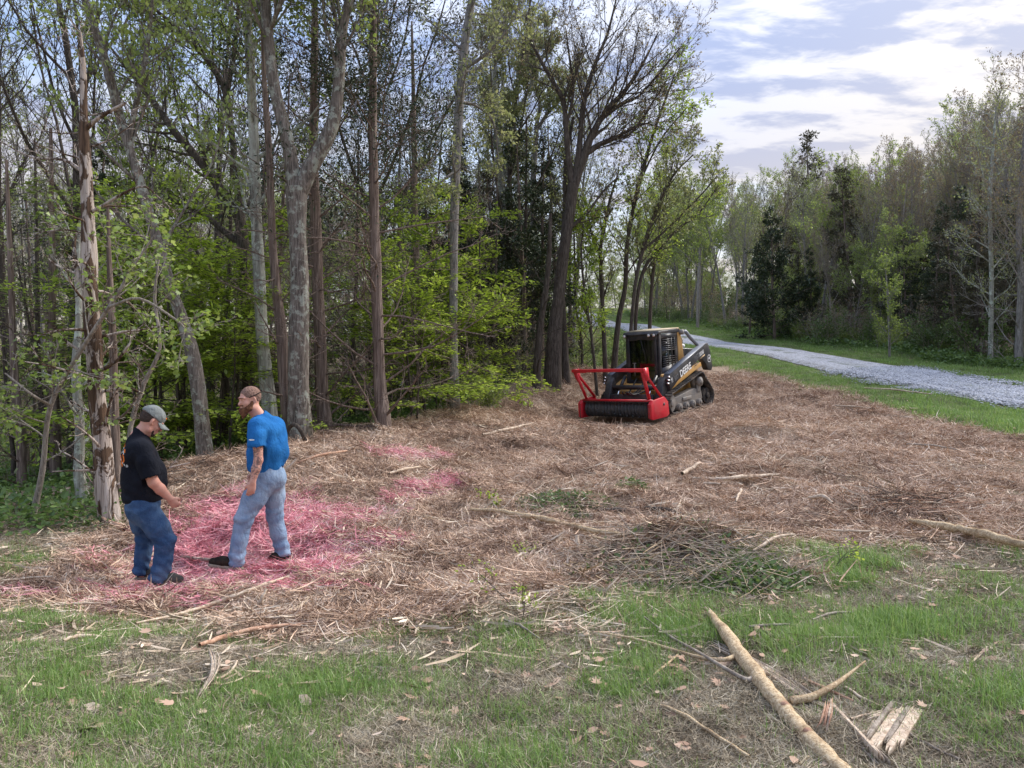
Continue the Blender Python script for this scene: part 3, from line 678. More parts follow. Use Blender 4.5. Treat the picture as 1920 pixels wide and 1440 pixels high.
# ------------------------------------------------------------------ hero trees, traced at their own distance
def hero(name, seed, Y, bk, limbs, label, leafspec=None, cat='tree', wood=None, group=None, flare=1.35):
    """limbs: list of dict(p=[(u,v[,dy])...], w=[px widths], k=children, len=child length m, spec, lvl, t0)"""
    T = Tree(seed); first = None
    for q in limbs:
        yy = q.get('Y', Y)
        pts = [P(a[0], a[1], yy + (a[2] if len(a) > 2 else 0)) for a in q['p']]
        if first is None:
            b = pts[0]; g = hz(b[0], b[1]); pts[0][2] = g + .02
            pts = [np.array([b[0], b[1], g - .25])] + pts; first = np.array([b[0], b[1], g])
            w = [q['w'][0] * flare] + [q['w'][0] * (flare * .85)] + list(q['w'][1:]) if len(q['w']) == len(q['p']) else q['w']
        else: w = q['w']
        pt, rr = T.limb(pts, np.array(w) / 2 / 1440 * yy, q.get('lvl', 0))
        if q.get('k'):
            seg = np.linalg.norm(np.diff(pt, axis=0), axis=1).sum()
            sp = q.get('spec') or S_limb(); sp = [dict(ang=q.get('ang', 45) * 1.0, ratio=q.get('len', 1.5) / seg, rr=q.get('rr', .2 if (sp is dead or sp is deadf or sp is sp_ced) else .36), env=q.get('env', lambda t: 1 - .3 * t))] + sp
            T.kids(pt, rr, seg, 0, sp, q.get('t0', .1), q['k'])
    out = []
    if leafspec:
        for (nm, lm, per, size, shape, kw) in leafspec:
            p, d = T.leafpts(per, kw.pop('spread', .05))
            if 'cond' in kw: m = kw.pop('cond')(p); p, d = p[m], d[m]
            rep = kw.pop('rep', 1)
            if rep > 1: p = np.repeat(p, rep, 0) + np.random.default_rng(seed).normal(0, kw.pop('rs', .1), (len(p) * rep, 3)); d = np.repeat(d, rep, 0)
            out.append((*leaves(p, size, shape, d, seed=seed, **kw), lm, nm))
    r = mk_tree(name, T, tuple(first), bk, out, label, cat, group, dict(sides=(18, 9, 5, 3, 3), minr=.0035, **(wood or {})), shift=first)
    return r, T
SL = S_limb
sp_ced = None
dead = [dict(n=6, ang=45, ratio=.45, w=.14, up=.0, seg=5, t0=.25, rr=.5), dict(n=3, ang=42, ratio=.5, seg=4, w=.16), dict(seg=3, w=.15)]
deadf = [dict(n=7, ang=48, ratio=.42, w=.16, up=-.01, seg=6, t0=.2, rr=.5), dict(n=4, ang=42, ratio=.5, seg=4, w=.18), dict(n=3, ang=40, ratio=.5, seg=3, w=.15), dict(seg=1, w=.15)]
# A dead snag
hero('dead_tree', 101, 9.5, B_SNAG, [
    dict(p=[(207,996),(196,900),(188,800),(180,700),(176,640),(170,560),(167,480),(164,400),(160,300),(157,230),(156,130),(151,60)], w=[40,37,34,30,33,27,27,22,18,15,11,3], k=26, len=.9, spec=dead, ang=72, t0=.12),
    dict(p=[(172,566),(150,520),(140,480),(142,440,.1)], w=[14,11,9,2], lvl=1, k=3, len=.3, spec=dead),
    dict(p=[(178,700),(215,680,-.1),(236,655,-.2),(246,640,-.2)], w=[9,7,5,2], lvl=1, k=3, len=.35, spec=dead),
    dict(p=[(163,240),(190,218,-.1),(234,194,-.2)], w=[9,8,6], lvl=1),
    dict(p=[(186,735),(240,728,-.2),(272,740,-.2)], w=[7,5,2], lvl=1, k=2, len=.3, spec=dead),
    dict(p=[(196,880),(150,882,-.2),(98,884,-.3)], w=[5,4,2], lvl=1),
    dict(p=[(178,620),(120,618,-.3),(70,630,-.5)], w=[7,4,2], lvl=1, k=3, len=.3, spec=dead),
    dict(p=[(166,330),(120,300,.2),(60,295,.5),(0,265,.7)], w=[7,5,4,2], lvl=1, k=5, len=.5, spec=dead),
    dict(p=[(168,400),(260,350,-.2),(300,372,-.2)], w=[6,4,2], lvl=1, k=4, len=.4, spec=dead)],
    'tall dead snag with bleached bare wood and peeling bark, left of the man in black', wood=dict(bump=.11), flare=1.12)
hero('leafy_sapling_trunk', 102, 10.4, B_LICH, [
    dict(p=[(156,952),(148,880),(150,800),(142,700),(148,600),(146,520),(150,420)], w=[24,20,15,14,13,12,6], k=10, len=.9, spec=SL(4,3,3,flat=.3), ang=60, t0=.35)],
    'crooked lichen-speckled trunk just left of the bleached dead snag', [('crown', L_MAP, 1.3, .06, LOBE, dict(flat=.6, droop=.2))], wood=dict(bump=.1))
hero('thin_dead_tree', 103, 10.3, B_CED, [
    dict(p=[(221,930),(217,850),(214,760),(212,650),(208,560),(204,470),(202,380)], w=[20,17,15,14,12,9,4], k=16, len=.8, spec=dead, ang=68, t0=.1),
    dict(p=[(217,790),(240,770,-.1),(262,736,-.2)], w=[6,4,3], lvl=1, k=2, len=.3, spec=dead)],
    'slim brown dead trunk between the bleached snag and the man in black', wood=dict(bump=.1))
# maple branches hanging round the snag
hero('maple_sapling', 104, 9.0, B_TWIG, [
    dict(p=[(60,960,.6),(80,880,.5),(95,760,.4),(150,660,.2),(215,560),(250,500),(290,440)], w=[12,11,9,8,7,5,3], k=12, len=1.1, spec=SL(4,3,3,flat=.25,up=.03), ang=55, t0=.25),
    dict(p=[(95,760,.4),(60,740),(10,700)], w=[6,5,3], lvl=1, k=5, len=.7, spec=SL(4,3,2,flat=.25,up=.02), ang=50),
    dict(p=[(205,575),(262,560),(330,600),(350,620)], w=[6,5,4,2], lvl=1, k=6, len=.6, spec=SL(4,3,2,flat=.25,up=.02), ang=50)],
    'young maple with drooping yellow-green leaves in front of the dead snag', [('crown', L_MAP, 1.7, .065, LOBE, dict(flat=.55, droop=.45, spread=.04, narrow=.8))], 'tree')
hero('maple_sapling', 105, 11.0, B_TWIG, [
    dict(p=[(235,900),(245,800),(270,720),(300,650),(290,560),(300,470)], w=[10,9,8,7,6,3], k=12, len=1.0, spec=SL(4,3,3,flat=.25,up=.02), ang=60, t0=.15)],
    'young leafy maple behind the capped man, leaves hanging over his head', [('crown', L_MAP, 1.3, .06, LOBE, dict(flat=.5, droop=.4))])
hero('leaning_tree', 106, 12.2, B_OAK, [
    dict(p=[(386,866),(379,790),(370,715),(357,650),(342,600),(322,545),(300,470),(262,340),(228,230),(196,110),(160,0),(120,-140)], w=[30,27,26,25,23,20,19,18,16,15,13,8], k=14, len=2.2, ang=45, t0=.55),
    dict(p=[(335,580),(316,560,-.2),(300,545,-.4)], w=[5,4,2], lvl=1, k=4, len=.4, spec=dead),
    dict(p=[(240,270),(262,160),(280,60),(290,-60)], w=[11,9,7,4], lvl=1, k=10, len=1.4, ang=40)],
    'curved grey trunk leaning left between the two men', [('crown', L_SPR, .9, .075, DIA, {})])
hero('lichen_tree', 107, 14.0, B_LICH, [
    dict(p=[(512,800),(500,720),(492,640),(487,540),(482,440),(478,340),(475,240),(468,100),(462,0),(455,-180)], w=[30,26,23,22,21,20,19,17,15,9], k=16, len=2.0, ang=48, t0=.5)],
    'straight pale lichen-covered trunk right behind the man in blue', [('crown', L_SPR, 1.0, .08, DIA, {})])
hero('brown_trunk_tree', 108, 13.4, B_CED, [
    dict(p=[(545,825),(536,740),(529,640),(520,560),(512,470),(508,380),(503,260),(495,140),(490,0)], w=[24,22,19,17,16,14,12,9,4], k=26, len=1.1, spec=dead, ang=65, t0=.15)],
    'slim reddish-brown trunk leaning against the big forked tree', wood=dict(bump=.1))
hero('forked_tree', 109, 13.0, B_OAK, [
    dict(p=[(561,832),(560,740),(560,640),(562,540),(558,440),(556,352)], w=[42,38,37,35,34,40], lvl=0),
    dict(p=[(554,370),(546,300),(530,230),(514,160),(505,90),(499,20),(494,-60),(480,-200)], w=[27,24,23,22,20,18,16,8], lvl=0, k=10, len=2.0, ang=42, t0=.5),
    dict(p=[(558,370),(585,310),(612,262),(628,215),(636,140),(642,60),(655,0),(668,-60),(690,-200)], w=[30,29,27,23,21,19,17,14,8], lvl=0, k=10, len=2.0, ang=42, t0=.5),
    dict(p=[(505,60),(520,20,-.2),(536,-30,-.3),(560,-120,-.4)], w=[9,8,7,4], lvl=1, k=6, len=1.3),
    dict(p=[(640,90),(626,20,.3),(610,-60,.5)], w=[10,8,5], lvl=1, k=6, len=1.3)],
    'big grey tree with a wide fork, trunk right of the man in blue', [('crown', L_SPR, 1.0, .08, DIA, {})], wood=dict(bump=.07))
sp_ced = [dict(n=7, ang=42, ratio=.45, w=.13, up=.03, seg=5, t0=.25, rr=.5), dict(n=4, ang=42, ratio=.5, seg=4, w=.15), dict(n=3, ang=38, ratio=.5, seg=3, w=.15), dict(seg=1, w=.15)]
def cedar_hero(seed, Y, pts, w, label, zl, n=40, ln=1.9, leafm=None):
    hero('cedar_tree', seed, Y, B_CED, [dict(p=pts, w=w, k=n, len=ln, spec=sp_ced, ang=68, t0=.08, env=lambda t: 1.0)],
         label, [('crown', leafm or L_CED, .8, .075, DIA, dict(cond=lambda p: p[:, 2] > zl + np.random.default_rng(seed).normal(0, .8, len(p)), rep=9, rs=.11, narrow=.5))], wood=dict(bump=.12))
cedar_hero(110, 14.8, [(611,817),(605,740),(600,640),(596,540),(592,440),(588,330),(588,200),(590,60),(592,-80)], [28,25,24,22,20,18,16,12,5], 'reddish cedar trunk between the big forked tree and the next straight cedar', 5.6)
cedar_hero(111, 14.3, [(721,806),(714,740),(710,650),(706,560),(703,460),(701,350),(699,230),(700,100),(702,-40)], [26,23,22,21,20,18,15,12,6], 'straight shaggy cedar with reddish bark and many bare side twigs', 5.2, 46, 2.2)
cedar_hero(112, 19, [(790,775),(786,650),(782,520),(778,380),(776,250),(774,120),(772,40)], [12,12,11,10,9,7,3], 'thin dark cedar between the shaggy cedar and the tall straight tree', 6.0, 40, 1.9, L_CEDB)
hero('tall_straight_tree', 113, 17.4, B_GREY, [
    dict(p=[(853,773),(851,680),(850,580),(851,480),(852,400),(856,300),(861,200),(868,110),(876,50),(886,-10),(900,-120)], w=[19,16,15,15,16,17,17,16,15,14,9], k=9, len=1.4, ang=60, t0=.5),
    dict(p=[(858,320),(840,330,-.3),(815,352,-.4),(800,372,-.5)], w=[5,4,3,2], lvl=1, k=4, len=.8),
    dict(p=[(866,130),(900,110,-.3),(930,82,-.5),(960,40,-.6),(975,0,-.6)], w=[8,7,6,5,3], lvl=1, k=10, len=1.1),
    dict(p=[(862,190),(895,200,.3),(925,230,.4),(935,300,.5)], w=[6,5,4,2], lvl=1, k=6, len=.8)],
    'tall slim straight trunk standing alone at the brow of the mulch slope', [('crown', L_PALE, 1.2, .07, DIA, {})])
hero('dark_limbed_oak', 114, 16.5, B_DARK, [
    dict(p=[(470,815),(466,700),(462,600),(458,520),(455,450),(448,395)], w=[24,22,21,20,20,19]),
    dict(p=[(450,410),(425,372),(400,335),(365,290),(330,250),(298,205),(270,165),(240,130),(200,80)], w=[19,18,17,15,13,11,9,7,3], lvl=0, k=22, len=1.8, ang=45, t0=.15),
    dict(p=[(456,460),(425,438),(390,408),(360,392),(320,372),(280,345),(240,328)], w=[13,12,10,9,8,6,3], lvl=1, k=14, len=1.3, ang=48, t0=.2),
    dict(p=[(450,400),(440,300),(425,180),(395,120),(370,92),(335,55),(300,25),(255,-10)], w=[15,12,11,10,9,8,6,4], lvl=0, k=20, len=1.7, ang=45, t0=.2),
    dict(p=[(425,180),(440,90),(448,0),(450,-90)], w=[9,8,7,5], lvl=1, k=8, len=1.3)],
    'dark oak behind the pair, its crooked limbs sweeping up to the left', [('crown', L_SPR, 1.3, .075, DIA, {})])
hero('twin_trunk_tree', 115, 25, B_LICH, [
    dict(p=[(958,716),(953,600),(948,500),(944,400),(938,320),(932,250),(927,160),(926,80),(925,0),(922,-100)], w=[13,13,13,14,14,12,10,9,7,4], k=26, len=1.9, ang=38, t0=.42),
    dict(p=[(940,340),(952,300,.2),(948,240,.3),(940,180,.3),(948,130,.3)], w=[9,8,7,5,3], lvl=1, k=8, len=1.3, ang=40),
    dict(p=[(934,260),(975,200,-.3),(1010,130,-.4),(1030,70,-.4)], w=[7,6,5,3], lvl=1, k=12, len=1.2, ang=40)],
    'tall greenish-grey tree against the sky left of the dark spreading oak', [('crown', L_PALE, 3.0, .075, DIA, {})])
hero('forked_sky_tree', 116, 27, B_GREY, [
    dict(p=[(1000,705),(1000,600),(999,480),(1000,380),(1001,310),(1007,230)], w=[10,10,10,10,10,9]),
    dict(p=[(1006,240),(1012,190),(998,140),(1003,90),(1010,40)], w=[7,6,5,4,2], lvl=1, k=12, len=1.2, ang=38),
    dict(p=[(1006,245),(1025,215),(1050,185),(1075,150)], w=[7,6,4,2], lvl=1, k=10, len=1.2, ang=38)],
    'slender grey tree forking high behind the cedar clump', [('crown', L_PALE, 3.0, .075, DIA, {})])
oakspec = [dict(n=5, ang=34, ratio=.55, w=.09, up=.06, seg=6, t0=.15, rr=.48), dict(n=5, ang=32, ratio=.6, w=.1, up=.05, seg=4, t0=.12, rr=.5),
           dict(n=3, ang=30, ratio=.7, w=.12, up=.05, seg=3, t0=.1, rr=.6), dict(seg=1, w=.12, up=.04, tip=.5)]
hero('spreading_oak', 117, 22, B_DARK, [
    dict(p=[(1036,694),(1040,620),(1047,560),(1054,500),(1062,440),(1070,385),(1075,345)], w=[30,25,23,21,19,19,20]),
    dict(p=[(1074,352),(1066,300),(1061,235),(1056,190),(1035,150),(1012,110),(995,70),(985,20)], w=[12,11,10,9,8,6,5,2], lvl=0, k=16, len=2.2, spec=oakspec, ang=38, t0=.3),
    dict(p=[(1074,355),(1084,300),(1090,230),(1100,170),(1120,110),(1140,60),(1155,0)], w=[12,11,10,9,7,5,3], lvl=0, k=18, len=2.3, spec=oakspec, ang=36, t0=.25),
    dict(p=[(1076,352),(1092,300),(1110,252),(1140,205),(1172,170),(1205,120),(1235,60)], w=[17,15,13,10,8,5,2], lvl=0, k=20, len=2.3, spec=oakspec, ang=36, t0=.25),
    dict(p=[(1097,290),(1125,272),(1165,252),(1205,232),(1235,238)], w=[10,8,6,4,2], lvl=1, k=14, len=1.7, spec=oakspec, ang=36),
    dict(p=[(1085,330),(1105,283),(1140,262),(1180,252),(1215,205),(1250,150)], w=[7,7,6,5,4,2], lvl=1, k=12, len=1.6, spec=oakspec, ang=36),
    dict(p=[(1125,225),(1165,195),(1200,178),(1250,120),(1275,90)], w=[8,7,5,4,2], lvl=1, k=12, len=1.6, spec=oakspec, ang=34),
    dict(p=[(1062,240),(1075,170),(1068,110),(1060,50)], w=[6,5,4,2], lvl=1, k=10, len=1.5, spec=oakspec, ang=34),
    dict(p=[(1066,430),(1100,400),(1130,360),(1160,330)], w=[8,6,4,2], lvl=1, k=8, len=1.3, spec=oakspec, ang=36)],
    'large dark spreading oak with a fan of bare twigs against the sky', [('crown', L_RUST, .75, .055, DIA, {})], wood=dict(bump=.1))
hero('companion_trunk', 118, 22.6, B_DARK, [
    dict(p=[(1062,692),(1056,600),(1052,520),(1056,450),(1060,380),(1062,300),(1075,220)], w=[14,12,11,11,10,9,5], k=10, len=1.3, spec=oakspec, ang=40, t0=.5)],
    'dark trunk close beside the right foot of the spreading oak', [('crown', L_PALE, 1.5, .065, DIA, {})])
hero('companion_trunk', 119, 21.5, B_DARK, [
    dict(p=[(1005,700),(1012,620),(1024,540),(1030,470),(1032,400)], w=[15,12,11,9,5], k=14, len=1.2, spec=dead, ang=55, t0=.2)],
    'short dark trunk at the left foot of the spreading oak')
def thin(seed, Y, pts, w, label, leaf=L_SPR, per=2.2, k=16, ln=1.4, size=.075, shape=DIA, extra=()):
    hero('thin_tree', seed, Y, B_DARK, [dict(p=pts, w=w, k=k, len=ln, spec=oakspec, ang=34, t0=.35)] + [dict(p=e[0], w=e[1], k=e[2], len=ln * .8, spec=oakspec, ang=34, lvl=1) for e in extra],
         label, [('crown', leaf, per, size, shape, {})])
thin(120, 23.5, [(1136,694),(1132,620),(1128,540),(1126,470),(1133,420),(1145,370),(1160,320)], [9,8,8,7,6,5,2], 'thin dark forked tree left of the loader cab', L_PALE, 1.2, extra=[([(1128,480),(1110,440),(1100,380)],[5,4,2],6)])
thin(121, 24.5, [(1150,680),(1160,600),(1172,540),(1176,460),(1190,380),(1208,310),(1225,250),(1250,180),(1265,140)], [11,10,9,8,8,7,5,4,2], 'slender tree leaning right behind the loader, topped with fresh green leaves', L_BRI, 1.1, 26, 1.7, .085, OVAL, extra=[([(1200,340),(1240,260),(1290,200)],[4,3,2],10)])
thin(122, 23.0, [(1176,650),(1188,560),(1205,470),(1228,400),(1262,330),(1300,290)], [8,7,7,6,4,2], 'thin tree curving right over the loader cab', L_PALE, 1.6, 18, 1.5, extra=[([(1205,470),(1250,430),(1310,370),(1345,330)],[5,4,3,2],10)])
thin(123, 26, [(1188,645),(1195,560),(1210,500),(1235,470),(1270,430),(1310,400),(1345,350)], [7,7,6,5,4,3,2], 'low-arching thin tree reaching right above the gravel road', L_BRI, .9, 14, 1.4, .075, OVAL)
thin(124, 27, [(1216,640),(1220,570),(1226,500),(1240,420),(1255,350),(1262,300)], [7,7,6,5,4,2], 'upright thin tree behind the loader roof', L_PALE, 1.8, 16, 1.2)
thin(125, 22.4, [(1120,690),(1110,640),(1098,560),(1090,480),(1094,420)], [6,5,5,4,2], 'small thin sapling between the spreading oak and the loader', L_BRI, 3.0, 14, 1.1)
hero('dead_pole_trunk', 126, 52, B_TWIG, [dict(p=[(1308,610),(1309,560),(1311,510),(1313,462)], w=[7,6,6,5])], 'pale straight branchless pole beside the far bend of the road', cat='pole', flare=1.0)
# right wood edge
hero('edge_tree', 127, 26.5, B_GREY, [dict(p=[(1910,684),(1912,600),(1914,520),(1910,440),(1915,350),(1922,250),(1926,150)], w=[14,12,11,10,9,7,4], k=30, len=1.9, spec=sp_ced, ang=62, t0=.15)],
     'grey trunk at the right edge of the photo by the grass verge', [('crown', L_RUST, .9, .07, DIA, dict(cond=lambda p: p[:, 2] > 5))])
hero('edge_tree', 128, 27.5, B_LICH, [dict(p=[(1857,668),(1858,600),(1859,520),(1857,440),(1856,360),(1862,280),(1868,200)], w=[9,8,8,7,7,5,3], k=26, len=2.0, spec=oakspec, ang=55, t0=.25)],
     'pale lichened tree second from the right edge of the wood', [('crown', L_PALE, 1.6, .07, DIA, {})])
hero('edge_tree', 129, 28.5, B_DARK, [dict(p=[(1833,660),(1832,580),(1834,500),(1836,420),(1840,320)], w=[8,8,7,6,3], k=24, len=1.9, spec=dead, ang=60, t0=.2)],
     'dark bare trunk inside the right wood, left of the lichened tree')
hero('edge_tree', 130, 30, B_GREY, [dict(p=[(1668,655),(1667,620),(1665,560),(1660,500)], w=[4,4,4,2], k=10, len=1.2, spec=oakspec, ang=45, t0=.3)],
     'small grey sapling in front of the green shrubs of the right wood', [('crown', L_SPR, 3, .07, DIA, {})])
for i, (u, v, Y, u2, v2, w, lb) in enumerate([(42,922,13.5,22,560,17,'grey cedar trunk standing near the left edge of the photo'), (104,910,15,98,500,18,'dark trunk between the left-edge cedar and the crooked lichened trunk'),
        (80,905,17,70,520,12,'thin dark trunk in the left wood behind the young maple'), (980,700,24,985,480,9,'thin grey trunk left of the spreading oak in front of the cedars'),
        (1092/1,690,24,1078,500,5,'very thin trunk just right of the spreading oak'), (905,735,21,900,560,5,'thin pale sapling stem at the brow right of the tall straight tree'),
        (925,728,22,930,500,6,'thin grey stem second right of the tall straight tree'), (660,790,19,668,520,10,'dark slim trunk between the two reddish cedars'),
        (420,835,17,430,520,12,'dark slim trunk in the shade between the two men')]):
    hero('shaded_tree', 140 + i, Y, B_CED if w > 14 else B_DARK, [dict(p=[(u, v), (u + (u2 - u) * .3 + 2, v + (v2 - v) * .3), (u + (u2 - u) * .6 - 3, v + (v2 - v) * .6), (u2, v2), (u2 + (u2 - u) * .5, v2 - 260)], w=[w, w * .9, w * .8, w * .7, w * .3],
         k=22, len=1.2, spec=dead if w > 9 else oakspec[1:], ang=62, t0=.12)], lb, [('crown', L_PALE, .6, .07, DIA, {})], wood=dict(bump=.1))

# ------------------------------------------------------------------ woods: every tree its own object, copied from the prototypes
def region(u, y):
    if u < 330: return 'wood behind dead snag'
    if u < 640: return 'wood behind the men'
    if u < 900: return 'wood behind shaggy cedar'
    if u < 1110: return 'wood around spreading oak'
    if u < 1360: return 'rise beyond the loader'
    if u < 1640: return 'right wood by pointed conifer'
    return 'right wood at photo edge'
LOOK = {'budding_a': 'tall pale-budded tree', 'budding_b': 'spreading tree in fresh bud', 'rusty_a': 'narrow rusty-budded tree', 'rusty_b': 'brownish pale-twigged tree',
        'green_a': 'rounded light green tree', 'green_b': 'low broad light green tree', 'bare_a': 'nearly bare dark-limbed tree', 'cedar_a': 'dense dark green cedar', 'cedar_b': 'tall bare-footed dark cedar',
        'cedar_c': 'bronze-green cedar', 'conifer_a': 'dark pointed conifer', 'bare_cedar': 'twiggy dead-branched cedar', 'under_a': 'bright green layered tree', 'under_b': 'small bright layered sapling',
        'under_c': 'light green layered tree', 'dogwood': 'white dogwood', 'pole_a': 'straight high-crowned tree', 'pole_b': 'leaning high-crowned tree', 'shrub_a': 'dark green shrub', 'shrub_b': 'light green shrub', 'shrub_c': 'brownish twiggy shrub'}
KIND = {k: v + 's' for k, v in LOOK.items()}
used = set()
wr = random.Random(77); placed = []
def put(key, x, y, s=1.0, tilt=.03, label=None, zoff=0.0, rz=None):
    o = PR[key]; z_ = hz(x, y) + zoff
    b = projuv(x, y, z_)
    dist = 'far' if y > 50 else ('middle' if y > 28 else 'near')
    rg_ = region(b[0], y)
    lab = label or f"{LOOK[key]}, {dist} {rg_}"
    g = None if label else f"{dist} {KIND[key]} {rg_}"
    rz = wr.random() * 6.28 if rz is None else rz
    c = copy_tree(o, (x, y, z_), rz, s, lab, g, (wr.gauss(0, tilt), wr.gauss(0, tilt)))
    c['category'] = 'shrub' if key.startswith('shrub') else 'tree'; used.add(key); return c
def projuv(x, y, z_):
    dz = z_ - CAMZ; f = y * CP - dz * SP; up = y * SP + dz * CP
    return 960 + 1440 * x / f, 720 - 1440 * up / f
def ok(x, y, gap, mm=-1.0):
    if sdist(MULCH, np.array([x]), np.array([y]))[0] > mm: return False
    if road_d(np.array([x]), np.array([y]))[0] < 4.2: return False
    return all((x - a) ** 2 + (y - b) ** 2 > gap * gap for a, b in placed)
HGT = {'budding_a': 14.5, 'budding_b': 13.5, 'rusty_a': 14.5, 'rusty_b': 13, 'green_a': 12.5, 'green_b': 10.5, 'bare_a': 14.5, 'cedar_a': 9, 'cedar_b': 11, 'cedar_c': 8}
def fill(n, xr, yr, keys, gap, cond=lambda x, y, u: True, smin=.8, smax=1.15, mm=-1.0, top=None):
    k = 0; tries = 0
    while k < n and tries < n * 40:
        tries += 1; y = wr.uniform(*yr); x = wr.uniform(*xr); u = 960 + 1440 * x / y
        if not (-160 < u < 2080) or not cond(x, y, u) or not ok(x, y, gap, mm): continue
        key = wr.choice(keys)
        if 1180 < u < 1660 and 'cedar' in key: key = wr.choice(['budding_a', 'rusty_b', 'budding_b', 'green_b'])
        s_ = wr.uniform(smin, smax)
        if top is not None and key in HGT:       # tree heights that give the skyline its real profile
            zt = CAMZ + (690 - np.interp(u, *top)) / 1440 * y; need = (zt - base_h(x, y)) / HGT[key]; s_ = float(np.clip(need * wr.uniform(.66, .86), .36, 1.2))
            if 'cedar' in key: s_ = min(s_ * .8, .85)
        placed.append((x, y)); put(key, x, y, s_); k += 1
    return k
TOP = ([900, 1050, 1150, 1330, 1450, 1600, 1680, 1760, 1830, 1900, 2000], [330, 400, 430, 300, 285, 275, 240, 225, 150, 90, 60])
def roadx(y): return float(np.interp(y, ROAD[:, 1], ROAD[:, 0]))
leftw = lambda x, y, u: x < roadx(y) - 4.5 - max(0, (34 - y)) * .25 and u < 1120
# near left wood
fill(13, (-24, 2), (14.5, 24), ['bare_cedar', 'pole_a', 'pole_b', 'bare_a', 'cedar_b', 'bare_a'], 2.2, lambda x, y, u: leftw(x, y, u) and u < 1000 and y > 17 - (u > 700) * 0 , mm=-2.5)
fill(40, (-32, 4), (23, 42), ['cedar_a', 'bare_cedar', 'pole_a', 'pole_b', 'budding_a', 'bare_a', 'cedar_c', 'rusty_a', 'bare_a'], 2.0, leftw, .7, 1.05)
fill(80, (-60, 5), (42, 85), ['cedar_a', 'cedar_c', 'budding_a', 'budding_b', 'rusty_a', 'cedar_c', 'bare_a', 'cedar_a', 'green_a'], 2.2, leftw, top=([0, 300, 600, 1000], [260, 290, 250, 330]))
# cedar clump left of the spreading oak
for u, v, Y, k, s in [(905,735,26,'cedar_a',.95),(945,725,25,'cedar_c',.9),(985,712,24,'cedar_a',.92),(1015,704,25.5,'cedar_b',.75),(870,745,27,'cedar_c',1.0),(1040,700,27,'cedar_a',.85),(960,720,30,'cedar_a',1.1),(830,770,24,'cedar_b',.8),(900,740,33,'cedar_a',1.1)]:
    p = P(u, v, Y); put(k, p[0], p[1], s); placed.append((p[0], p[1]))
# understory, bright
for u, Y, k, s in [(800,17.2,'under_a',.85),(845,19,'under_a',1.0),(770,16.6,'under_b',1.0),(815,20.5,'under_a',1.1),(870,18.6,'under_b',.9),(330,13.9,'under_b',1.0),(400,14.4,'under_a',.72),(275,14.2,'under_a',.8),(450,15,'under_b',1.1),(350,15.2,'under_a',1.0),(240,14.8,'under_b',1.1),(430,13.8,'under_b',.8),(300,17,'under_a',1.1),(780,15.8,'under_b',.8),(860,20.5,'under_a',.95),(765,18.3,'under_a',.9),(880,23,'under_b',1.1),(740,22,'under_c',1.1),(690,19,'under_c',.9),(820,17.8,'under_b',.7),
        (300,14.5,'under_a',.8),(350,16,'under_b',1.05),(410,15.5,'under_b',.95),(260,16.5,'under_b',1.0),(330,18,'under_c',1.0),(430,19,'under_a',.8),(180,15.5,'under_c',.9),(90,16,'under_c',.9),(20,15,'under_c',.95),(60,22,'under_c',1.1),
        (560,21,'under_c',.9),(1085,27,'under_c',.8),(1110,34,'under_c',.9),(900,17.9,'shrub_b',.8)]:
    x = (u - 960) / 1440 * Y; put(k, x, Y, s)
put('dogwood', (655 - 960) / 1440 * 25, 25, 1.0, label='white-flowering dogwood glimpsed between the two reddish cedars')
put('conifer_a', *P(1452, 622, 40)[:2], .95, tilt=0, label='large dark pointed conifer on the grass edge of the right wood')
for u, v, Y, k, s in [(1405,618,44,'cedar_a',.6),(1495,628,41,'cedar_c',.62),(1520,640,40,'cedar_a',.55),(1750,668,33,'cedar_a',.72),(1700,660,35,'cedar_a',.62),(1800,672,31,'cedar_c',.75),(1880,680,31,'cedar_a',.75),(1900,690,29,'cedar_c',.7),(1780,670,36,'cedar_a',.85)]:
    p = P(u, v, Y); put(k, p[0], p[1], s); placed.append((p[0], p[1]))
rightw = lambda x, y, u: x > roadx(y) + 4.6 and u > 1180
fill(75, (15, 45), (25, 50), ['rusty_a', 'rusty_a', 'budding_a', 'cedar_a', 'cedar_a', 'rusty_b', 'cedar_c', 'cedar_a', 'rusty_b'], 1.5, lambda x, y, u: rightw(x, y, u) and x > 17.3, .8, 1.0, top=TOP)
fill(80, (13, 60), (46, 84), ['budding_a', 'rusty_b', 'rusty_a', 'green_b', 'budding_b', 'green_a', 'budding_a', 'rusty_a', 'bare_a'], 2.0, rightw, .8, 1.02, top=TOP)
fill(60, (-45, 70), (86, 125), ['green_a', 'budding_b', 'budding_a', 'green_b', 'rusty_b'], 2.2, lambda x, y, u: True, .8, 1.0, top=TOP)
for i in range(34):      # the wood goes on beyond the left edge of the photograph
    y = wr.uniform(12, 62); u = wr.uniform(-900, -150); x = (u - 960) / 1440 * y; put(wr.choice(['bare_a', 'budding_a', 'cedar_a', 'pole_a', 'under_c', 'green_a']), x, y, wr.uniform(.7, 1.0))
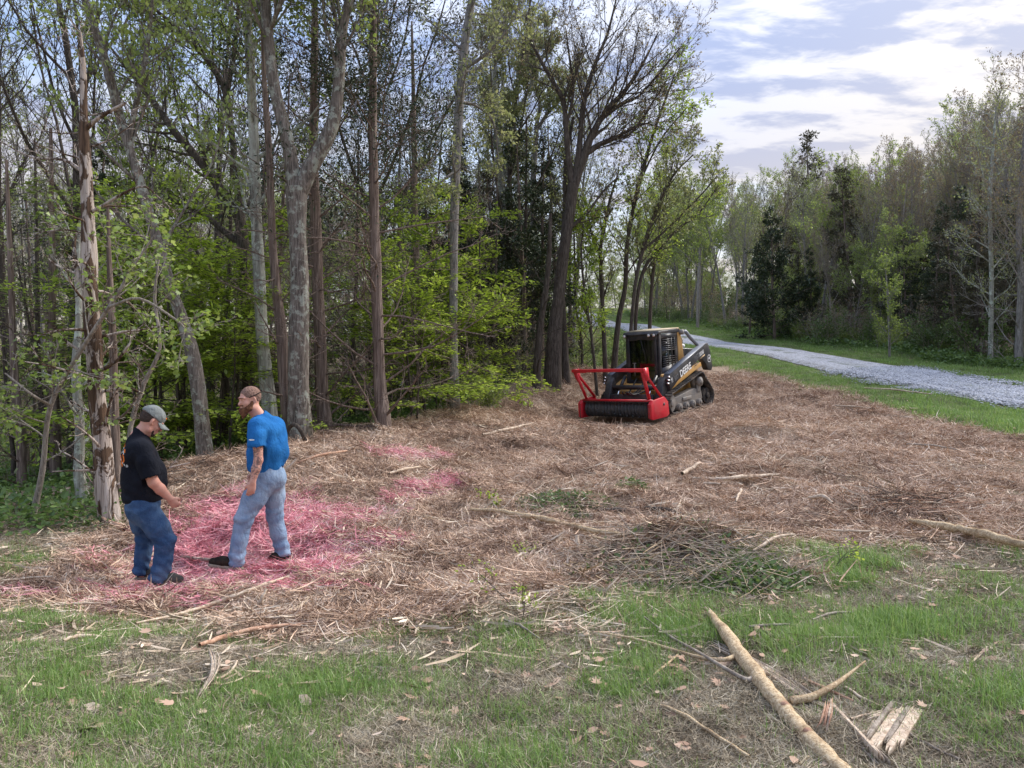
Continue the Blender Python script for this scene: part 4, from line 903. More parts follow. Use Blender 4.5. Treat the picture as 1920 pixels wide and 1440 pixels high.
# low growth that closes the woods near the ground
for i in range(150):
    y = wr.uniform(34, 78); u = wr.uniform(-60, 1980); x = (u - 960) / 1440 * y
    if road_d(np.array([x]), np.array([y]))[0] < 5.5 or sdist(MULCH, np.array([x]), np.array([y]))[0] > -3: continue
    put(wr.choice(['shrub_c', 'shrub_a', 'under_c', 'shrub_b', 'cedar_c']), x, y, wr.uniform(.9, 1.5) if y < 55 else wr.uniform(1.2, 2.0))
for i in range(95):
    y = wr.uniform(84, 135); u = wr.uniform(900, 1560); x = (u - 960) / 1440 * y
    if road_d(np.array([x]), np.array([y]))[0] < 5: continue
    put(wr.choice(['green_b', 'green_b', 'shrub_b', 'green_a']), x, y, wr.uniform(.42, .62), zoff=-1.2)
for i in range(130):
    y = wr.uniform(44, 92); u = wr.uniform(1190, 2000); x = (u - 960) / 1440 * y
    if x < roadx(y) + 6 or road_d(np.array([x]), np.array([y]))[0] < 6: continue
    put(wr.choice(['shrub_c', 'shrub_a', 'shrub_b']), x, y, wr.uniform(1.3, 2.1), zoff=-.4) if wr.random() < .8 else put('green_b', x, y, wr.uniform(.4, .55), zoff=-.8)
# edge shrubs
for i in range(46):
    y = wr.uniform(26, 72); x = roadx(y) + wr.uniform(4.6, 6.5); put(wr.choice(['shrub_a', 'shrub_b', 'shrub_c', 'shrub_a', 'green_b']) if wr.random() < .85 else 'under_c', x, y, wr.uniform(.5, 1.1))
for u, v, Y, k, s in [(1640,650,36.5,'green_b',.5),(1600,648,37.5,'green_b',.42),(1690,655,35,'under_c',.8),(1560,640,39,'rusty_b',.42),(1835,676,29,'shrub_a',1.3),(1780,668,32,'shrub_c',1.2)]:
    p = P(u, v, Y); put(k, p[0], p[1], s)
for i in range(60):
    y = wr.uniform(17, 50); u = wr.uniform(-60, 1080); x = (u - 960) / 1440 * y
    if ok(x, y, 0.0, -1.2) and leftw(x, y, u): put(wr.choice(['shrub_a', 'shrub_c', 'shrub_b', 'under_b']), x, y, wr.uniform(.6, 1.2))
for u, Y in [(1090,26),(1105,28),(1125,30),(1145,26),(1165,29),(1180,33),(1110,34),(1075,30),(1140,36),(1190,38),(1060,26),(1150,42)]:
    put(wr.choice(['shrub_a', 'shrub_b', 'shrub_a']), (u - 960) / 1440 * Y, Y, wr.uniform(.35, .65))
# labels shared by look-alikes get their place from left to right
ORD = 'first second third fourth fifth sixth seventh eighth ninth tenth eleventh twelfth thirteenth fourteenth fifteenth sixteenth seventeenth eighteenth nineteenth twentieth'.split()
bylab = {}
for o in COL.objects:
    if o.parent is None and o.get('group') and o.get('label'): bylab.setdefault(o['label'], []).append(o)
for lb_, os_ in bylab.items():
    if len(os_) < 2: continue
    os_.sort(key=lambda o: projuv(*o.location)[0])
    for i_, o in enumerate(os_):
        if i_ < len(ORD): o['label'] = f"{lb_}, {ORD[i_] + ' from left' if i_ else 'leftmost'}"
# drop the unplaced prototypes
for k, o in PR.items():
    for ch in list(o.children): bpy.data.objects.remove(ch)
    bpy.data.objects.remove(o)
# ------------------------------------------------------------------ compact track loader with mulching head
def paint(name, col, rough=.45, dust=.35, spec=.4):
    N_ = NM(name); c = N_.coord('Object'); n = N_.noise(c, 3.2, 5, .65); n2 = N_.noise(c, 28, 4, .7)
    f = N_.mapr(N_.math('ADD', N_.math('MULTIPLY', n, .7), N_.math('MULTIPLY', n2, .3)), .45, .68, 0, dust)
    cc = N_.mix(f, col, (.30, .235, .175))
    r = N_.math('ADD', N_.math('MULTIPLY', f, .5), rough)
    return N_.pbr(cc, r, spec=spec, normal=N_.bump(n2, .15, .004))
M_BLK = paint('paint_black_satin', (.022, .024, .030), .38, .25)
M_BLK_SHEEN = paint('boom_top_dusty_sheen', (.16, .18, .22), .42, .3)  # black paint lightened: sheen of the boom's top put into the colour, plus dust
M_YEL = paint('paint_yellow_dusty', (.56, .31, .085), .5, .5)
M_CRM = paint('roof_cream', (.46, .38, .25), .6, .6)
M_RED = paint('paint_red', (.55, .014, .030), .40, .22)
M_RUB = paint('rubber_track', (.030, .029, .030), .8, .55, .15)
M_STL = paint('steel_worn', (.20, .185, .17), .55, .6)
M_ROT = paint('rotor_steel', (.050, .055, .064), .38, .2)
M_CHR = NM('cylinder_chrome'); M_CHR = M_CHR.pbr((.75, .75, .76), .2, 1.0)
M_HOSE = paint('hose_black', (.012, .012, .013), .45, .1)
M_WHT = NM('decal_white').pbr((.78, .78, .76), .6); M_DIM = NM('decal_grey').pbr((.15, .15, .16), .6); M_TAN = NM('decal_tan').pbr((.50, .36, .20), .6)
M_LAMP = NM('lamp_lens').pbr((.70, .70, .68), .15)
def glass(name, col, a):
    N_ = NM(name); g = N_.n('ShaderNodeBsdfGlossy'); g.inputs['Roughness'].default_value = .06; g.inputs[0].default_value = (.9, .93, 1, 1)
    t = N_.n('ShaderNodeBsdfTransparent'); t.inputs[0].default_value = (*col, 1)
    f = N_.n('ShaderNodeFresnel'); f.inputs[0].default_value = 1.45
    m = N_.n('ShaderNodeMixShader'); N_.l(N_.math('ADD', N_.math('MULTIPLY', f.outputs[0], .9), a), m.inputs[0]); N_.l(t.outputs[0], m.inputs[1]); N_.l(g.outputs[0], m.inputs[2]); N_.l(m.outputs[0], N_.out.inputs[0]); return N_.m
M_GLS = glass('cab_glass', (.35, .40, .38), .03)
ld = empty('track_loader', tuple(LO), 'black and dusty yellow compact track loader with red forestry mulcher on the cleared slope', 'track loader')
ld.rotation_mode = 'XYZ'
ld.rotation_euler = (Matrix.Rotation(R(-129.0), 3, 'Z') @ Matrix.Rotation(R(4.74), 3, 'Y') @ Matrix.Rotation(R(.92), 3, 'X')).to_euler('XYZ')
def hullbelt(cs, n=96):
    """outline of a belt around circles (x,z,r), resampled"""
    pts = np.array([[x + r * math.cos(a), z_ + r * math.sin(a)] for x, z_, r in cs for a in np.linspace(0, 2 * np.pi, 48, endpoint=False)])
    o = pts[np.lexsort((pts[:, 1], pts[:, 0]))]
    def half(seq):
        h = []
        for p in seq:
            while len(h) > 1 and (h[-1][0] - h[-2][0]) * (p[1] - h[-2][1]) - (h[-1][1] - h[-2][1]) * (p[0] - h[-2][0]) <= 0: h.pop()
            h.append(p)
        return h
    h = np.array(half(o)[:-1] + half(o[::-1])[:-1]); c = np.r_[h, h[:1]]
    L_ = np.r_[0, np.cumsum(np.linalg.norm(np.diff(c, axis=0), axis=1))]; t = np.linspace(0, L_[-1], n, endpoint=False)
    return np.c_[np.interp(t, L_, c[:, 0]), np.interp(t, L_, c[:, 1])]
for sgn in (1, -1):
    y0, y1 = .58 * sgn, 1.02 * sgn; ym = .8 * sgn
    tr = empty('track', (0, 0, 0)); tr.parent = ld
    o = hullbelt([(.98, .30, .25), (-.62, .70, .22), (-1.08, .28, .23)], 108); nrm = np.c_[np.gradient(np.r_[o[-1:], o, o[:1]][:, 1])[1:-1], -np.gradient(np.r_[o[-1:], o, o[:1]][:, 0])[1:-1]]
    nrm /= np.linalg.norm(nrm, axis=1, keepdims=True); n = len(o)
    ou = o + nrm * .035; V = []
    for q, yy in ((o, y0), (ou, y0), (ou, y1), (o, y1)): V.append(np.c_[q[:, 0], np.full(n, yy), q[:, 1]])
    i = np.arange(n); j = (i + 1) % n; F = [np.c_[i + a * n, j + a * n, j + b * n, i + b * n] for a, b in ((0, 1), (1, 2), (2, 3), (3, 0))]
    b = MB(); b.add(np.concatenate(V), np.concatenate(F)); b.build('track_belt', M_RUB, tr)
    lug = MB()
    for k in range(0, n, 2):
        t = np.array([nrm[k][1], -nrm[k][0]]); c = ou[k] + nrm[k] * .010
        M = np.array([[t[0], 0, nrm[k][0]], [0, 1, 0], [t[1], 0, nrm[k][1]]])
        lug.box((c[0], (y0 + y1) / 2, c[1]), (.036, .43, .03), M)
    lug.build('tread_lugs', M_RUB, tr, kind='stuff')
    w = MB()
    w.prism([(.80, .20), (.86, .40), (.30, .47), (-.40, .55), (-.80, .44), (-.86, .22), (-.6, .17), (.6, .17)], ym - .10 * sgn, ym + .10 * sgn); w.box((.1, ym + .115 * sgn, .33), (.5, .04, .10)); w.box((-.62, ym + .1 * sgn, .52), (.22, .05, .2)); w.build('track_frame', M_STL, tr, bevel=.02)
    for k in range(4):
        q = MB(); q.cyl((.58 - .38 * k, ym - .16 * sgn, .15), (.58 - .38 * k, ym + .18 * sgn, .15), .10, 18); q.cyl((.58 - .38 * k, ym + .18 * sgn, .15), (.58 - .38 * k, ym + .21 * sgn, .15), .045, 12); q.build('roller', M_STL, tr, bevel=.008)
    for nm, x, z_, r in (('idler', .98, .30, .235), ('idler', -1.08, .28, .215)):
        q = MB(); q.cyl((x, ym - .12 * sgn, z_), (x, ym + .12 * sgn, z_), r, 26); q.cyl((x, ym + .12 * sgn, z_), (x, ym + .17 * sgn, z_), r * .4, 14); q.build(nm, M_STL if r > .22 else M_RUB, tr, bevel=.01)
    q = MB(); te = []
    for k in range(26):
        for rr in ((.20, .0), (.155, .5)): te.append((-.62 + rr[0] * math.cos((k + rr[1]) / 26 * 6.283), .70 + rr[0] * math.sin((k + rr[1]) / 26 * 6.283)))
    q.prism(te, ym - .05 * sgn, ym + .06 * sgn); q.cyl((-.62, ym + .05 * sgn, .70), (-.62, ym + .19 * sgn, .70), .125, 20); q.cyl((-.62, ym + .19 * sgn, .70), (-.62, ym + .21 * sgn, .70), .085, 16)
    q.build('drive_sprocket', M_STL, tr)
# chassis, yellow
b = MB(); b.prism([(1.0, .32), (1.02, .62), (.70, .80), (.70, 1.0), (-1.35, 1.22), (-1.42, .62), (-1.25, .32)], -.54, .54); b.build('chassis', M_YEL, ld, bevel=.02)
for sgn in (1, -1):
    b = MB(); b.prism([(.92, .63), (.95, .74), (.3, .96), (-.45, 1.16), (-.85, 1.20), (-.9, 1.10), (-.4, .98)], .54 * sgn, .90 * sgn); b.build('fender', M_YEL, ld, bevel=.012)
    b = MB(); b.prism([(.98, .35), (1.02, .66), (.6, .82), (-.2, 1.0), (-.45, .86), (.7, .5)], .53 * sgn, .585 * sgn); b.build('side_plate', M_YEL, ld)
b = MB(); b.prism([(-.62, 1.0), (-.62, 1.62), (-1.30, 1.56), (-1.46, 1.42), (-1.50, .62), (-1.3, .60)], -.50, .50); hd = b.build('engine_hood', M_BLK, ld, bevel=.03)
for k in range(6):
    b = MB(); b.box((-.95, .505, 1.12 + k * .06), (.45, .012, .03)); b.build('hood_louvre', M_HOSE, hd)
b = MB(); b.tube([(-1.0, .28, 1.5), (-1.0, .28, 1.78), (-1.08, .28, 1.86)], .04, 10); b.build('exhaust_pipe', M_STL, ld)
b = MB(); b.sphere((-.80, .40, 1.66), (.10, .07, .06)); b.build('filler_cap', M_WHT, ld, smooth=True)
# cab
cb = empty('cab', (0, 0, 0)); cb.parent = ld
x0, x1, z0, z1, yw = -.32, .68, .78, 2.08, .50
for sgn in (1, -1):
    b = MB(); b.prism([(x1 + .04, z0), (x1 - .02, z1), (x1 - .12, z1), (x1 - .07, z0)], (yw - .07) * sgn, yw * sgn); b.build('front_post', M_BLK, cb, bevel=.008)
    b = MB(); b.box((x0 + .05, sgn * (yw - .04), (z0 + z1) / 2), (.12, .08, z1 - z0)); b.build('rear_post', M_BLK, cb, bevel=.008)
    b = MB(); b.prism([(x1 - .12, z1 - .16), (x1 - .12, z1 - .04), (x0, z1 - .04), (x0, z1 - .16)], (yw - .06) * sgn, (yw + .004) * sgn); b.build('side_beam', M_BLK, cb)
    b = MB(); b.prism([(x1 - .1, z0), (x1 - .11, z0 + .38), (x0, z0 + .50), (x0, z0)], (yw - .06) * sgn, (yw + .004) * sgn); b.build('side_panel', M_BLK, cb)
    b = MB(); b.box(((x0 + x1) / 2 - .02, sgn * (yw - .045), 1.55), (.84, .008, .80)); b.build('side_window', M_GLS, cb)
    sl = MB()
    for k in range(13):
        if k in (5, 6): continue
        z_ = 1.22 + k * .056; sl.box((.14 if k > 6 else .12, sgn * (yw - .005), z_), (.76 if k > 6 else .80, .016, .026))
    for xx in (.22, .02, -.16): sl.box((xx, sgn * (yw + .002), 1.56), (.025, .014, .74))
    sl.build('side_screen', M_BLK, cb)
b = MB(); b.prism([(x1 + .10, z1 - .02), (x1 + .04, z1 + .05), (x0 - .12, z1 + .075), (x0 - .12, z1 - .03)], -yw - .02, yw + .02); rf = b.build('roof', M_BLK, cb, bevel=.012)
b = MB(); b.prism([(x1 - .05, z1 + .055), (x1 - .06, z1 + .075), (x0 - .14, z1 + .10), (x0 - .14, z1 + .078)], -yw + .01, yw - .01); b.build('roof_panel', M_CRM, rf)
b = MB(); b.box((x1 + .015, 0, z1 - .10), (.06, 2 * yw - .12, .14)); b.build('front_header', M_BLK, cb, bevel=.01)
for y_ in (.42, .27, -.45):
    b = MB(); b.cyl((x1 + .06, y_, z1 - .05), (x1 + .13, y_, z1 - .05), .045, 14); lm = b.build('work_light', M_BLK, cb); b = MB(); b.cyl((x1 + .131, y_, z1 - .05), (x1 + .137, y_, z1 - .05), .037, 14); b.build('lens', M_LAMP, lm)
# door
b = MB()
b.prism([(x1 + .06, z0), (x1 + .06, z0 + .10), (x1 + .035, z0 + .10), (x1 + .03, z0)], -.43, .43)
b.box((x1 + .035, .40, 1.38), (.035, .07, 1.16)); b.box((x1 + .035, -.40, 1.38), (.035, .07, 1.16)); b.box((x1 + .02, 0, 1.93), (.035, .8, .06))
dr = b.build('door', M_BLK, cb, bevel=.008)
b = MB(); g = []
ys = np.linspace(-.38, .38, 9); zs = np.linspace(z0 + .08, 1.93, 8)
V = np.array([[x1 + .04 + .05 * (1 - (y / .38) ** 2) - .04 * (z_ - .8) / 1.1, y, z_] for z_ in zs for y in ys]); idx = np.arange(72).reshape(8, 9)
b.add(V, np.stack([idx[:-1, :-1], idx[:-1, 1:], idx[1:, 1:], idx[1:, :-1]], -1).reshape(-1, 4)); b.build('windscreen', M_GLS, dr, smooth=True)
b = MB(); b.box((x1 + .10, -.20, 1.15), (.02, .02, .34)); b.box((x1 + .10, -.20, 1.32), (.02, .10, .02)); b.build('handle', M_STL, dr)
b = MB(); b.tube([(x1 + .10, .02, 1.92), (x1 + .115, .12, 1.55), (x1 + .11, .16, 1.30)], .009, 6); b.build('wiper', M_HOSE, dr)
# interior
b = MB(); b.box((-.02, 0, 1.12), (.48, .50, .16)); b.box((-.24, 0, 1.48), (.14, .46, .66), taper=(1, .8)); b.box((-.26, 0, 1.86), (.10, .24, .16)); b.build('seat', M_HOSE, cb, bevel=.04)
b = MB(); b.box((.18, .34, 1.22), (.40, .12, .14)); b.box((.18, -.34, 1.22), (.40, .12, .14)); b.cyl((.32, .34, 1.28), (.36, .34, 1.46), .025, 8); b.cyl((.32, -.34, 1.28), (.36, -.34, 1.46), .025, 8); b.build('controls', M_BLK, cb, bevel=.01)
b = MB(); b.box((x0 + .02, 0, 1.4), (.03, .86, 1.2)); b.build('rear_wall', M_BLK, cb)
b = MB(); b.box((.25, 0, .84), (.75, .86, .04)); b.build('cab_floor', M_HOSE, cb)
# yellow tower behind the cab
for sgn in (1, -1):
    b = MB(); b.prism([(-.34, 1.22), (-.34, 2.17), (-.46, 2.15), (-.58, 1.78), (-.66, 1.3), (-.66, 1.1)], .30 * sgn, .515 * sgn); b.build('rear_tower', M_YEL, ld, bevel=.012)
    b = MB(); b.tube([(-.46, .56 * sgn, 2.04), (-.62, .60 * sgn, 2.06), (-.78, .64 * sgn, 1.90), (-1.06, .76 * sgn, 1.62)], .05, 8); b.build('rear_link', M_BLK_SHEEN, ld)
    b = MB(); b.cyl((-.46, .50 * sgn, 2.05), (-.46, .62 * sgn, 2.05), .07, 14); b.build('pivot_pin', M_STL, ld)
# boom arms
armpoly = [(1.10, .93), (1.02, 1.04), (-1.18, 1.70), (-1.30, 1.69), (-1.42, 1.50), (-1.53, 1.02), (-1.46, .93), (-1.24, .97), (-1.12, 1.14), (-.92, 1.27), (-.70, 1.28), (.55, .84), (.98, .62)]
for sgn in (1, -1):
    am = empty('boom_arm', (0, 0, 0)); am.parent = ld
    b = MB(); b.prism(armpoly, .76 * sgn, .92 * sgn); b.build('arm_plate', M_BLK, am, bevel=.012)
    b = MB(); e0 = np.array([1.00, 1.045]); e1 = np.array([-1.16, 1.695]); up = np.array([.29, .957]) * .008
    b.prism([e0 + up * .3, e0 + up, e1 + up, e1 + up * .3], .75 * sgn, .93 * sgn); b.build('arm_top_plate', M_BLK_SHEEN, am)  # top face paler than the arm, its reflective sheen painted in
    b = MB(); b.prism([(1.06, .98), (1.20, .86), (1.36, .50), (1.40, .22), (1.26, .20), (1.16, .42), (.96, .66)], .66 * sgn, .84 * sgn); b.build('lower_arm', M_BLK, am, bevel=.012)
    for k in range(3):
        b = MB(); b.cyl((1.02 - k * .03, (.93) * sgn, .78 + k * .08), (1.17 - k * .03, (.93) * sgn, .83 + k * .08), .02, 8); b.build('hose_fitting', M_CHR, am)
    b = MB(); b.tube([(-1.0, .66 * sgn, .95), (-.3, .66 * sgn, 1.02)], .05, 10); b.build('lift_cylinder', M_BLK, am)
    b = MB(); b.tube([(-.3, .66 * sgn, 1.02), (.35, .70 * sgn, 1.02)], .026, 10); b.build('cylinder_rod', M_CHR, am)
    b = MB(); b.tube([(.85, .46 * sgn, .98), (1.12, .46 * sgn, .72)], .045, 10); b.build('tilt_cylinder', M_BLK, am)
    b = MB(); b.tube([(1.12, .46 * sgn, .72), (1.34, .46 * sgn, .46)], .022, 10); b.build('cylinder_rod', M_CHR, am)
b = MB(); b.cyl((1.15, -.76, .72), (1.15, .76, .72), .06, 12); b.build('cross_tube', M_BLK, ld)
b = MB(); b.prism([(1.34, .12), (1.42, .12), (1.36, .56), (1.29, .56)], -.62, .62); b.build('coupler_plate', M_BLK, ld, bevel=.01)
for y_, h in ((.18, .95), (.10, .90), (-.10, .86), (.30, .8)):
    b = MB(); p = catmull([(.78, y_ * 1.6, .92), (1.02, y_ * 1.4, h - .12), (1.30, y_, .62), (1.60, y_ * .7, .58), (1.72, y_ * .5, .66)], 5); b.tube(p, .020, 8); b.build('hydraulic_hose', M_HOSE, ld, smooth=True)
# mulching head
mh = empty('mulcher_head', (0, 0, 0)); mh.parent = ld
pe = [(2.20, .04), (2.23, .30), (2.14, .50), (1.58, .54), (1.40, .40), (1.36, .08), (1.5, .03)]
for sgn in (1, -1):
    b = MB(); b.prism(pe, .99 * sgn, 1.05 * sgn); b.prism([(2.19, .05), (2.26, .08), (2.26, .42), (2.14, .505)], .955 * sgn, 1.05 * sgn + .002 * sgn); ep = b.build('end_plate', M_RED, mh, bevel=.006)
    b = MB()
    for k in range(8): b.cyl((2.255, .985 * sgn, .10 + k * .045), (2.272, .985 * sgn, .10 + k * .045), .012, 6)
    b.build('plate_bolts', M_ROT, ep)
    b = MB(); b.cyl((1.62, 1.05 * sgn, .36), (1.62, 1.062 * sgn, .36), .035, 10); b.build('bearing_cover', M_ROT, ep)
b = MB(); b.prism([(2.11, .525), (2.17, .49), (2.10, .465), (1.62, .36), (1.44, .26), (1.42, .10), (1.38, .10), (1.39, .29), (1.60, .40)], -.985, .985); hs = b.build('housing', M_RED, mh)
b = MB()
for k in range(40): b.box((2.145, -.95 + k * .0487, .455), (.02, .018, .035))
b.build('bolt_row', M_ROT, hs)
# rotor with spiral rings and teeth
rc = np.array([1.92, .27]); V = []; na, nl = 40, 190
for i in range(nl):
    yy = -.945 + 1.89 * i / (nl - 1)
    for k in range(na):
        a = 2 * np.pi * k / na; ph = (yy / .098 + .12 * math.sin(a * 1.0 + yy * 2)) % 1.0
        r = .168 + .050 * (1 - min(1, abs(ph - .5) * 3.4)) ** .6 if abs(ph - .5) * 3.4 < 1 else .168
        V.append((rc[0] + r * math.cos(a), yy, rc[1] + r * math.sin(a)))
idx = np.arange(nl * na).reshape(nl, na); nx = np.roll(idx, -1, 1)
b = MB(); b.add(V, np.stack([idx[:-1], nx[:-1], nx[1:], idx[1:]], -1).reshape(-1, 4)); ro = b.build('rotor', M_ROT, mh, smooth=True)
for k in range(34):
    a = k * 2.05; yy = -.90 + 1.8 * k / 33; b = MB()
    c = (rc[0] + .205 * math.cos(a), yy, rc[1] + .205 * math.sin(a)); ca, sa = math.cos(a), math.sin(a)
    b.box(c, (.05, .05, .07), np.array([[ca, 0, -sa], [0, 1, 0], [sa, 0, ca]])); b.build('tooth', M_ROT, ro, bevel=.006)
pb = empty('push_bar', (0, 0, 0)); pb.parent = mh
b = MB(); b.box((2.46, 0, 1.27), (.075, 2.06, .075)); b.build('top_bar', M_RED, pb, bevel=.008)
for sgn in (1, -1):
    b = MB(); b.tube([(2.06, .90 * sgn, .50), (2.44, .95 * sgn, 1.24)], .048, 4); b.build('front_post', M_RED, pb)
    b = MB(); b.tube([(1.58, .97 * sgn, .52), (2.38, .96 * sgn, 1.22)], .044, 4); b.build('rear_brace', M_RED, pb)
    b = MB(); b.prism([(2.50, 1.31), (2.22, 1.31), (2.18, 1.02), (2.30, .98), (2.40, 1.10)], 1.0 * sgn, .975 * sgn); b.build('gusset', M_RED, pb)
    b = MB(); b.box((2.46, .80 * sgn, 1.235), (.06, .36, .03)); b.build('corner_plate', M_RED, pb)
# lettering and emblem on the visible arm
def text(body, size, mat, name, parent, at, sl, y=.924, sx=1.0, shear=0.0):
    cu = bpy.data.curves.new(name, 'FONT'); cu.body = body; cu.size = size; cu.extrude = .002; cu.offset = size * .02; cu.shear = shear
    t = bpy.data.objects.new('tmp', cu); me = bpy.data.meshes.new_from_object(t); bpy.data.objects.remove(t)
    o = link(name, me, mat, parent); me.materials.clear(); me.materials.append(mat)
    ex = Vector((-math.cos(sl), 0, math.sin(sl))); uz = Vector((math.sin(sl), 0, math.cos(sl))); ny = Vector((0, 1, 0))
    o.matrix_local = Matrix(((ex.x * sx, uz.x, ny.x, at[0]), (0, 0, 1, y), (ex.z * sx, uz.z, ny.z, at[1]), (0, 0, 0, 1))); return o
SL_ = math.atan2(.655, 2.2)
am_l = [o for o in ld.children if o.name.startswith('boom_arm')][0]
text('DEERE', .25, M_WHT, 'lettering', am_l, (.42, .905), SL_, sx=.95)
text('557', .15, M_DIM, 'number_decal', am_l, (.74, .85), SL_)
text('333G', .135, M_WHT, 'model_lettering', am_l, (-.74, 1.36), SL_, sx=.95, shear=.2)
b = MB(); M3 = np.array([[math.cos(SL_), 0, math.sin(SL_)], [0, 1, 0], [-math.sin(SL_), 0, math.cos(SL_)]])
for c, sz in (((-.46, .923, 1.26), (.012, .004, .26)), ((-.68, .923, 1.325), (.012, .004, .26)), ((-.57, .923, 1.42), (.22, .004, .012)), ((-.57, .923, 1.165), (.22, .004, .012)), ((-.53, .923, 1.28), (.02, .004, .2)), ((-.60, .923, 1.30), (.02, .004, .2))): b.box(c, sz, M3)
b.build('grille_decal', M_DIM, am_l)
b = MB(); b.box((-.92, .923, 1.345), (.30, .004, .035), M3); b.build('tan_stripe', M_TAN, am_l)
b = MB(); b.box((.93, .923, .86), (.16, .004, .14), M3); b.build('warning_decal', M_DIM, am_l)
# emblem: ring with a leaping deer
b = MB(); cc = (-1.33, 1.27); n = 28; V = []
for k in range(n):
    a = 2 * np.pi * k / n
    for r in (.098, .082):
        ca, sa = np.sign(math.cos(a)) * abs(math.cos(a)) ** .7, np.sign(math.sin(a)) * abs(math.sin(a)) ** .7
        V.append((cc[0] + r * ca, .925, cc[1] + r * sa * 1.05))
i = np.arange(n) * 2; j = (i + 2) % (2 * n); b.add(V, np.c_[i, i + 1, j + 1, j])
deer = [(-.055, -.01), (-.02, .03), (.02, .02), (.045, .055), (.03, .075), (.062, .062), (.07, .035), (.05, .02), (.04, -.02), (.065, -.05), (.03, -.035), (.0, -.025), (-.03, -.03), (-.06, -.06), (-.045, -.03)]
b.prism([(cc[0] - x, cc[1] + z_) for x, z_ in deer], .924, .9265); b.build('deer_emblem', M_WHT, am_l)
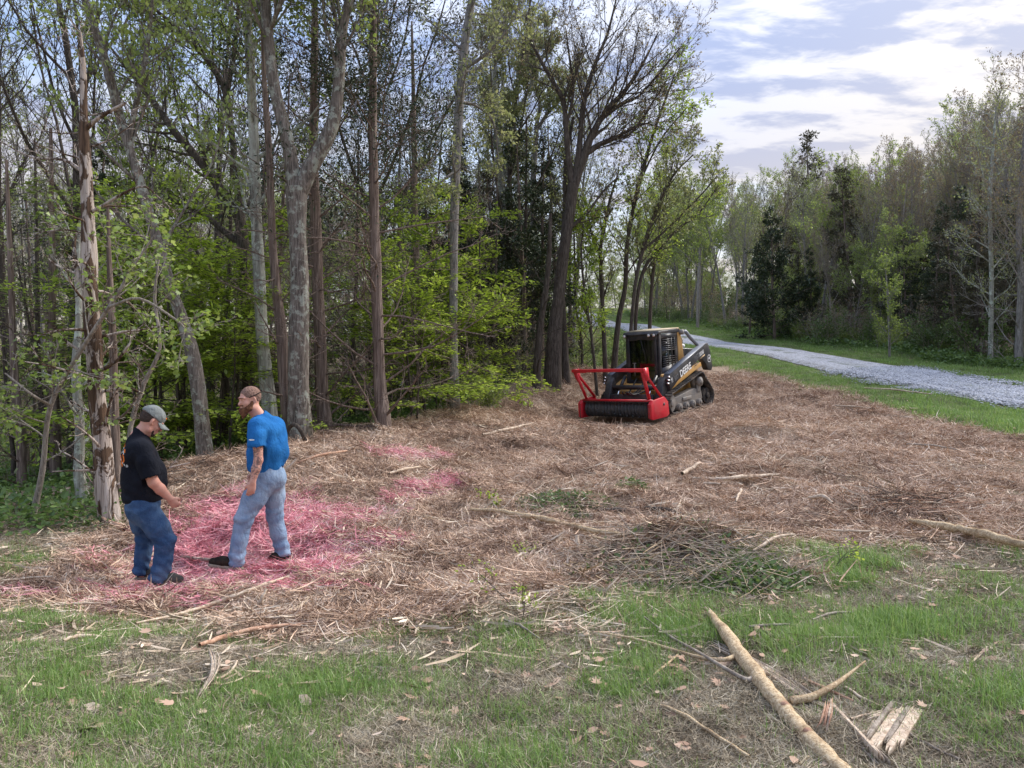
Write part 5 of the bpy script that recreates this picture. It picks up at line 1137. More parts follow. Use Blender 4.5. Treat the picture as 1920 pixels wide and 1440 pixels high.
# ------------------------------------------------------------------ people: distance fields turned into one smooth surface each
class SDF:
    def __init__(s, lo, hi, h):
        s.lo = np.array(lo, float); s.h = h; s.n = np.ceil((np.array(hi) - s.lo) / h).astype(int) + 1
        s.ax = [s.lo[i] + np.arange(s.n[i]) * h for i in range(3)]; s.F = np.full(s.n, .2, np.float32)
    def _win(s, lo, hi):
        a = np.clip(np.floor((lo - s.lo) / s.h).astype(int), 0, s.n - 1); b = np.clip(np.ceil((hi - s.lo) / s.h).astype(int) + 1, 1, s.n)
        sl = tuple(slice(a[i], b[i]) for i in range(3))
        return sl, np.meshgrid(*[s.ax[i][sl[i]] for i in range(3)], indexing='ij')
    def comb(s, sl, d, k, op):
        A = s.F[sl]
        if op == 'add': h_ = np.clip(.5 + .5 * (A - d) / k, 0, 1); s.F[sl] = A * (1 - h_) + d * h_ - k * h_ * (1 - h_)
        elif op == 'sub': h_ = np.clip(.5 - .5 * (A + d) / k, 0, 1); s.F[sl] = A * (1 - h_) - d * h_ + k * h_ * (1 - h_)
    def cone(s, a, b, r1, r2, k=.02, op='add', sq=None):
        a = np.array(a, float); b = np.array(b, float); m = max(r1, r2) + k * 2 + .03
        sl, (X, Y, Z) = s._win(np.minimum(a, b) - m, np.maximum(a, b) + m)
        ba = b - a; t = np.clip(((X - a[0]) * ba[0] + (Y - a[1]) * ba[1] + (Z - a[2]) * ba[2]) / (ba @ ba + 1e-9), 0, 1)
        dx = X - a[0] - t * ba[0]; dy = Y - a[1] - t * ba[1]; dz = Z - a[2] - t * ba[2]
        if sq is not None: # flatten along direction sq[0] by factor sq[1]
            v = np.array(sq[0], float); v /= np.linalg.norm(v); c = dx * v[0] + dy * v[1] + dz * v[2]; g = sq[1] - 1
            dx = dx + g * c * v[0]; dy = dy + g * c * v[1]; dz = dz + g * c * v[2]
        s.comb(sl, (np.sqrt(dx * dx + dy * dy + dz * dz) - (r1 + (r2 - r1) * t)).astype(np.float32), k, op); return s
    def chain(s, pts, rs, k=.02, **kw):
        for i in range(len(pts) - 1): s.cone(pts[i], pts[i + 1], rs[i], rs[i + 1], k, **kw)
        return s
    def ell(s, c, r, M=None, k=.02, op='add'):
        c = np.array(c, float); r = np.array(r, float); m = r.max() + k * 2 + .03; sl, (X, Y, Z) = s._win(c - m, c + m)
        q = np.stack([X - c[0], Y - c[1], Z - c[2]], -1)
        if M is not None: q = q @ np.array(M)
        k0 = np.sqrt(((q / r) ** 2).sum(-1)); k1 = np.sqrt(((q / r ** 2) ** 2).sum(-1)) + 1e-6
        s.comb(sl, (k0 * (k0 - 1) / k1).astype(np.float32), k, op); return s
    def cut(s, p, nrm, k=.004):
        """remove everything on the side nrm points to"""
        X, Y, Z = np.meshgrid(*s.ax, indexing='ij'); nrm = unit(np.array(nrm, float)); d = (X - p[0]) * nrm[0] + (Y - p[1]) * nrm[1] + (Z - p[2]) * nrm[2]
        s.F = np.maximum(s.F, d.astype(np.float32)); return s
    def warp(s, fn): 
        X, Y, Z = np.meshgrid(*s.ax, indexing='ij'); s.F = s.F + fn(X, Y, Z).astype(np.float32); return s
    def mesh(s):
        F = s.F; F[0] = F[-1] = .1; F[:, 0] = F[:, -1] = .1; F[:, :, 0] = F[:, :, -1] = .1
        ins = F < 0; n = F.shape; c = np.zeros((n[0] - 1, n[1] - 1, n[2] - 1), np.int8)
        for dx in (0, 1):
            for dy in (0, 1):
                for dz in (0, 1): c += ins[dx:n[0] - 1 + dx, dy:n[1] - 1 + dy, dz:n[2] - 1 + dz]
        act = (c > 0) & (c < 8); I = np.argwhere(act); vid = np.full(c.shape, -1, np.int64); vid[act] = np.arange(len(I))
        S = np.zeros((len(I), 3)); W = np.zeros(len(I))
        for ax in range(3):
            o1, o2 = [a for a in range(3) if a != ax]
            for p in (0, 1):
                for q in (0, 1):
                    A = I.copy(); A[:, o1] += p; A[:, o2] += q; B = A.copy(); B[:, ax] += 1
                    fa = F[tuple(A.T)]; fb = F[tuple(B.T)]; m = (fa < 0) != (fb < 0); t = np.where(m, fa / (fa - fb + 1e-12), 0)
                    Q = A.astype(float); Q[:, ax] += t; S[m] += Q[m]; W[m] += 1
        V = S / W[:, None] * s.h + s.lo; fs = []
        for ax in range(3):
            o1, o2 = (ax + 1) % 3, (ax + 2) % 3
            sl1 = [slice(None)] * 3; sl2 = [slice(None)] * 3; sl1[ax] = slice(0, -1); sl2[ax] = slice(1, None)
            a = ins[tuple(sl1)]; b = ins[tuple(sl2)]; E = np.argwhere(a != b); E = E[(E[:, o1] > 0) & (E[:, o2] > 0) & (E[:, o1] < n[o1] - 1) & (E[:, o2] < n[o2] - 1)]
            d = a[tuple(E.T)]; q = []
            for p_, q_ in ((-1, -1), (0, -1), (0, 0), (-1, 0)):
                C_ = E.copy(); C_[:, o1] += p_; C_[:, o2] += q_; q.append(vid[tuple(C_.T)])
            q = np.stack(q, 1); q = np.where(d[:, None], q, q[:, ::-1]); fs.append(q)
        return V, np.concatenate(fs)
def sdf_obj(name, S, mat, parent, org, smooth=True):
    V, F = S.mesh(); me = new_mesh(name, V - org, F, None, True); return link(name, me, mat, parent)
def person_mats():
    m = {}
    def skin(name, base, tattoo=False):
        N_ = NM(name); c = N_.coord('Object'); n = N_.noise(c, 9, 4, .6); col = N_.mix(N_.mapr(n, .35, .7), base, tuple(x * f for x, f in zip(base, (.95, .72, .68))))
        if tattoo:
            t = N_.noise(c, 24, 4, .6, 1.6); z_ = N_.n('ShaderNodeSeparateXYZ'); N_.l(N_.coord('Object'), z_.inputs[0])
            msk = N_.math('MULTIPLY', N_.math('LESS_THAN', z_.outputs[2], 1.27), N_.math('GREATER_THAN', z_.outputs[2], .915))
            col = N_.mix(N_.math('MULTIPLY', msk, N_.mapr(t, .46, .56, 0, .75)), col, (.09, .075, .075))
        m[name] = N_.pbr(col, .55, spec=.35, normal=N_.bump(N_.noise(c, 60, 3, .6), .12, .003)); return m[name]
    m['skin_a'] = skin('skin_a', (.56, .31, .235)); m['skin_b'] = skin('skin_b', (.60, .35, .27), True)
    def cloth(name, c0, c1, sc_=7, rough=.9, fade=None):
        N_ = NM(name); c = N_.coord('Object'); n = N_.noise(c, sc_, 4, .6); w = N_.noise(N_.coord('Object', (1, 1, 1)), 260, 2, .5)
        col = N_.mix(N_.mapr(n, .38, .64), c0, c1)
        if fade: col = N_.mix(N_.mapr(N_.noise(c, 3.4, 3, .5), .48, .66, 0, .8), col, fade)
        m[name] = N_.pbr(col, rough, spec=.12, normal=N_.bump(N_.math('ADD', N_.math('MULTIPLY', w, .15), N_.math('ADD', N_.noise(N_.coord('Object', (1, 1, .5)), 13, 3, .55, 1.2), n)), .8, .022))
    cloth('tee_black', (.008, .009, .014), (.013, .015, .022)); cloth('tee_blue', (.015, .12, .34), (.022, .155, .42))
    cloth('jeans_dark', (.035, .075, .16), (.060, .115, .22), 11, fade=(.13, .20, .30)); cloth('jeans_light', (.17, .25, .38), (.25, .34, .47), 9, fade=(.34, .42, .53))
    cloth('cap_grey', (.17, .185, .18), (.23, .25, .245), 14); cloth('boot_grey', (.07, .068, .062), (.12, .11, .095), 14); cloth('boot_brown', (.022, .017, .014), (.045, .034, .026), 14)
    cloth('sole', (.25, .21, .17), (.33, .28, .22), 14); cloth('hair_short', (.19, .115, .09), (.30, .19, .15), 60); cloth('hair_dark', (.05, .036, .03), (.085, .062, .052), 60); cloth('beard', (.10, .045, .027), (.23, .11, .06), 40)
    cloth('belt', (.012, .010, .010), (.02, .018, .016)); cloth('print_white', (.72, .72, .70), (.8, .8, .78)); cloth('print_orange', (.72, .17, .03), (.80, .24, .06)); cloth('strap', (.01, .01, .012), (.015, .015, .016)); cloth('ring', (.02, .02, .02), (.03, .03, .03))
    return m
PM = person_mats()
def rotm(axis, a): return np.array(Matrix.Rotation(a, 3, axis))
def head(S, c, yaw, pitch, s=1.0, roll=0.0):
    """face looks along local +Y; returns transform function"""
    M = rotm('Z', yaw) @ rotm('X', pitch) @ rotm('Y', roll)
    T = lambda p: np.array(c) + M @ (np.array(p, float) * s)
    S.ell(T((0, -.018, .035)), np.array((.076, .098, .092)) * s, M, .02)
    S.ell(T((0, .015, -.02)), np.array((.064, .075, .085)) * s, M, .03)
    S.ell(T((0, .050, -.085)), np.array((.040, .036, .032)) * s, M, .03)     # chin
    S.cone(T((-.045, .01, -.07)), T((.045, .01, -.07)), .026 * s, .026 * s, .03)
    S.cone(T((0, .080, .012)), T((0, .104, -.022)), .009 * s, .0145 * s, .012)     # nose
    for x in (-1, 1):
        S.ell(T((x * .030, .089, .012)), np.array((.017, .012, .012)) * s, M, .012, 'sub')
        S.ell(T((x * .030, .076, .010)), np.array((.014, .012, .012)) * s, M, .004)
        S.cone(T((x * .012, .088, .032)), T((x * .050, .074, .032)), .009 * s, .008 * s, .012)     # brow
        S.ell(T((x * .042, .060, -.022)), np.array((.022, .02, .022)) * s, M, .02)
        S.ell(T((x * .078, -.008, .0)), np.array((.010, .021, .032)) * s, M @ rotm('Z', x * .5), .006)
        S.ell(T((x * .0785, .002, .0)), np.array((.006, .010, .018)) * s, M, .006, 'sub')
    S.ell(T((0, .088, -.048)), np.array((.024, .012, .0075)) * s, M, .006); S.ell(T((0, .086, -.060)), np.array((.020, .012, .0075)) * s, M, .006)
    S.ell(T((0, .104, -.054)), np.array((.02, .01, .003)) * s, M, .004, 'sub')
    return T, M
def hand(S, w, d, back, thumb, s=1.0, curl=.5):
    """w wrist, d direction of the hand, back = back-of-hand normal, thumb = side vector"""
    w = np.array(w, float); d = unit(np.array(d, float)); th = unit(np.array(thumb, float) - d * (np.array(thumb) @ d)); bk = np.cross(d, th); bk = bk if bk @ np.array(back) > 0 else -bk
    S.cone(w, w + d * .055 * s, .026 * s, .034 * s, .02, sq=(bk, 1.5)); S.cone(w + d * .03 * s + th * .012, w + d * .082 * s + th * .014, .026 * s, .024 * s, .015, sq=(bk, 1.5)); S.cone(w + d * .03 * s - th * .012, w + d * .078 * s - th * .018, .026 * s, .022 * s, .015, sq=(bk, 1.5))
    for i, (o, l) in enumerate(((.030, .072), (.011, .080), (-.009, .075), (-.028, .060))):
        p = w + d * (.084 - .003 * abs(i - 1)) * s + th * o * s; a = curl * (.5 + .12 * i); pts = [p]; rr = [.0105, .0098, .0090, .0078]
        for j, f in enumerate((.45, .30, .25)):
            dirn = d * math.cos(a) - bk * math.sin(a) + th * o * 1.2; p = p + unit(dirn) * l * f * s; pts.append(p); a += curl * .9
        S.chain(pts, [r * s for r in rr], .004)
    p = w + d * .022 * s + th * .026 * s; q = w + d * .055 * s + th * .052 * s - bk * .012; t = w + d * .085 * s + th * .052 * s - bk * .026
    S.chain([p, q, t], [.016 * s, .0125 * s, .0095 * s], .008)
def fold(amp, fx, fz, seed, big=1.0):
    return lambda X, Y, Z: amp * (vnoise3(np.stack([X * fx, Y * fx, Z * fz], -1), seed) - .5) * 2 + amp * .6 * (vnoise3(np.stack([X * fx * 2.3, Y * fx * 2.3, Z * fz * 2.1], -1), seed + 1) - .5) * 2
def boot(name, S_, heel, toe, mats, par, org, sole, up=.05, w=.046):
    heel = np.array(heel, float); toe = np.array(toe, float); d = toe - heel; u = np.array([0, 0, 1.0])
    S = SDF(np.minimum(heel, toe) - .12, np.maximum(heel, toe) + np.array([.12, .12, .2]), .006)
    m = heel + d * .55
    S.cone(heel + u * (up + .005), m + u * (up + .005), w * .92, w * 1.02, .03); S.cone(m + u * up, toe - unit(d) * .045 + u * (up - .012), w * 1.02, w * .82, .03)
    S.cone(heel + u * up + unit(d) * .02, heel + u * (up + .12) + unit(d) * .03, w * .9, w * 1.0, .03)
    nrm = unit(np.cross(np.cross(d, u), d)); S.cut(heel + nrm * .012, -nrm)
    b = sdf_obj(name, S, mats[0], par, org)
    S = SDF(np.minimum(heel, toe) - .10, np.maximum(heel, toe) + .10, .006)
    S.cone(heel, toe - unit(d) * .045, w * 1.02, w * .98, .01); S.cut(heel + nrm * .020, nrm); S.cut(heel - nrm * .010, -nrm)
    sdf_obj('sole', S, mats[1], b, org)
def leg(S, pts, rs, k=.03): S.chain(pts, rs, k)

def man_black():
    o0 = P(288, 1094, 7.45); base = o0.copy(); sc_ = 7.45 / 1440
    zoff = P(288, 1094, 7.45)[2] - base[2]; th0 = math.atan2(960 - 288, 1440)
    Q = lambda u, v, dy=0.0: np.array([(u - 288) * sc_ * math.cos(th0), dy, (1094 - v) * sc_ + zoff])
    r = empty('person', tuple(base), 'stocky man in black printed t-shirt and grey cap looking down at pink mulch', 'person', rot=(0, 0, th0))
    O = np.zeros(3)
    hipc = Q(276, 948); sh = Q(266, 818, .02); neck = Q(266, 806, .02)
    rsh = Q(272, 838, -.17); lsh = Q(266, 836, .20); relb = Q(290, 897, -.24); rwr = Q(320, 930, -.20); lelb = Q(268, 890, .25); lwr = Q(284, 925, .22)
    S = SDF((-.5, -.45, -.02), (.5, .45, 1.86), .0075)
    hc = Q(287, 789, .0); T, M = head(S, hc, R(-78), R(-34), 1.10)
    S.cone(Q(263, 815, .02), Q(279, 797, .01), .078, .066, .03)
    S.cone(hipc, Q(268, 850, .02), .10, .10, .05); S.cone(rsh + np.array([-.02, .05, 0]), lsh + np.array([-.02, -.05, 0]), .05, .05, .03)
    S.chain([rsh, Q(280, 872, -.225), relb, (relb * .6 + rwr * .4), rwr], [.066, .058, .050, .049, .031], .02); S.chain([lsh, lelb, lwr], [.062, .048, .031], .02)
    hand(S, rwr, Q(331, 944, -.17) - rwr, (.5, -.9, .4), (.35, -.1, .9), 1.05, .9); hand(S, lwr, (.3, -.1, -.9), (.3, .9, .2), (.9, -.1, .3), 1.0, .7)
    leg(S, [Q(272, 950, -.09), Q(306, 1008, -.11), Q(302, 1080, -.10)], [.09, .06, .045]); leg(S, [Q(272, 950, .09), Q(270, 1010, .12), Q(266, 1078, .12)], [.09, .06, .045])
    sdf_obj('body', S, PM['skin_a'], r, O)
    # t-shirt
    S = SDF((-.45, -.48, .72), (.45, .48, 1.62), .0095)
    S.chain([Q(270, 928, .0), Q(271, 895, .0), Q(266, 860, .01)], [.190, .188, .168], .06, sq=((0, 1, 0), .94)); S.cone(Q(284, 905, 0), Q(285, 885, 0), .145, .13, .06)
    S.cone(Q(262, 845, -.10), Q(262, 845, .13), .125, .125, .06); S.cone(rsh + np.array([-.01, .03, .02]), lsh + np.array([-.01, -.03, .02]), .085, .085, .06); S.cone(Q(264, 826, .0), Q(268, 810, .01), .10, .08, .05)
    S.chain([rsh, Q(277, 860, -.215), Q(284, 884, -.24)], [.088, .085, .088], .03); S.chain([lsh, Q(266, 862, .23), Q(268, 882, .25)], [.085, .080, .080], .03)
    S.warp(fold(.009, 6, 5, 3)); S.warp(lambda X, Y, Z: -.004 * np.sin((Z * 1.6 + X * .9) * 34) * sstep(1.15, .85, Z))
    S.cone(Q(268, 812, .015), Q(281, 790, .01), .074, .07, .01, 'sub')
    # hems
    def sl_cut(S_, a, b, rad):     # hollow the sleeve end so that it stops in an edge
        S_.cone(a, b, rad, rad, .004, 'sub')
    e = Q(284, 884, -.24); dd = unit(relb - Q(277, 860, -.215)); sl_cut(S, e + dd * .075, e + dd * .25, .10); sl_cut(S, e + dd * .0, e + dd * .3, .060)
    e = Q(268, 882, .25); sl_cut(S, e + dd * .075, e + dd * .25, .10)
    hemp = Q(270, 936, 0); S.cut(hemp, (.06, 0, -1)); S.cone(Q(272, 944, 0), Q(272, 925, 0), .17, .16, .01, 'sub', sq=((0, 1, 0), .96))
    tee = sdf_obj('t_shirt', S, PM['tee_black'], r, O)
    # jeans
    S = SDF((-.45, -.45, -.01), (.45, .45, 1.0), .0095)
    S.cone(Q(272, 935, -.05), Q(272, 935, .05), .155, .155, .05); S.cone(Q(266, 950, -.05), Q(266, 950, .06), .14, .14, .05)
    leg(S, [Q(274, 952, -.09), Q(296, 985, -.11), Q(310, 1010, -.12), Q(307, 1045, -.115), Q(299, 1076, -.11)], [.130, .116, .100, .088, .096], .03)
    leg(S, [Q(264, 952, .09), Q(267, 985, .12), Q(271, 1012, .13), Q(268, 1045, .13), Q(264, 1072, .13)], [.128, .104, .082, .076, .082], .03)
    S.warp(fold(.008, 7, 6, 13)); S.warp(lambda X, Y, Z: -.0065 * np.sin(Z * 62 + X * 14 + 3 * np.sin(X * 17 + Y * 9)) * (sstep(.34, .12, Z) + .8 * np.exp(-((Z - .45) / .07) ** 2) + .6 * np.exp(-((Z - .78) / .06) ** 2)))
    S.cut(Q(300, 1088, 0), (-.12, 0, -1)); S.cone(Q(297, 1100, -.11), Q(300, 1070, -.11), .068, .06, .01, 'sub'); S.cone(Q(266, 1100, .13), Q(268, 1070, .13), .06, .055, .01, 'sub')
    S.cut(Q(270, 929, 0), (0, 0, 1))
    je = sdf_obj('jeans', S, PM['jeans_dark'], r, O)
    # pocket stitching
    boot('boot', None, Q(296, 1094, -.12), Q(346, 1092, -.15) , (PM['boot_grey'], PM['sole']), r, O, 0, w=.052)
    boot('boot', None, Q(262, 1088, .14), Q(306, 1088, .10), (PM['boot_grey'], PM['sole']), r, O, 0, w=.050)
    # cap
    S = SDF(hc - .22, hc + .24, .006); c1 = T((0, -.018, .048))
    S.ell(c1, np.array((.088, .110, .098)) * 1.10, M, .01); S.cut(T((0, 0, .034)), -(M @ np.array([0, .16, 1.0])))
    S.warp(fold(.0025, 22, 22, 31)); cap = sdf_obj('cap', S, PM['cap_grey'], r, O)
    b = MB(); V = []; nu, nv = 13, 6
    for j in range(nv):
        for i in range(nu):
            a = (i / (nu - 1) - .5) * 2.3; q = j / (nv - 1); y = .080 * math.cos(a) + q * .085 * math.cos(a * .8) ; x = .088 * math.sin(a) * (1 - .12 * q)
            V.append(T((x, y, .040 - q * .022 - .020 * (x / .08) ** 2 * (1 + q))))
    V = np.array(V); dn = M @ np.array([0, 0, -.006]); idx = np.arange(nu * nv).reshape(nv, nu); q = np.stack([idx[:-1, :-1], idx[:-1, 1:], idx[1:, 1:], idx[1:, :-1]], -1).reshape(-1, 4)
    rim = np.r_[idx[0], idx[1:, -1], idx[-1, ::-1][1:], idx[::-1, 0][1:-1]]; rn = np.roll(rim, -1); m_ = nu * nv
    b.add(np.r_[V, V + dn], np.concatenate([q, q[:, ::-1] + m_, np.c_[rim, rim + m_, rn + m_, rn]])); b.build('brim', PM['cap_grey'], cap, smooth=True)
    S = SDF(T((0, .09, .085)) - .03, T((0, .09, .085)) + .03, .004); S.ell(T((0, .088, .085)), (.014, .008, .012), M, .003); sdf_obj('badge', S, PM['print_orange'], cap, O)
    S = SDF(hc - .2, hc + .2, .006); S.ell(T((0, -.018, .034)), np.array((.0785, .1005, .094)) * 1.10, M, .01); S.cut(T((0, 0, .05)), M @ np.array([0, 0, 1.0])); S.cut(T((0, 0, -.022)), M @ np.array([0, .25, -1.0])); S.cut(T((0, .022, 0)), M @ np.array([0, 1.0, 0])); S.ell(T((.08, .0, 0)), (.02, .035, .045), M, .004, 'sub'); S.ell(T((-.08, .0, 0)), (.02, .035, .045), M, .004, 'sub')
    sdf_obj('hair', S, PM['hair_dark'], r, O)
    S = SDF(hc - .2, hc + .2, .005); S.ell(T((0, .052, -.088)), (.046, .043, .030), M, .01); S.cone(T((-.042, .040, -.068)), T((.042, .040, -.068)), .020, .020, .02); S.ell(T((0, .094, -.038)), (.022, .008, .005), M, .005); sdf_obj('stubble', S, PM['hair_dark'], r, O)
    # ray test on the shirt mesh
    from mathutils.bvhtree import BVHTree
    me = tee.data; bv = BVHTree.FromPolygons([v.co.copy() for v in me.vertices], [tuple(p.vertices) for p in me.polygons])
    def stroke(pts, w_, mat, nm, par):
        pts = np.array(pts, float); b_ = MB(); V = []; 
        for i, p in enumerate(pts):
            t = pts[min(i + 1, len(pts) - 1)] - pts[max(i - 1, 0)]; t = t / (np.linalg.norm(t) + 1e-9); nn = np.array([-t[1], t[0]]) * w_ / 2
            for q in (p + nn, p - nn):
                for du in range(0, 14):
                    c = Q(q[0] + du, q[1], 0); h = bv.ray_cast(Vector((c[0], -1.0, c[2])), Vector((0, 1, 0)))
                    if h[0] is not None: break
                if h[0] is None: return
                sgn = 1 if h[1].y < 0 else -1; V.append(tuple(h[0] + h[1] * .003 * sgn))
        i = np.arange(len(pts) - 1) * 2; b_.add(V, np.c_[i, i + 1, i + 3, i + 2]); b_.build(nm, mat, par)
    og, wh = PM['print_orange'], PM['print_white']
    stroke([(228.5, 836), (230, 830), (234, 827), (237.5, 830), (238.5, 836), (238, 842)], 2.6, og, 'orange_print', tee)
    stroke([(235, 845), (236, 850), (236.5, 856), (235, 861)], 2.6, og, 'orange_print', tee)
    stroke([(230, 848), (231, 854), (232.5, 860), (230, 866)], 2.0, og, 'orange_print', tee)
    stroke([(233, 862), (233, 869)], 2.0, og, 'orange_print', tee)
    stroke([(227.5, 839), (229, 837), (231, 841), (232, 845), (234, 841)], 1.3, wh, 'white_script', tee)
    stroke([(235, 835), (236, 840), (236.5, 845)], 1.3, wh, 'white_script', tee)
    stroke([(232, 835), (235, 834), (237, 835)], 1.2, wh, 'white_script', tee)
    stroke([(227, 852), (227.8, 858)], 2.2, wh, 'white_lettering', tee); stroke([(229.5, 853), (230.5, 858)], 1.8, wh, 'white_lettering', tee)
    for k, (u, v) in enumerate([(234.5, 862), (237.5, 865)]): stroke([(u - .8, v - 2), (u, v + 2)], 1.5, wh, 'white_lettering', tee)
    stroke([(240.6, 864.5), (240.6, 868.5)], 1.1, wh, 'white_lettering', tee); stroke([(240.6, 864.7), (243, 864.9), (243.8, 866.5), (243, 868.2), (240.6, 868.3)], .9, wh, 'white_lettering', tee)
man_black()

def man_blue():
    U0, V0, Y0 = 485, 1060, 7.72
    o0 = P(U0, V0, Y0); base = o0.copy(); sc_ = Y0 / 1440; zoff = o0[2] - base[2]; th0 = math.atan2(960 - U0, 1440)
    Q = lambda u, v, dy=0.0: np.array([(u - U0) * sc_ * math.cos(th0), dy, (V0 - v) * sc_ + zoff])
    r = empty('person', tuple(base), 'bearded man in blue t-shirt and pale jeans stepping over the pink mulch', 'person', rot=(0, 0, th0)); O = np.zeros(3)
    hc = Q(470, 748, -.03)
    lsh = Q(482, 795, -.17); rsh = Q(512, 792, .17); lelb = Q(486, 856, -.24); lwr = Q(475, 895, -.27)
    S = SDF((-.56, -.5, -.06), (.42, .5, 1.92), .0075)
    T, M = head(S, hc, R(118), R(-8), 1.06)
    S.cone(Q(494, 790, .0), Q(478, 764, -.02), .074, .060, .03)
    S.cone(Q(504, 885, 0), Q(505, 820, .0), .09, .09, .05); S.cone(lsh + np.array([.02, .04, 0]), rsh + np.array([-.02, -.05, 0]), .05, .05, .03)
    S.chain([lsh, Q(485, 825, -.22), lelb, lelb * .6 + lwr * .4, lwr], [.058, .050, .042, .043, .028], .02); S.chain([rsh, Q(500, 850, .25), Q(480, 890, .24)], [.058, .042, .028], .02)
    hand(S, lwr, Q(471, 918, -.26) - lwr, (-.1, -1, .1), (-1, -.1, -.1), 1.0, .45); hand(S, Q(480, 890, .24), (-.4, 0, -1), (0, 1, 0), (-1, 0, 0), 1.0, .5)
    leg(S, [Q(495, 895, -.08), Q(458, 966, -.12), Q(443, 1035, -.12)], [.08, .055, .045]); leg(S, [Q(512, 895, .08), Q(516, 968, .10), Q(530, 1035, .10)], [.08, .055, .045])
    sdf_obj('body', S, PM['skin_b'], r, O)
    S = SDF((-.35, -.45, .84), (.42, .45, 1.64), .0095)
    S.chain([Q(502, 872, .0), Q(506, 840, .0), Q(506, 812, .0)], [.170, .170, .155], .06, sq=((0, 1, 0), .88)); S.cone(Q(494, 789, .0), Q(513, 800, .10), .078, .085, .06); S.cone(Q(490, 789, -.02), Q(485, 797, -.13), .07, .078, .06); S.cone(Q(488, 850, -.02), Q(490, 868, -.02), .12, .125, .05)
    S.cone(Q(497, 805, -.10), Q(505, 803, .11), .105, .105, .06); S.cone(lsh + np.array([.02, .03, .01]), rsh + np.array([-.03, -.04, -.02]), .078, .075, .05); S.cone(Q(498, 797, .0), Q(488, 779, .0), .088, .072, .05)
    S.cone(Q(520, 800, .05), Q(524, 850, .0), .085, .09, .06)
    S.chain([lsh, Q(482, 812, -.21), Q(481, 828, -.235)], [.080, .080, .086], .03); S.chain([rsh + np.array([-.02, -.02, -.02]), Q(508, 820, .23)], [.074, .076], .03)
    S.warp(fold(.007, 9, 3.2, 41)); S.warp(lambda X, Y, Z: -.0045 * np.sin(X * 52 - Z * 15 + 2 * np.sin(Z * 7)) * sstep(1.5, 1.2, Z) * (X > -.02))
    S.cone(Q(490, 783, 0), Q(476, 756, -.02), .068, .064, .01, 'sub')
    dd = unit(lelb - Q(482, 812, -.21)); e = Q(481, 828, -.235); S.cone(e + dd * .085, e + dd * .25, .10, .10, .004, 'sub'); S.cone(e, e + dd * .3, .058, .058, .004, 'sub')
    S.cut(Q(465, 881, 0), (-.22, 0, -1)); S.cone(Q(505, 905, 0), Q(505, 876, 0), .145, .145, .01, 'sub', sq=((0, 1, 0), .88))
    tee = sdf_obj('t_shirt', S, PM['tee_blue'], r, O)
    S = SDF((-.40, -.42, -.02), (.42, .42, 1.08), .0095)
    S.cone(Q(505, 880, -.05), Q(508, 880, .05), .125, .125, .05); S.cone(Q(514, 896, -.05), Q(516, 896, .06), .122, .122, .05)
    leg(S, [Q(500, 895, -.08), Q(478, 930, -.10), Q(459, 966, -.12), Q(450, 1005, -.12), Q(444, 1042, -.12)], [.125, .112, .085, .076, .082], .04)
    leg(S, [Q(512, 900, .08), Q(515, 935, .10), Q(516, 968, .10), Q(523, 1005, .10), Q(532, 1042, .10)], [.125, .102, .083, .076, .082], .04)
    S.warp(fold(.006, 8, 7, 53)); S.warp(lambda X, Y, Z: -.006 * np.sin(Z * 66 + X * 18 + 3 * np.sin(X * 15 + Y * 9)) * (sstep(.34, .10, Z) + .7 * np.exp(-((Z - .5) / .08) ** 2) + .4 * np.exp(-((Z - .82) / .06) ** 2)))
    S.cut(Q(443, 1057, 0), (-.15, 0, -1)); S.cone(Q(440, 1075, -.12), Q(445, 1040, -.12), .058, .05, .01, 'sub'); S.cone(Q(535, 1075, .10), Q(531, 1040, .10), .058, .05, .01, 'sub')
    S.cut(Q(505, 871, 0), (.0, 0, 1))
    je = sdf_obj('jeans', S, PM['jeans_light'], r, O)
    b = MB(); a = np.linspace(0, 2 * np.pi, 33)[:-1]; c = Q(506, 875, 0)
    for z_ in (0,):
        V = [(c[0] + .136 * math.cos(t), .178 * math.sin(t), c[2] + dz - .03 * math.cos(t) * -.2) for dz in (-.016, .016) for t in a]; i = np.arange(32); j = (i + 1) % 32; b.add(V, np.c_[i, j, j + 32, i + 32])
    b.build('belt', PM['belt'], r, smooth=True)
    boot('boot', None, Q(449, 1058, -.12), Q(393, 1046, -.14), (PM['boot_brown'], PM['sole']), r, O, 0, w=.047)
    boot('boot', None, Q(537, 1059, .10), Q(500, 1062, .04), (PM['boot_brown'], PM['sole']), r, O, 0, w=.047)
    S = SDF(hc - .22, hc + .22, .005); S.ell(T((0, -.018, .037)), np.array((.0785, .1005, .0935)) * 1.06, M, .01); S.cut(T((0, .062, .05)), M @ np.array([0, 1.0, -.35])); S.cut(T((0, 0, -.02)), M @ np.array([0, .4, -1.0]))
    for x in (-1, 1): S.ell(T((x * .082, .012, .0)), (.024, .045, .040), M, .004, 'sub')
    sdf_obj('hair', S, PM['hair_short'], r, O)
    S = SDF(hc - .26, hc + .22, .005)
    S.ell(T((0, .070, -.102)), (.042, .036, .044), M, .02); S.cone(T((0, .075, -.12)), T((0, .085, -.150)), .030, .014, .02); S.chain([T((-.068, .012, -.02)), T((-.058, .035, -.065)), T((0, .075, -.088)), T((.058, .035, -.065)), T((.068, .012, -.02))], [.016, .027, .034, .027, .016], .02)
    S.cone(T((-.026, .092, -.040)), T((.026, .092, -.040)), .009, .009, .01); S.ell(T((0, .112, -.056)), (.02, .022, .006), M, .004, 'sub'); S.warp(fold(.006, 34, 24, 61)); sdf_obj('beard', S, PM['beard'], r, O)
    S = SDF(hc - .2, hc + .2, .005)
    for x in (-1, 1): S.cone(T((x * .014, .101, .034)), T((x * .048, .082, .036)), .0055, .0045, .004)
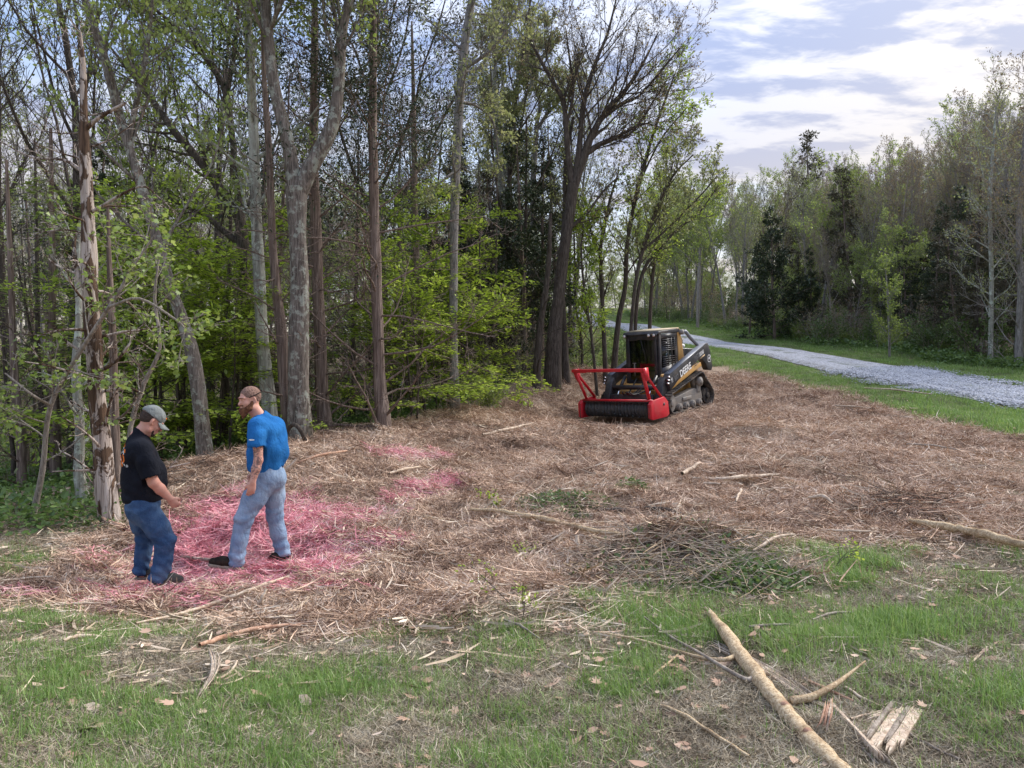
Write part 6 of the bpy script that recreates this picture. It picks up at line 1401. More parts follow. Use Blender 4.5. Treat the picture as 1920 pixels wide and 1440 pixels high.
    sdf_obj('eyebrows', S, PM['beard'], r, O)
    # glasses strap round the back of the head
    b = MB(); b.tube([T((.086 * math.cos(t), -.012 + .118 * math.sin(t), .045 + .030 * math.sin(t) * -1)) for t in np.linspace(R(25), R(-205), 24)], .0042, 6); b.build('eyewear_strap', PM['strap'], r, smooth=True)
    from mathutils.bvhtree import BVHTree
    me = tee.data; bv = BVHTree.FromPolygons([v.co.copy() for v in me.vertices], [tuple(p.vertices) for p in me.polygons])
    def decal(pts, mat, nm, par):
        V = []
        for u, v in pts:
            c = Q(u, v, 0); h = bv.ray_cast(Vector((c[0], -1.0, c[2])), Vector((0, 1, 0)))
            if h[0] is None: return
            V.append(tuple(h[0] + h[1] * .004 * (1 if h[1].y < 0 else -1)))
        b_ = MB(); b_.add(V, np.array([list(range(len(V)))])); b_.build(nm, mat, par)
    decal([(468.5, 818.2), (471, 817.0), (474, 816.6), (479, 817.4), (478.6, 818.8), (473, 819.6)], PM['print_white'], 'sleeve_logo', tee)
man_blue()
# ------------------------------------------------------------------ countless ground stuff: points that carry small meshes
def scatter(name, protos, pts, rot, scl, idx, label):
    hid = bpy.data.collections.new(name + '_pieces')
    for k, (me, mat) in enumerate(protos):
        if not me.materials: me.materials.append(mat)
        o = bpy.data.objects.new('%s_piece_%02d' % (name, k), me); hid.objects.link(o)
    me = bpy.data.meshes.new(name); me.vertices.add(len(pts)); me.vertices.foreach_set('co', np.asarray(pts, np.float32).ravel())
    a = me.attributes.new('rot', 'FLOAT_VECTOR', 'POINT'); a.data.foreach_set('vector', np.asarray(rot, np.float32).ravel())
    a = me.attributes.new('scl', 'FLOAT', 'POINT'); a.data.foreach_set('value', np.asarray(scl, np.float32))
    a = me.attributes.new('idx', 'INT', 'POINT'); a.data.foreach_set('value', np.asarray(idx, np.int32))
    o = link(name, me, None, kind='stuff', label=label, cat=name.replace('_', ' '))
    g = bpy.data.node_groups.new(name + '_nodes', 'GeometryNodeTree')
    g.interface.new_socket('Geometry', in_out='INPUT', socket_type='NodeSocketGeometry'); g.interface.new_socket('Geometry', in_out='OUTPUT', socket_type='NodeSocketGeometry')
    gi = g.nodes.new('NodeGroupInput'); go = g.nodes.new('NodeGroupOutput'); ip = g.nodes.new('GeometryNodeInstanceOnPoints'); ci = g.nodes.new('GeometryNodeCollectionInfo')
    ci.inputs['Collection'].default_value = hid; ci.inputs['Separate Children'].default_value = True; ci.inputs['Reset Children'].default_value = True
    def na(n_, t):
        x = g.nodes.new('GeometryNodeInputNamedAttribute'); x.data_type = t; x.inputs['Name'].default_value = n_; return x.outputs['Attribute']
    er = g.nodes.new('FunctionNodeEulerToRotation'); g.links.new(na('rot', 'FLOAT_VECTOR'), er.inputs[0])
    g.links.new(gi.outputs[0], ip.inputs['Points']); g.links.new(ci.outputs[0], ip.inputs['Instance']); ip.inputs['Pick Instance'].default_value = True
    g.links.new(na('idx', 'INT'), ip.inputs['Instance Index']); g.links.new(er.outputs[0], ip.inputs['Rotation']); g.links.new(na('scl', 'FLOAT'), ip.inputs['Scale'])
    g.links.new(ip.outputs[0], go.inputs[0])
    m = o.modifiers.new('pieces', 'NODES'); m.node_group = g
    return o
def strandmat(name, stops, worldvar=.95, rough=.85):
    N_ = NM(name); t = N_.attr('tint', 'Fac'); w = N_.noise(N_.coord('World'), 1.1, 3, .6); w2 = N_.noise(N_.coord('World'), 7, 3, .6)
    f = N_.math('ADD', N_.math('MULTIPLY', t, .72), N_.math('MULTIPLY', N_.math('ADD', N_.math('SUBTRACT', w, .5), N_.math('SUBTRACT', w2, .5)), worldvar)); f = N_.math('ADD', f, .14)
    return N_.pbr(N_.ramp(f, stops), rough, spec=.15)
M_SHRED = strandmat('wood_shreds', [(.0, (.08, .050, .036)), (.22, (.24, .155, .108)), (.45, (.47, .325, .233)), (.70, (.68, .51, .385)), (.95, (.80, .70, .57))])
M_PINK = strandmat('pink_dyed_shreds', [(.0, (.26, .07, .09)), (.25, (.58, .19, .23)), (.5, (.80, .37, .41)), (.76, (.83, .57, .55)), (.97, (.84, .72, .62))])
M_STRAW = strandmat('pale_splinters', [(.0, (.20, .15, .10)), (.35, (.46, .36, .26)), (.65, (.66, .55, .42)), (.95, (.80, .71, .57))])
M_THATCH = strandmat('dry_thatch', [(.0, (.11, .085, .06)), (.35, (.27, .22, .155)), (.65, (.43, .37, .27)), (.95, (.60, .53, .41))])
M_LITTER = strandmat('dead_leaf', [(.0, (.16, .10, .07)), (.4, (.38, .25, .18)), (.7, (.52, .38, .28)), (.95, (.62, .50, .40))])
def grassmat(name, stops):
    N_ = NM(name); t = N_.attr('tint', 'Fac'); w = N_.noise(N_.coord('World'), 1.6, 4, .65)
    f = N_.math('ADD', N_.math('MULTIPLY', t, .55), N_.math('MULTIPLY', w, .5)); return N_.leaf(N_.ramp(f, stops), .4)
M_GRASS = grassmat('grass_blades', [(.15, (.09, .16, .035)), (.45, (.17, .29, .06)), (.68, (.28, .40, .11)), (.9, (.46, .47, .25))])
M_GRASSD = grassmat('grass_dull', [(.15, (.075, .105, .035)), (.45, (.15, .20, .075)), (.7, (.24, .26, .12)), (.95, (.36, .33, .2))])
M_COVER = grassmat('ground_leaves', [(.15, (.045, .085, .02)), (.45, (.09, .16, .035)), (.75, (.16, .25, .06)), (.95, (.24, .32, .10))])
def strands(seed, n, rad, lmin, lmax, wmin, wmax, zmax, bend=.25, tilt=.18, dirbias=None, seg=3, curl=0.0):
    g = np.random.default_rng(seed); a = g.random(n) * 2 * np.pi
    if dirbias is not None: a = g.normal(dirbias, .55, n)
    rr = rad * np.sqrt(g.random(n)); th = g.random(n) * 6.283; c = np.c_[rr * np.cos(th), rr * np.sin(th), g.random(n) ** 1.6 * zmax]
    Ln = lmin + (lmax - lmin) * g.random(n) ** 2.2; w = wmin + (wmax - wmin) * g.random(n) ** 1.8; tl = g.normal(0, tilt, n)
    d = np.c_[np.cos(a) * np.cos(tl), np.sin(a) * np.cos(tl), np.sin(tl)]; s_ = np.c_[-np.sin(a), np.cos(a), np.zeros(n)]; roll = g.normal(0, .8, n); up = np.cross(d, s_)
    sd_ = s_ * np.cos(roll)[:, None] + up * np.sin(roll)[:, None]; nr = np.cross(sd_, d)
    V = []; bz = g.normal(0, bend, n)[:, None]; bs = g.normal(0, bend, n)[:, None]
    for i in range(seg + 1):
        t = i / seg - .5; ww = w * (1 - .6 * abs(2 * t) ** 2)
        p = c + d * (t * Ln)[:, None] + s_ * (bs * (t * t - .08) * Ln[:, None]) + np.array([0, 0, 1.0]) * (np.abs(bz) * (.0 + t * t * (1 + curl)) * Ln[:, None])
        V += [p + sd_ * ww[:, None] / 2, p - sd_ * ww[:, None] / 2]
    V = np.stack(V, 1); k = 2 * (seg + 1); base = (np.arange(n) * k)[:, None]
    F = np.concatenate([base + np.array([[2 * i, 2 * i + 1, 2 * i + 3, 2 * i + 2]]) for i in range(seg)]); tint = np.repeat(g.beta(1.6, 1.9, n), k)
    return V.reshape(-1, 3), F, tint
def strandmesh(name, *a, **k):
    v, f, t = strands(*a, **k); return new_mesh(name, v, f, t)
def tuft(seed, n, rad, hmin, hmax, w, lean=.35):
    g = np.random.default_rng(seed); rr = rad * np.sqrt(g.random(n)); th = g.random(n) * 6.283; c = np.c_[rr * np.cos(th), rr * np.sin(th), np.full(n, -.01)]
    h = hmin + (hmax - hmin) * g.random(n); a = g.random(n) * 6.283; ln = np.abs(g.normal(0, lean, n)) + .05; dr = np.c_[np.cos(a), np.sin(a), np.zeros(n)]; sd_ = np.c_[-np.sin(a), np.cos(a), np.zeros(n)]
    V = []
    for i, (t, ww) in enumerate(((0, 1), (.45, .85), (.8, .5))):
        p = c + np.array([0, 0, 1.0]) * (h * t * (1 - .25 * ln * t))[:, None] + dr * (h * ln * t * t)[:, None]; V += [p - sd_ * w * ww / 2, p + sd_ * w * ww / 2]
    V.append(c + np.array([0, 0, 1.0]) * (h * (1 - .35 * ln))[:, None] + dr * (h * ln * 1.25)[:, None]); V = np.stack(V, 1)
    b = (np.arange(n) * 7)[:, None]; q = np.concatenate([b + np.array([[0, 1, 3, 2]]), b + np.array([[2, 3, 5, 4]])]); t3 = b + np.array([[4, 5, 6]])
    return new_mesh('tuft', V.reshape(-1, 3), [q, t3], np.repeat(g.random(n) * .8 + .1, 7))
def lay(x, y, jit=.0, sink=0.0):
    """points on the ground with the tilt of the slope"""
    z_ = hgt(x, y); e = .12; gx = (hgt(x + e, y) - z_) / e; gy = (hgt(x, y + e) - z_) / e; n = len(x); rz = rng.random(n) * 2 * np.pi
    lx = np.cos(rz) * gx + np.sin(rz) * gy; ly = -np.sin(rz) * gx + np.cos(rz) * gy
    return np.c_[x, y, z_ - sink], np.c_[np.arctan(np.clip(ly, -.8, .8)), -np.arctan(np.clip(lx, -.8, .8)), rz]
def inview(n, y0, y1, p=1.6, u0=-120, u1=2040):
    """sample the visible wedge, denser where things are near"""
    t = rng.random(n); y = (y0 ** (2 - p) + t * (y1 ** (2 - p) - y0 ** (2 - p))) ** (1 / (2 - p)) if abs(p - 2) > 1e-3 else y0 * (y1 / y0) ** t
    u = u0 + (u1 - u0) * rng.random(n); return (u - 960) / 1440 * y, y
# wood shreds over the cleared slope
mul = [(strandmesh('shreds', 200 + i, 200, .30, .012, .11 if i < 4 else .30, .003, .013 if i < 4 else .008, .04, bend=.45, tilt=.28), M_SHRED) for i in range(6)] + [(strandmesh('shreds', 210 + i, 110, .30, .04, .4, .003, .010, .05, dirbias=.2), M_SHRED) for i in range(2)]
x, y = inview(17000, 5.2, 27, 1.5); m = m_mulch(x, y) * (1 - .85 * m_pink(x, y)) * (road_d(x, y) > 1.6)
foot = np.min([np.hypot(x - f_[0], y - f_[1]) for f_, r_ in FEET], axis=0); bare = sstep(.60, .68, fbm(x * .9 + 31, y * 1.5, 3, 91)); k = (rng.random(len(x)) < m * (1 - .8 * bare) + .03 * (y < 12)) & (foot > .30) & ~((np.abs((x - LO[0]) * LH[0] + (y - LO[1]) * LH[1] - .45) < 1.95) & (np.abs((x - LO[0]) * LL[0] + (y - LO[1]) * LL[1]) < 1.2)); x, y = x[k], y[k]
p, r = lay(x, y); scatter('wood_mulch', mul, p, r, .75 + .5 * rng.random(len(x)) + np.clip((y - 10) / 30, 0, .5), rng.integers(0, 8, len(x)), 'brown shredded wood mulch covering the cleared slope')
pk = [(strandmesh('pink_shreds', 230 + i, 130, .26, .03, .28, .003, .010, .06), M_PINK) for i in range(5)]
x, y = inview(16000, 6.2, 17, 1.5, 40, 1000); m = m_pink(x, y); foot = np.min([np.hypot(x - f_[0], y - f_[1]) for f_, r_ in FEET], axis=0); k = (rng.random(len(x)) < m * .8) & (foot > .17); x, y = x[k], y[k]
p, r = lay(x, y, sink=-.01); scatter('pink_mulch', pk, p, r, .7 + .5 * rng.random(len(x)), rng.integers(0, 5, len(x)), 'mulch sprayed pink around the feet of the two men')
st = [(strandmesh('splinters', 250 + i, 26, .35, .06, .42, .005, .018, .03, bend=.12, tilt=.08), M_STRAW) for i in range(5)]
x, y = inview(3600, 4.2, 24, 1.5); m = np.maximum(m_mulch(x, y) * .55, (.9 * sstep(-1.6, .1, sdist(MULCH, x, y)) * (y < 9)) + .10 * (y < 9)) * (road_d(x, y) > 1.6) * (1 - .7 * m_pink(x, y))
k = rng.random(len(x)) < m; x, y = x[k], y[k]
p, r = lay(x, y, sink=-.008); scatter('wood_splinters', st, p, r, .6 + .7 * rng.random(len(x)), rng.integers(0, 5, len(x)), 'pale long wood splinters strewn over mulch and grass edge')
# dry thatch and litter of the foreground
thm = [(strandmesh('thatch', 270 + i, 120, .20, .015, .10, .0014, .004, .03, bend=.6, tilt=.35, seg=2), M_THATCH) for i in range(5)]
x, y = inview(17000, 2.7, 10.5, 1.4); m = (1 - m_mulch(x, y)) * (1 - .2 * m_green(x, y)); bare = fbm(x * 1.1 + 4, y * 1.1, 3, 51) > .60
k = rng.random(len(x)) < m * np.where(bare, .3, .95); x, y = x[k], y[k]
p, r = lay(x, y); scatter('dry_thatch', thm, p, r, .7 + .6 * rng.random(len(x)), rng.integers(0, 5, len(x)), 'dry trampled thatch and weeds over bare reddish soil in the foreground')
# grass
gr = [(tuft(300 + i, 36, .10, .03, .125, .0040, .5), M_GRASS) for i in range(4)] + [(tuft(310 + i, 26, .12, .02, .07, .0034, .8), M_GRASSD) for i in range(3)]
x, y = inview(30000, 2.6, 10.5, 1.3); m = m_green(x, y); clump = sstep(.44, .60, fbm(x * 2.0, y * 2.6, 4, 61)); k = rng.random(len(x)) < (m * (.06 + .62 * clump) + .13) * (1 - m_mulch(x, y)); x, y = x[k], y[k]; m = m[k]
p, r = lay(x, y); ii = np.where(rng.random(len(x)) < .25 + .9 * m, rng.integers(0, 4, len(x)), rng.integers(4, 7, len(x)))
scatter('foreground_grass', gr, p, r, (.55 + .45 * m + .35 * rng.random(len(x))) * (.8 + .5 * fbm(x * 2, y * 2, 2, 63)), ii, 'patches of fresh green grass in the foreground lawn')
gf = [(tuft(330 + i, 60, .28, .06, .16, .010), M_GRASS) for i in range(3)] + [(tuft(335 + i, 50, .28, .05, .12, .010, .6), M_GRASSD) for i in range(2)]
x, y = inview(17000, 13.5, 75, 1.35, 1000, 2040); rd = road_d(x, y); m = sstep(-.3, .3, -sdist(MULCH, x, y)) * (rd < 7.5) * np.where(rd < 1.45, (rd < .25) * .12, 1.0)
k = rng.random(len(x)) < m; x, y = x[k], y[k]; rd = rd[k]
p, r = lay(x, y); scatter('verge_grass', gf, p, r, (.55 + .6 * rng.random(len(x))) * np.where(rd < 1.6, .5, 1) * np.where(rd > 3.6, 1.3, 1), rng.integers(0, 5, len(x)), 'green grass verges on both sides of the gravel road')
# leaf litter and low cover under the trees
g_ = np.random.default_rng(9)
def leafpatch(seed, n, rad, size, shape, zr, flat=.7):
    g = np.random.default_rng(seed); rr = rad * np.sqrt(g.random(n)); th = g.random(n) * 6.283; c = np.c_[rr * np.cos(th), rr * np.sin(th), zr[0] + (zr[1] - zr[0]) * g.random(n)]
    v, f, t = leaves(c, size, shape, None, flat=flat, seed=seed); return new_mesh('leaf_patch', v, f, t)
cv = [(leafpatch(400 + i, 90, .4, .06, OVAL, (.02, .22), .5), M_COVER) for i in range(4)]
x, y = inview(9000, 9, 60, 1.4, -120, 1250); m = (sdist(MULCH, x, y) < -.3) * (road_d(x, y) > 6.8) * np.where(y < 15, .35, 1) * np.clip(.25 + 1.3 * (fbm(x * .7, y * .7, 3, 71) - .35), 0, 1) * ((y > 11.5) | (x < -5.2))
k = rng.random(len(x)) < m; x, y = x[k], y[k]; p, r = lay(x, y); scatter('low_ground_cover', cv, p, r, .6 + .8 * rng.random(len(x)), rng.integers(0, 4, len(x)), 'low green ground cover on the woodland floor')
x, y = inview(2600, 22, 75, 1.4, 1150, 2040); rd = road_d(x, y); k = (rd > 4.0) & (rd < 9) & (x > np.interp(y, ROAD[:, 1], ROAD[:, 0])); x, y = x[k], y[k]; p, r = lay(x, y); scatter('verge_weeds', cv, p, r, 1.0 + 1.2 * rng.random(len(x)), rng.integers(0, 4, len(x)), 'leafy weeds where the right verge meets the wood')
lt = [(leafpatch(420 + i, 9, .35, .055, LOBE if i < 2 else OVAL, (.005, .03), .85), M_LITTER) for i in range(4)]
x, y = inview(3800, 2.8, 45, 1.5); m = np.where(y < 10.5, .36 * (1 - .7 * m_mulch(x, y)), (sdist(MULCH, x, y) < 0) * (road_d(x, y) > 3)); k = rng.random(len(x)) < m; x, y = x[k], y[k]
p, r = lay(x, y); scatter('leaf_litter', lt, p, r, .6 + .7 * rng.random(len(x)), rng.integers(0, 4, len(x)), 'dead brown leaves scattered on soil, grass and woodland floor')
# stones of the road
def stone(seed):
    g = np.random.default_rng(seed); b_ = MB()
    for i in range(26): b_.sphere((g.normal(0, .16), g.normal(0, .16), .006), np.array([.022, .018, .012]) * g.uniform(.5, 1.3), 6, 4, tint=float(g.random()))
    return b_.mesh('stones', False, True)
M_STONE = strandmat('gravel_stone', [(.1, (.22, .225, .24)), (.5, (.38, .39, .42)), (.9, (.60, .61, .65))], .2)
stn = [(stone(500 + i), M_STONE) for i in range(3)]
tt = rng.random(1500); ii = (tt ** .7 * 40).astype(int) % (len(ROAD) - 1); t2 = rng.random(1500)[:, None]; pc = ROAD[ii] * (1 - t2) + ROAD[ii + 1] * t2; dv = ROAD[ii + 1] - ROAD[ii]; dv /= np.linalg.norm(dv, axis=1, keepdims=True)
off = rng.normal(0, .8, 1500).clip(-1.7, 1.7)[:, None]; pc = pc + np.c_[-dv[:, 1], dv[:, 0]] * off; k = (pc[:, 1] > 15) & (pc[:, 1] < 60); pc = pc[k]; p, r = lay(pc[:, 0], pc[:, 1]); p[:, 2] = base_h(pc[:, 0], pc[:, 1]) + .045
scatter('road_stones', stn, p, r, .7 + .6 * rng.random(len(p)), rng.integers(0, 3, len(p)), 'loose pale gravel stones on the road')

# ------------------------------------------------------------------ logs, poles and sticks: each a thing
def woodmat(name, c0, c1, c2, sc_=22, sz=.08):
    N_ = NM(name); c = N_.coord('Object'); g0 = N_.coord('UV') if False else c
    n1 = N_.noise(c, sc_, 5, .7, .5); n2 = N_.noise(c, 6, 3, .6); col = N_.ramp(n1, [(.32, c0), (.5, c1), (.68, c2)]); col = N_.mix(N_.mapr(n2, .5, .62, 0, .55), col, c0)
    return N_.pbr(col, .85, normal=N_.bump(n1, .7, .01), spec=.15)
W_PEEL = woodmat('peeled_wood', (.22, .14, .08), (.52, .39, .24), (.70, .58, .40), 60)
W_PALE = woodmat('pale_split_wood', (.30, .21, .15), (.55, .44, .33), (.74, .64, .52), 26)
W_GREY = woodmat('grey_bark_stick', (.14, .11, .09), (.31, .26, .21), (.48, .42, .35), 24)
W_DARK = woodmat('dark_bark_stick', (.045, .035, .03), (.11, .09, .075), (.19, .16, .135), 24)
W_RED = woodmat('reddish_split_wood', (.26, .13, .085), (.46, .28, .19), (.62, .43, .31), 26)
def bundle(name, px, wpx, n, mats, label, cat, seed=1, lift=.02, thick=.35):
    """torn wood: many long flat splinters lying side by side"""
    pts = np.array([G(*a[:2]) + np.array([0, 0, lift + (a[2] if len(a) > 2 else 0)]) for a in px]); org = pts.mean(0); c = catmull(pts - org, 4); m = len(c); wd = np.interp(np.linspace(0, 1, m), np.linspace(0, 1, len(wpx)), np.array(wpx, float)) / 1440 * pts[:, 1].mean()
    g = np.random.default_rng(seed); t = np.gradient(c, axis=0); t /= np.linalg.norm(t, axis=1, keepdims=True); sd_ = np.cross(t, [0, 0, 1.0]); root = empty(name, tuple(org), label, cat)
    for mi, mt in enumerate(mats):
        b_ = MB()
        for i in range(int(n)):
            a0 = g.random() * .45; a1 = 1 - g.random() ** 1.5 * .45; o_ = g.uniform(-.5, .5); zz_ = abs(g.normal(0, .35)) * thick; tt_ = np.linspace(a0, a1, 6) * (m - 1); i0 = np.minimum(tt_.astype(int), m - 2); f = (tt_ - i0)[:, None]
            wv = wd[i0][:, None]; q = c[i0] * (1 - f) + c[i0 + 1] * f + sd_[i0] * wv * (o_ + g.normal(0, .02, (6, 1)) + np.array([[.12], [.03], [0], [0], [.03], [.12]]) * np.sign(o_)) + np.array([0, 0, 1.0]) * wv * (zz_ + np.array([[.10], [0], [0], [0], [.02], [.12]]) * g.random())
            b_.tube(q, wv[:, 0] * g.uniform(.05, .17) * np.array([.15, .8, 1, 1, .8, .12]), 4, True)
        b_.build('splinters', mt, root)
    return root
def stick(name, px, w, mat, label, cat='stick', lift=0.0, branches=(), split=0, k=8, group=None, lumps=.12, stand=False):
    """px: list of (u,v[,lift m]); w: px widths"""
    pts = np.array([G(a[0], a[1]) + np.array([0, 0, lift + (a[2] if len(a) > 2 else 0)]) for a in px])
    if stand:      # stands up out of the ground: every point at the depth of its foot
        ft = G(px[0][0], px[0][1]); pts = np.array([ft] + [P(a[0], a[1], ft[1] + .05 * i) for i, a in enumerate(px[1:])])
    w = np.broadcast_to(np.array(w, float), (len(px),)) if np.ndim(w) == 0 or len(w) != len(px) else np.array(w, float)
    rr = w / 2 / 1440 * pts[:, 1]; pts[:, 2] += rr * .7; org = pts.mean(0); c = catmull(pts, 5) if len(pts) > 2 else np.linspace(pts[0], pts[-1], 7); n = len(c); r_ = np.interp(np.linspace(0, 1, n), np.linspace(0, 1, len(rr)), rr)
    g = random.Random(int(px[0][0] * 7 + px[0][1])); jn = np.array([[g.gauss(0, 1) for _ in range(3)] for _ in range(n)]) * r_[:, None] * lumps * 1.6; c = c + jn
    T = Tree(3); T.br = [(c[None], r_[None], 0)]; V, F = T.wood((max(k, 8),), .001, lumps)
    o = link(name, new_mesh(name, V - org, F, None, True), mat, None, None, label, cat, group); o.location = tuple(org)
    if split:
        for end, dirn in ((c[0], unit(c[0] - c[1])), (c[-1], unit(c[-1] - c[-2])))[:split]:
            rr_ = r_[0] if end is c[0] or np.allclose(end, c[0]) else r_[-1]; b_ = MB()
            for i in range(9):
                a = g.random() * 6.28; of = np.array([math.cos(a), .3 * math.sin(a), math.sin(a)]) * rr_ * .75; L_ = rr_ * g.uniform(2, 6)
                b_.tube([end - org - dirn * rr_ * 2 + of, end - org + of * .9, end - org + dirn * L_ + of * g.uniform(.6, 1.9)], [rr_ * .38, rr_ * .28, .001], 4)
            b_.build('splintered_end', W_PALE, o)
    for bp, bw, bm in branches:
        q = np.array([G(a[0], a[1]) + np.array([0, 0, (a[2] if len(a) > 2 else .02)]) for a in bp]); rb = np.array(bw, float) / 2 / 1440 * q[:, 1]
        cc = catmull(q, 5) if len(q) > 2 else q; rb = np.interp(np.linspace(0, 1, len(cc)), np.linspace(0, 1, len(rb)), rb)
        b_ = MB(); b_.tube(cc - org, rb, 7); b_.build('branch', bm, o, smooth=True)
    return o
stick('log', [(1330, 1168, .05), (1362, 1212, .05), (1400, 1264, .03), (1445, 1320, .02), (1492, 1374), (1530, 1414), (1590, 1470)], [13, 24, 28, 30, 33, 38, 30], W_PEEL, 'long peeled tan log lying across the grass in the right foreground', 'log',
      branches=[([(1382, 1250, .06), (1355, 1260, .06), (1310, 1248, .05), (1250, 1232, .05), (1190, 1214, .05), (1135, 1204, .05)], [11, 8, 7, 6, 5, 3], W_PEEL), ([(1412, 1290, .05), (1398, 1296, .06), (1360, 1275, .06), (1310, 1245, .06), (1255, 1210, .06), (1208, 1176, .07)], [12, 9, 8, 6, 5, 3], W_GREY),
                ([(1482, 1332, .04), (1520, 1334, .06), (1560, 1320, .08), (1590, 1300, .09), (1622, 1282, .12)], [19, 15, 11, 7, 3], W_PEEL), ([(1530, 1414, .0), (1505, 1438, .0), (1480, 1456, .0)], [19, 16, 13], W_PEEL)], split=1, lumps=.05)
lg = [o for o in COL.objects if o.name == 'log'][0]
for u_, v_, r_ in ((1378, 1232, .020), (1430, 1300, .017), (1470, 1345, .022), (1512, 1398, .020)):
    q_ = G(u_, v_) + np.array([0, -.01, .065]) - np.array(lg.location); b_ = MB(); b_.sphere(q_, (r_, r_, r_ * .8), 9, 6); b_.build('knot', W_RED, lg, smooth=True)
bundle('broken_stub', [(1538, 1404, .02), (1550, 1382, .06), (1556, 1362, .10)], [20, 16, 6], 9, (W_RED, W_PALE), 'torn reddish stub of wood standing against the thick end of the log', 'wood stub', 4, .03, .5)
bundle('split_log', [(1325, 1212), (1375, 1238), (1420, 1262), (1470, 1292), (1530, 1330), (1580, 1352)], [22, 24, 22, 26, 18, 8], 16, (W_GREY, W_PALE), 'greyish split pole lying just behind the peeled log', 'log', 5, .03)
def slab(name, p0, p1, wpx, n, mats, label, cat, seed, th=.022):
    """a torn slab: long flat strips side by side with ragged tips"""
    A = G(*p0); B = G(*p1); org = (A + B) / 2; A = A - org; B = B - org; d = unit(B - A); sd_ = unit(np.cross(d, [0, 0, 1.0])); up = np.cross(sd_, d); up = up * (1 if up[2] > 0 else -1); L_ = np.linalg.norm(B - A)
    W = wpx / 1440 * org[1]; g = np.random.default_rng(seed); root = empty(name, tuple(org), label, cat); e = np.linspace(-.5, .5, n + 1) + np.r_[0, g.normal(0, .25 / n, n - 1), 0]
    for i in range(n):
        a0, a1 = e[i] * W, e[i + 1] * W * .97; t0 = -L_ / 2 + abs(g.normal(0, .16)) * L_; t1 = L_ / 2 - abs(g.normal(0, .14)) * L_; m1 = (a0 + a1) / 2; h = th * g.uniform(.5, 1.6); z0 = .012 + .010 * abs(g.normal())
        ol = [(t0 + .03, a0), (t0 - .02 * g.random(), a0 * .7 + a1 * .3), (t0 + .035, m1), (t0 - .05 * g.random(), a0 * .3 + a1 * .7), (t0 + .03, a1), ((t0 + t1) / 2, a1 + .003 * g.normal()), (t1 - .04, a1), (t1 + .03 * g.random(), a0 * .25 + a1 * .75), (t1 - .03, m1), (t1 + .07 * g.random(), a0 * .75 + a1 * .25), (t1 - .04, a0), ((t0 + t1) / 2, a0 + .003 * g.normal())]
        V = [d * x + sd_ * y + up * (z0 + z_ + .03 * (x / L_) * g.uniform(.6, 1)) for z_ in (0, h) for x, y in ol]; k = len(ol); ii = np.arange(k); jj = (ii + 1) % k; b_ = MB()
        b_.add(V, [np.c_[ii, jj, jj + k, ii + k], np.array([ii[::-1]]), np.array([ii + k])]); b_.build('strip', mats[i % len(mats)], root, bevel=.002)
    return root
slab('wood_chunk', (1694, 1334), (1640, 1428), 74, 7, (W_PALE, W_PALE, W_GREY), 'wide torn pinkish-white chunk of wood right of the log', 'wood chunk', 7)
bundle('snapped_branch', [(362, 1346), (378, 1318), (400, 1292, .02), (405, 1268, .04), (396, 1242, .05)], [6, 10, 12, 20, 9], 8, (W_PALE, W_GREY), 'pale snapped branch with a shredded knot in the left foreground grass', 'branch', 8, .05, .4)
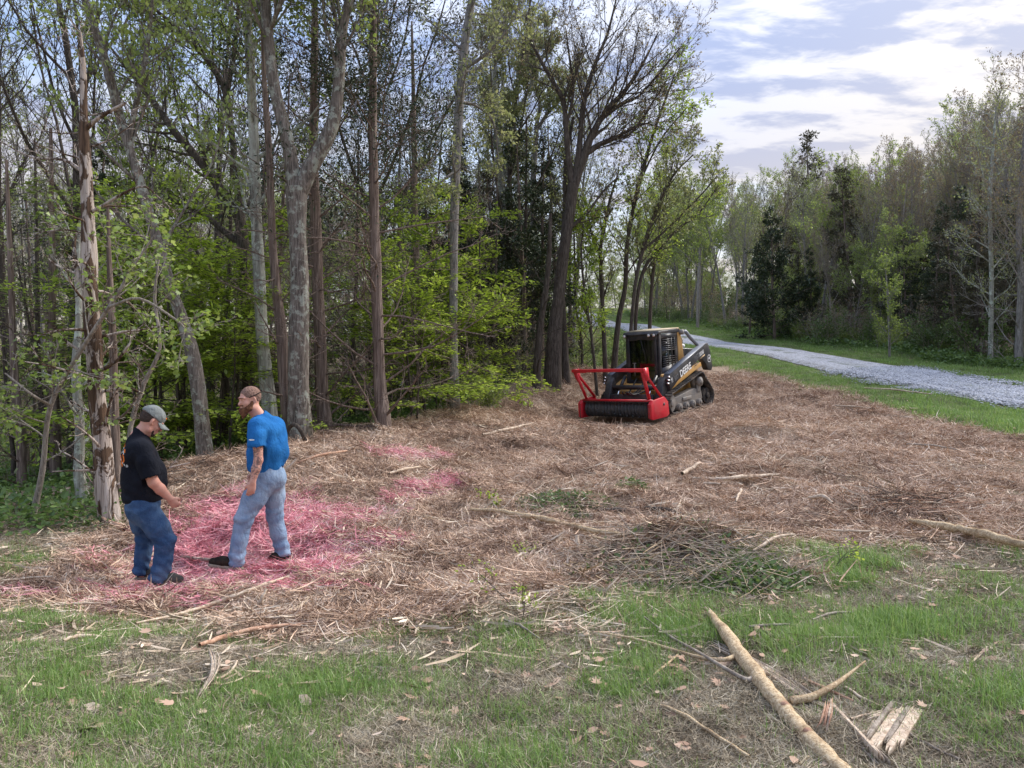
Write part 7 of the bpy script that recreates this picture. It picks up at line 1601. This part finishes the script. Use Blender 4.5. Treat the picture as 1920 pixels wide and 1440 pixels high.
SK = [([(1235, 1338), (1280, 1360), (1330, 1392), (1405, 1440)], [5, 9, 9, 7], W_PEEL, 'thin tan stick with dark end left of the peeled log'),
 ([(1688, 1388), (1740, 1415), (1800, 1442)], [5, 6, 5], W_GREY, 'thin stick running right from the torn chunk'), ([(1585, 1305), (1625, 1330), (1662, 1344)], [5, 6, 4], W_PALE, 'short pale stick between the log branch and the torn chunk'),
 ([(1595, 1365), (1640, 1352), (1668, 1350)], [5, 5, 3], W_PALE, 'white splinter in front of the torn chunk'), ([(1508, 1288), (1550, 1312), (1600, 1330)], [4, 6, 4], W_RED, 'reddish twig behind the log branch'),
 ([(1200, 1300), (1240, 1268), (1276, 1238)], [3, 5, 3], W_PEEL, 'thin tan twig crossing left of the log branches'), ([(1524, 1180), (1560, 1170), (1600, 1166)], [4, 6, 4], W_GREY, 'grey stick in the grass behind the peeled log'),
 ([(1405, 1196), (1440, 1194), (1480, 1192)], [6, 7, 5], W_GREY, 'short grey stick right of the log tip'),
 ([(880, 976), (935, 978), (990, 990), (1040, 1000), (1090, 1014), (1175, 1030)], [5, 8, 10, 11, 10, 6], W_PEEL, 'long grey and tan pole lying across the brush pile'),
 ([(1120, 976), (1180, 974), (1240, 978), (1285, 984)], [5, 8, 8, 4], W_DARK, 'dark curved stick lying above the brush pile'), ([(1300, 914), (1360, 915), (1410, 911), (1462, 908)], [4, 8, 7, 3], W_PALE, 'pale long stick lying on the mulch right of centre'),
 ([(1320, 924), (1352, 926)], [5, 5], W_PALE, 'short pale stick right below the pale long stick'), ([(1705, 1000), (1745, 1006), (1800, 1018), (1860, 1032), (1930, 1050)], [8, 13, 14, 15, 13], W_PEEL, 'thick pale log at the right edge where mulch meets grass'),
 ([(1412, 1058), (1436, 1044), (1458, 1030), (1490, 1025)], [3, 6, 6, 4], W_PALE, 'pale bent stick at the grass edge right of the brush pile'), ([(1362, 1000), (1378, 1018), (1392, 1028)], [3, 5, 4], W_PALE, 'small pale stick above the bent stick'),
 ([(1550, 1015), (1590, 1018), (1632, 1018)], [4, 6, 4], W_PALE, 'straight pale splinter left of the thick pale log'), ([(1515, 955), (1545, 957), (1560, 962)], [4, 8, 4], W_PALE, 'short pale piece left of the dark brush at right'),
 ([(255, 1187), (330, 1170), (400, 1150), (480, 1120), (560, 1088)], [4, 6, 7, 6, 4], W_PALE, 'very long thin pale pole below the pink mulch'), ([(375, 1232), (430, 1212), (500, 1197), (585, 1190)], [8, 10, 8, 4], W_RED, 'pinkish pole lying in the grass below the long thin pole'),
 ([(420, 1196), (470, 1180), (550, 1176)], [4, 8, 5], W_PALE, 'pale splintered strip between the two long poles'), ([(478, 1148), (490, 1126), (500, 1106, .06)], [5, 7, 4], W_PALE, 'short pale stick tilted up below the man in blue'),
 ([(118, 1222), (150, 1214), (192, 1213)], [5, 8, 5], W_PALE, 'pale splinter in the grass near the left edge'), ([(115, 1150), (160, 1148), (215, 1149)], [4, 5, 3], W_PALE, 'thin pale stick left of the pink mulch edge'),
 ([(0, 1112), (50, 1110), (100, 1102)], [4, 5, 3], W_PALE, 'pale stick at the left edge beside the pink mulch'), 
  ([(404, 1288), (430, 1278), (445, 1262, .03)], [6, 6, 4], W_PALE, 'thin tip right of the shredded knot'),
 ([(355, 1292), (375, 1290), (396, 1284)], [3, 6, 6], W_PALE, 'thin tip left of the shredded knot'), ([(545, 1300), (580, 1294), (620, 1288)], [4, 6, 4], W_PALE, 'short pale stick in the grass under the pinkish pole'),
 ([(945, 1180), (975, 1192), (1012, 1218)], [4, 6, 3], W_GREY, 'grey twig on bare soil in the centre foreground'), ([(1086, 1052), (1084, 1030), (1082, 1008)], [8, 8, 7], W_PALE, 'pale upright stub standing in the brush pile'),
 ([(1133, 1124), (1142, 1104, .03), (1160, 1084, .10)], [6, 6, 4], W_PALE, 'pale stick poking up at the front of the brush pile'), ([(990, 1000, .12), (1010, 1022, .05), (1040, 1050), (1090, 1060)], [4, 5, 5, 4], W_GREY, 'crooked twig left of the upright stub'),
 ([(735, 1006), (748, 988, .08), (757, 970, .16)], [8, 6, 3], W_PALE, 'pale splinter sticking up right of the pink mulch'), ([(555, 885), (600, 872), (650, 862)], [3, 6, 4], W_RED, 'reddish stick on the mulch bank right of the man in blue'),
 ([(520, 900), (535, 884, .1), (556, 862, .22)], [10, 8, 4], W_PALE, 'pale split stick leaning beside the hip of the man in blue'), ([(730, 905), (760, 898), (790, 890)], [4, 6, 3], W_PALE, 'pale stick above the small pink patch'),
 ([(905, 828), (950, 818), (1000, 806)], [4, 6, 3], W_PALE, 'pale stick on the slope left below the mulcher'), ([(183, 984), (210, 1000), (236, 1012)], [3, 8, 14], W_RED, 'orange splintered stick at the foot of the dead snag'),
 ([(225, 945), (240, 975), (258, 992)], [3, 4, 3], W_PALE, 'thin pale twig leaning right of the snag foot'), ([(300, 1050), (270, 1080), (240, 1100)], [3, 4, 3], W_PALE, 'thin pale twig behind the heels of the capped man'),
 ([(340, 1068), (390, 1072), (430, 1074), (460, 1076)], [5, 7, 7, 4], W_GREY, 'grey stick lying on pink mulch between the two men'), ([(1560, 770), (1600, 772), (1640, 778)], [2, 4, 3], W_PALE, 'pale stick at the far mulch edge under the verge'),
 ([(1620, 735), (1680, 740), (1748, 748)], [2, 3, 2], W_PALE, 'thin pale stick on the verge below the gravel road'), ([(1700, 845), (1760, 850), (1800, 858)], [3, 4, 2], W_GREY, 'grey stick on the mulch towards the right edge'),
 ([(1280, 905), (1292, 898), (1312, 888)], [6, 8, 6], W_PALE, 'short chunky chip on the mulch near centre right'), ([(1390, 935), (1384, 948), (1380, 958)], [5, 5, 3], W_PALE, 'small forked chip below the pale long stick')]
for px, w, mt, lb in SK:
    st_ = 'upright' in lb or 'sticking up' in lb or 'tilted up' in lb or 'poking up' in lb or 'leaning beside' in lb
    stick('stick', px, w, mt, lb, stand=st_, lift=0 if st_ else (.10 if px[0][1] < 1120 else (.06 if px[0][1] < 1250 else .035)))
slab('wood_slab', (1560, 1330), (1655, 1445), 34, 4, (W_PALE, W_GREY), 'long grey splintered slab pointing down to the bottom edge beside the log', 'wood slab', 12)
slab('wood_splint', (1598, 1370), (1700, 1345), 9, 1, (W_PALE,), 'thin white splint crossing above the grey slab', 'wood splint', 13)
# curved dark root at the forked tree
r0 = [P(526, 806, 12.6), P(545, 799, 12.5), P(562, 804, 12.4), P(577, 826, 12.5)]; r0[0][2] = hz(*r0[0][:2]); r0[-1][2] = hz(*r0[-1][:2]); b_ = MB(); org = r0[1]; b_.tube(catmull([q - org for q in r0], 6), .035, 8); ro_ = b_.build('root', B_DARK, None, smooth=True, label='dark looping root in front of the big forked tree', cat='root'); ro_.location = tuple(org)
# brush piles
def brush(u0, v0, ru, ry, h, n, seed, label, leafy=0, mats=(W_GREY, W_PALE, W_PEEL)):
    c = G(u0, v0); rx = ru / 1440 * c[1]; g = np.random.default_rng(seed); root = empty('brush_pile', tuple(c), label, 'brush pile')
    for mi, (mt, fr) in enumerate(zip(mats, (.45, .35, .2))):
        b_ = MB()
        for i in range(int(n * fr)):
            th = g.random() * 6.283; q = math.sqrt(g.random()); x = c[0] + rx * q * math.cos(th); y = c[1] + ry * q * math.sin(th); z_ = hz(x, y) + h * (1 - q * q) * g.random() ** .8 + .01
            a = g.normal(.1, .7) + (math.pi if g.random() < .5 else 0); el = g.normal(.12, .28); L_ = g.uniform(.15, .9) * (.6 if mi == 2 else 1); r_ = g.uniform(.0012, .0052) * (1.6 if mi == 2 else 1)
            d = np.array([math.cos(a) * math.cos(el), math.sin(a) * math.cos(el), math.sin(el)]); p_ = np.array([x, y, z_]) - c; pts_ = [p_ - d * L_ * .5]
            for j in range(3): d = unit(d + g.normal(0, .16, 3)); pts_.append(pts_[-1] + d * L_ / 3)
            pts_ = np.array(pts_); lowz = (hgt(pts_[:, 0] + c[0], pts_[:, 1] + c[1]) - c[2]) + .004; pts_[:, 2] = np.maximum(pts_[:, 2], lowz)
            b_.tube(pts_, [r_, r_ * .9, r_ * .7, r_ * .35], 4, False)
        b_.build('twigs', mt, root, kind='stuff')
    if leafy:
        th = g.random(leafy) * 6.283; q = np.sqrt(g.random(leafy)); x = c[0] + rx * q * np.cos(th); y = c[1] + ry * q * np.sin(th); z_ = hgt(x, y) + h * (1 - q * q) * g.random(leafy) + .03
        v, f, t = leaves(np.c_[x, y, z_] - c, .045, OVAL, None, flat=.3, seed=seed); link('green_leaves', new_mesh('green_leaves', v, f, t), L_SHR, root, kind='stuff')
brush(1240, 1052, 215, .70, .13, 900, 1, 'large heap of grey twigs and branches in the right middle ground', 900)
brush(1060, 950, 95, .45, .13, 260, 2, 'heap of greenish cedar brush above the long grey pole', 1500)
brush(1400, 1095, 120, .45, .13, 200, 3, 'low leafy brush heap in the grass right of the large heap', 1700)
brush(1690, 962, 110, .40, .16, 240, 4, 'dark heap of shredded twigs behind the thick pale log', 0, (W_DARK, W_RED, W_PALE))
brush(350, 900, 60, .5, .16, 150, 5, 'tangle of shredded branches on the bank behind the capped man', 0, (W_DARK, W_RED, W_PALE))
brush(175, 1000, 60, .35, .14, 90, 6, 'twigs and green weeds round the foot of the dead snag', 300)
brush(1180, 925, 45, .3, .16, 60, 7, 'small tuft of dark cedar foliage lying above the dark curved stick', 700)
brush(960, 822, 160, .5, .08, 120, 8, 'low ridge of shredded wood left of the mulching head', 0, (W_DARK, W_RED, W_PALE))
# leafy sprigs
def sprig(px, label, n=60, w=2.0, size=.024, mat=L_BRI):
    pts = [G(*px[0])] ; base = pts[0]; Y = base[1]
    for (u, v) in px[1:]: pts.append(P(u, v, Y))
    T = Tree(int(px[0][0])); pt, rr = T.limb(pts, np.array([w, w * .8, w * .4]) / 2 / 1440 * Y)
    T.kids(pt, rr, .5, 0, [dict(ang=45, ratio=.45, rr=.6), dict(n=3, ang=40, ratio=.6, seg=3, w=.12), dict(seg=2, w=.12)], .25, 7)
    p_, d_ = T.leafpts(n / 21, .012); mk_tree('leafy_sprig', T, tuple(base), W_DARK, [(*leaves(p_, size, OVAL, d_, flat=.4, seed=7), mat, 'leaves')], label, 'sprig', None, dict(sides=(6, 4, 3), minr=.0015), shift=base)
sprig([(972, 1152), (930, 1105), (885, 1062)], 'arching twig with yellow-green leaves in the centre foreground', 70)
sprig([(985, 1062), (986, 1050), (984, 1036)], 'small bright sprig left of the upright stub', 60)
sprig([(905, 962), (912, 948), (925, 940)], 'bright green sprig on the mulch left of the cedar brush', 110, size=.034)
sprig([(975, 1180), (982, 1150), (985, 1120)], 'low yellow-green sprig below the arching twig', 80)
sprig([(1560, 1075), (1575, 1050), (1590, 1035)], 'green sprig in the grass right of the leafy brush heap', 60)
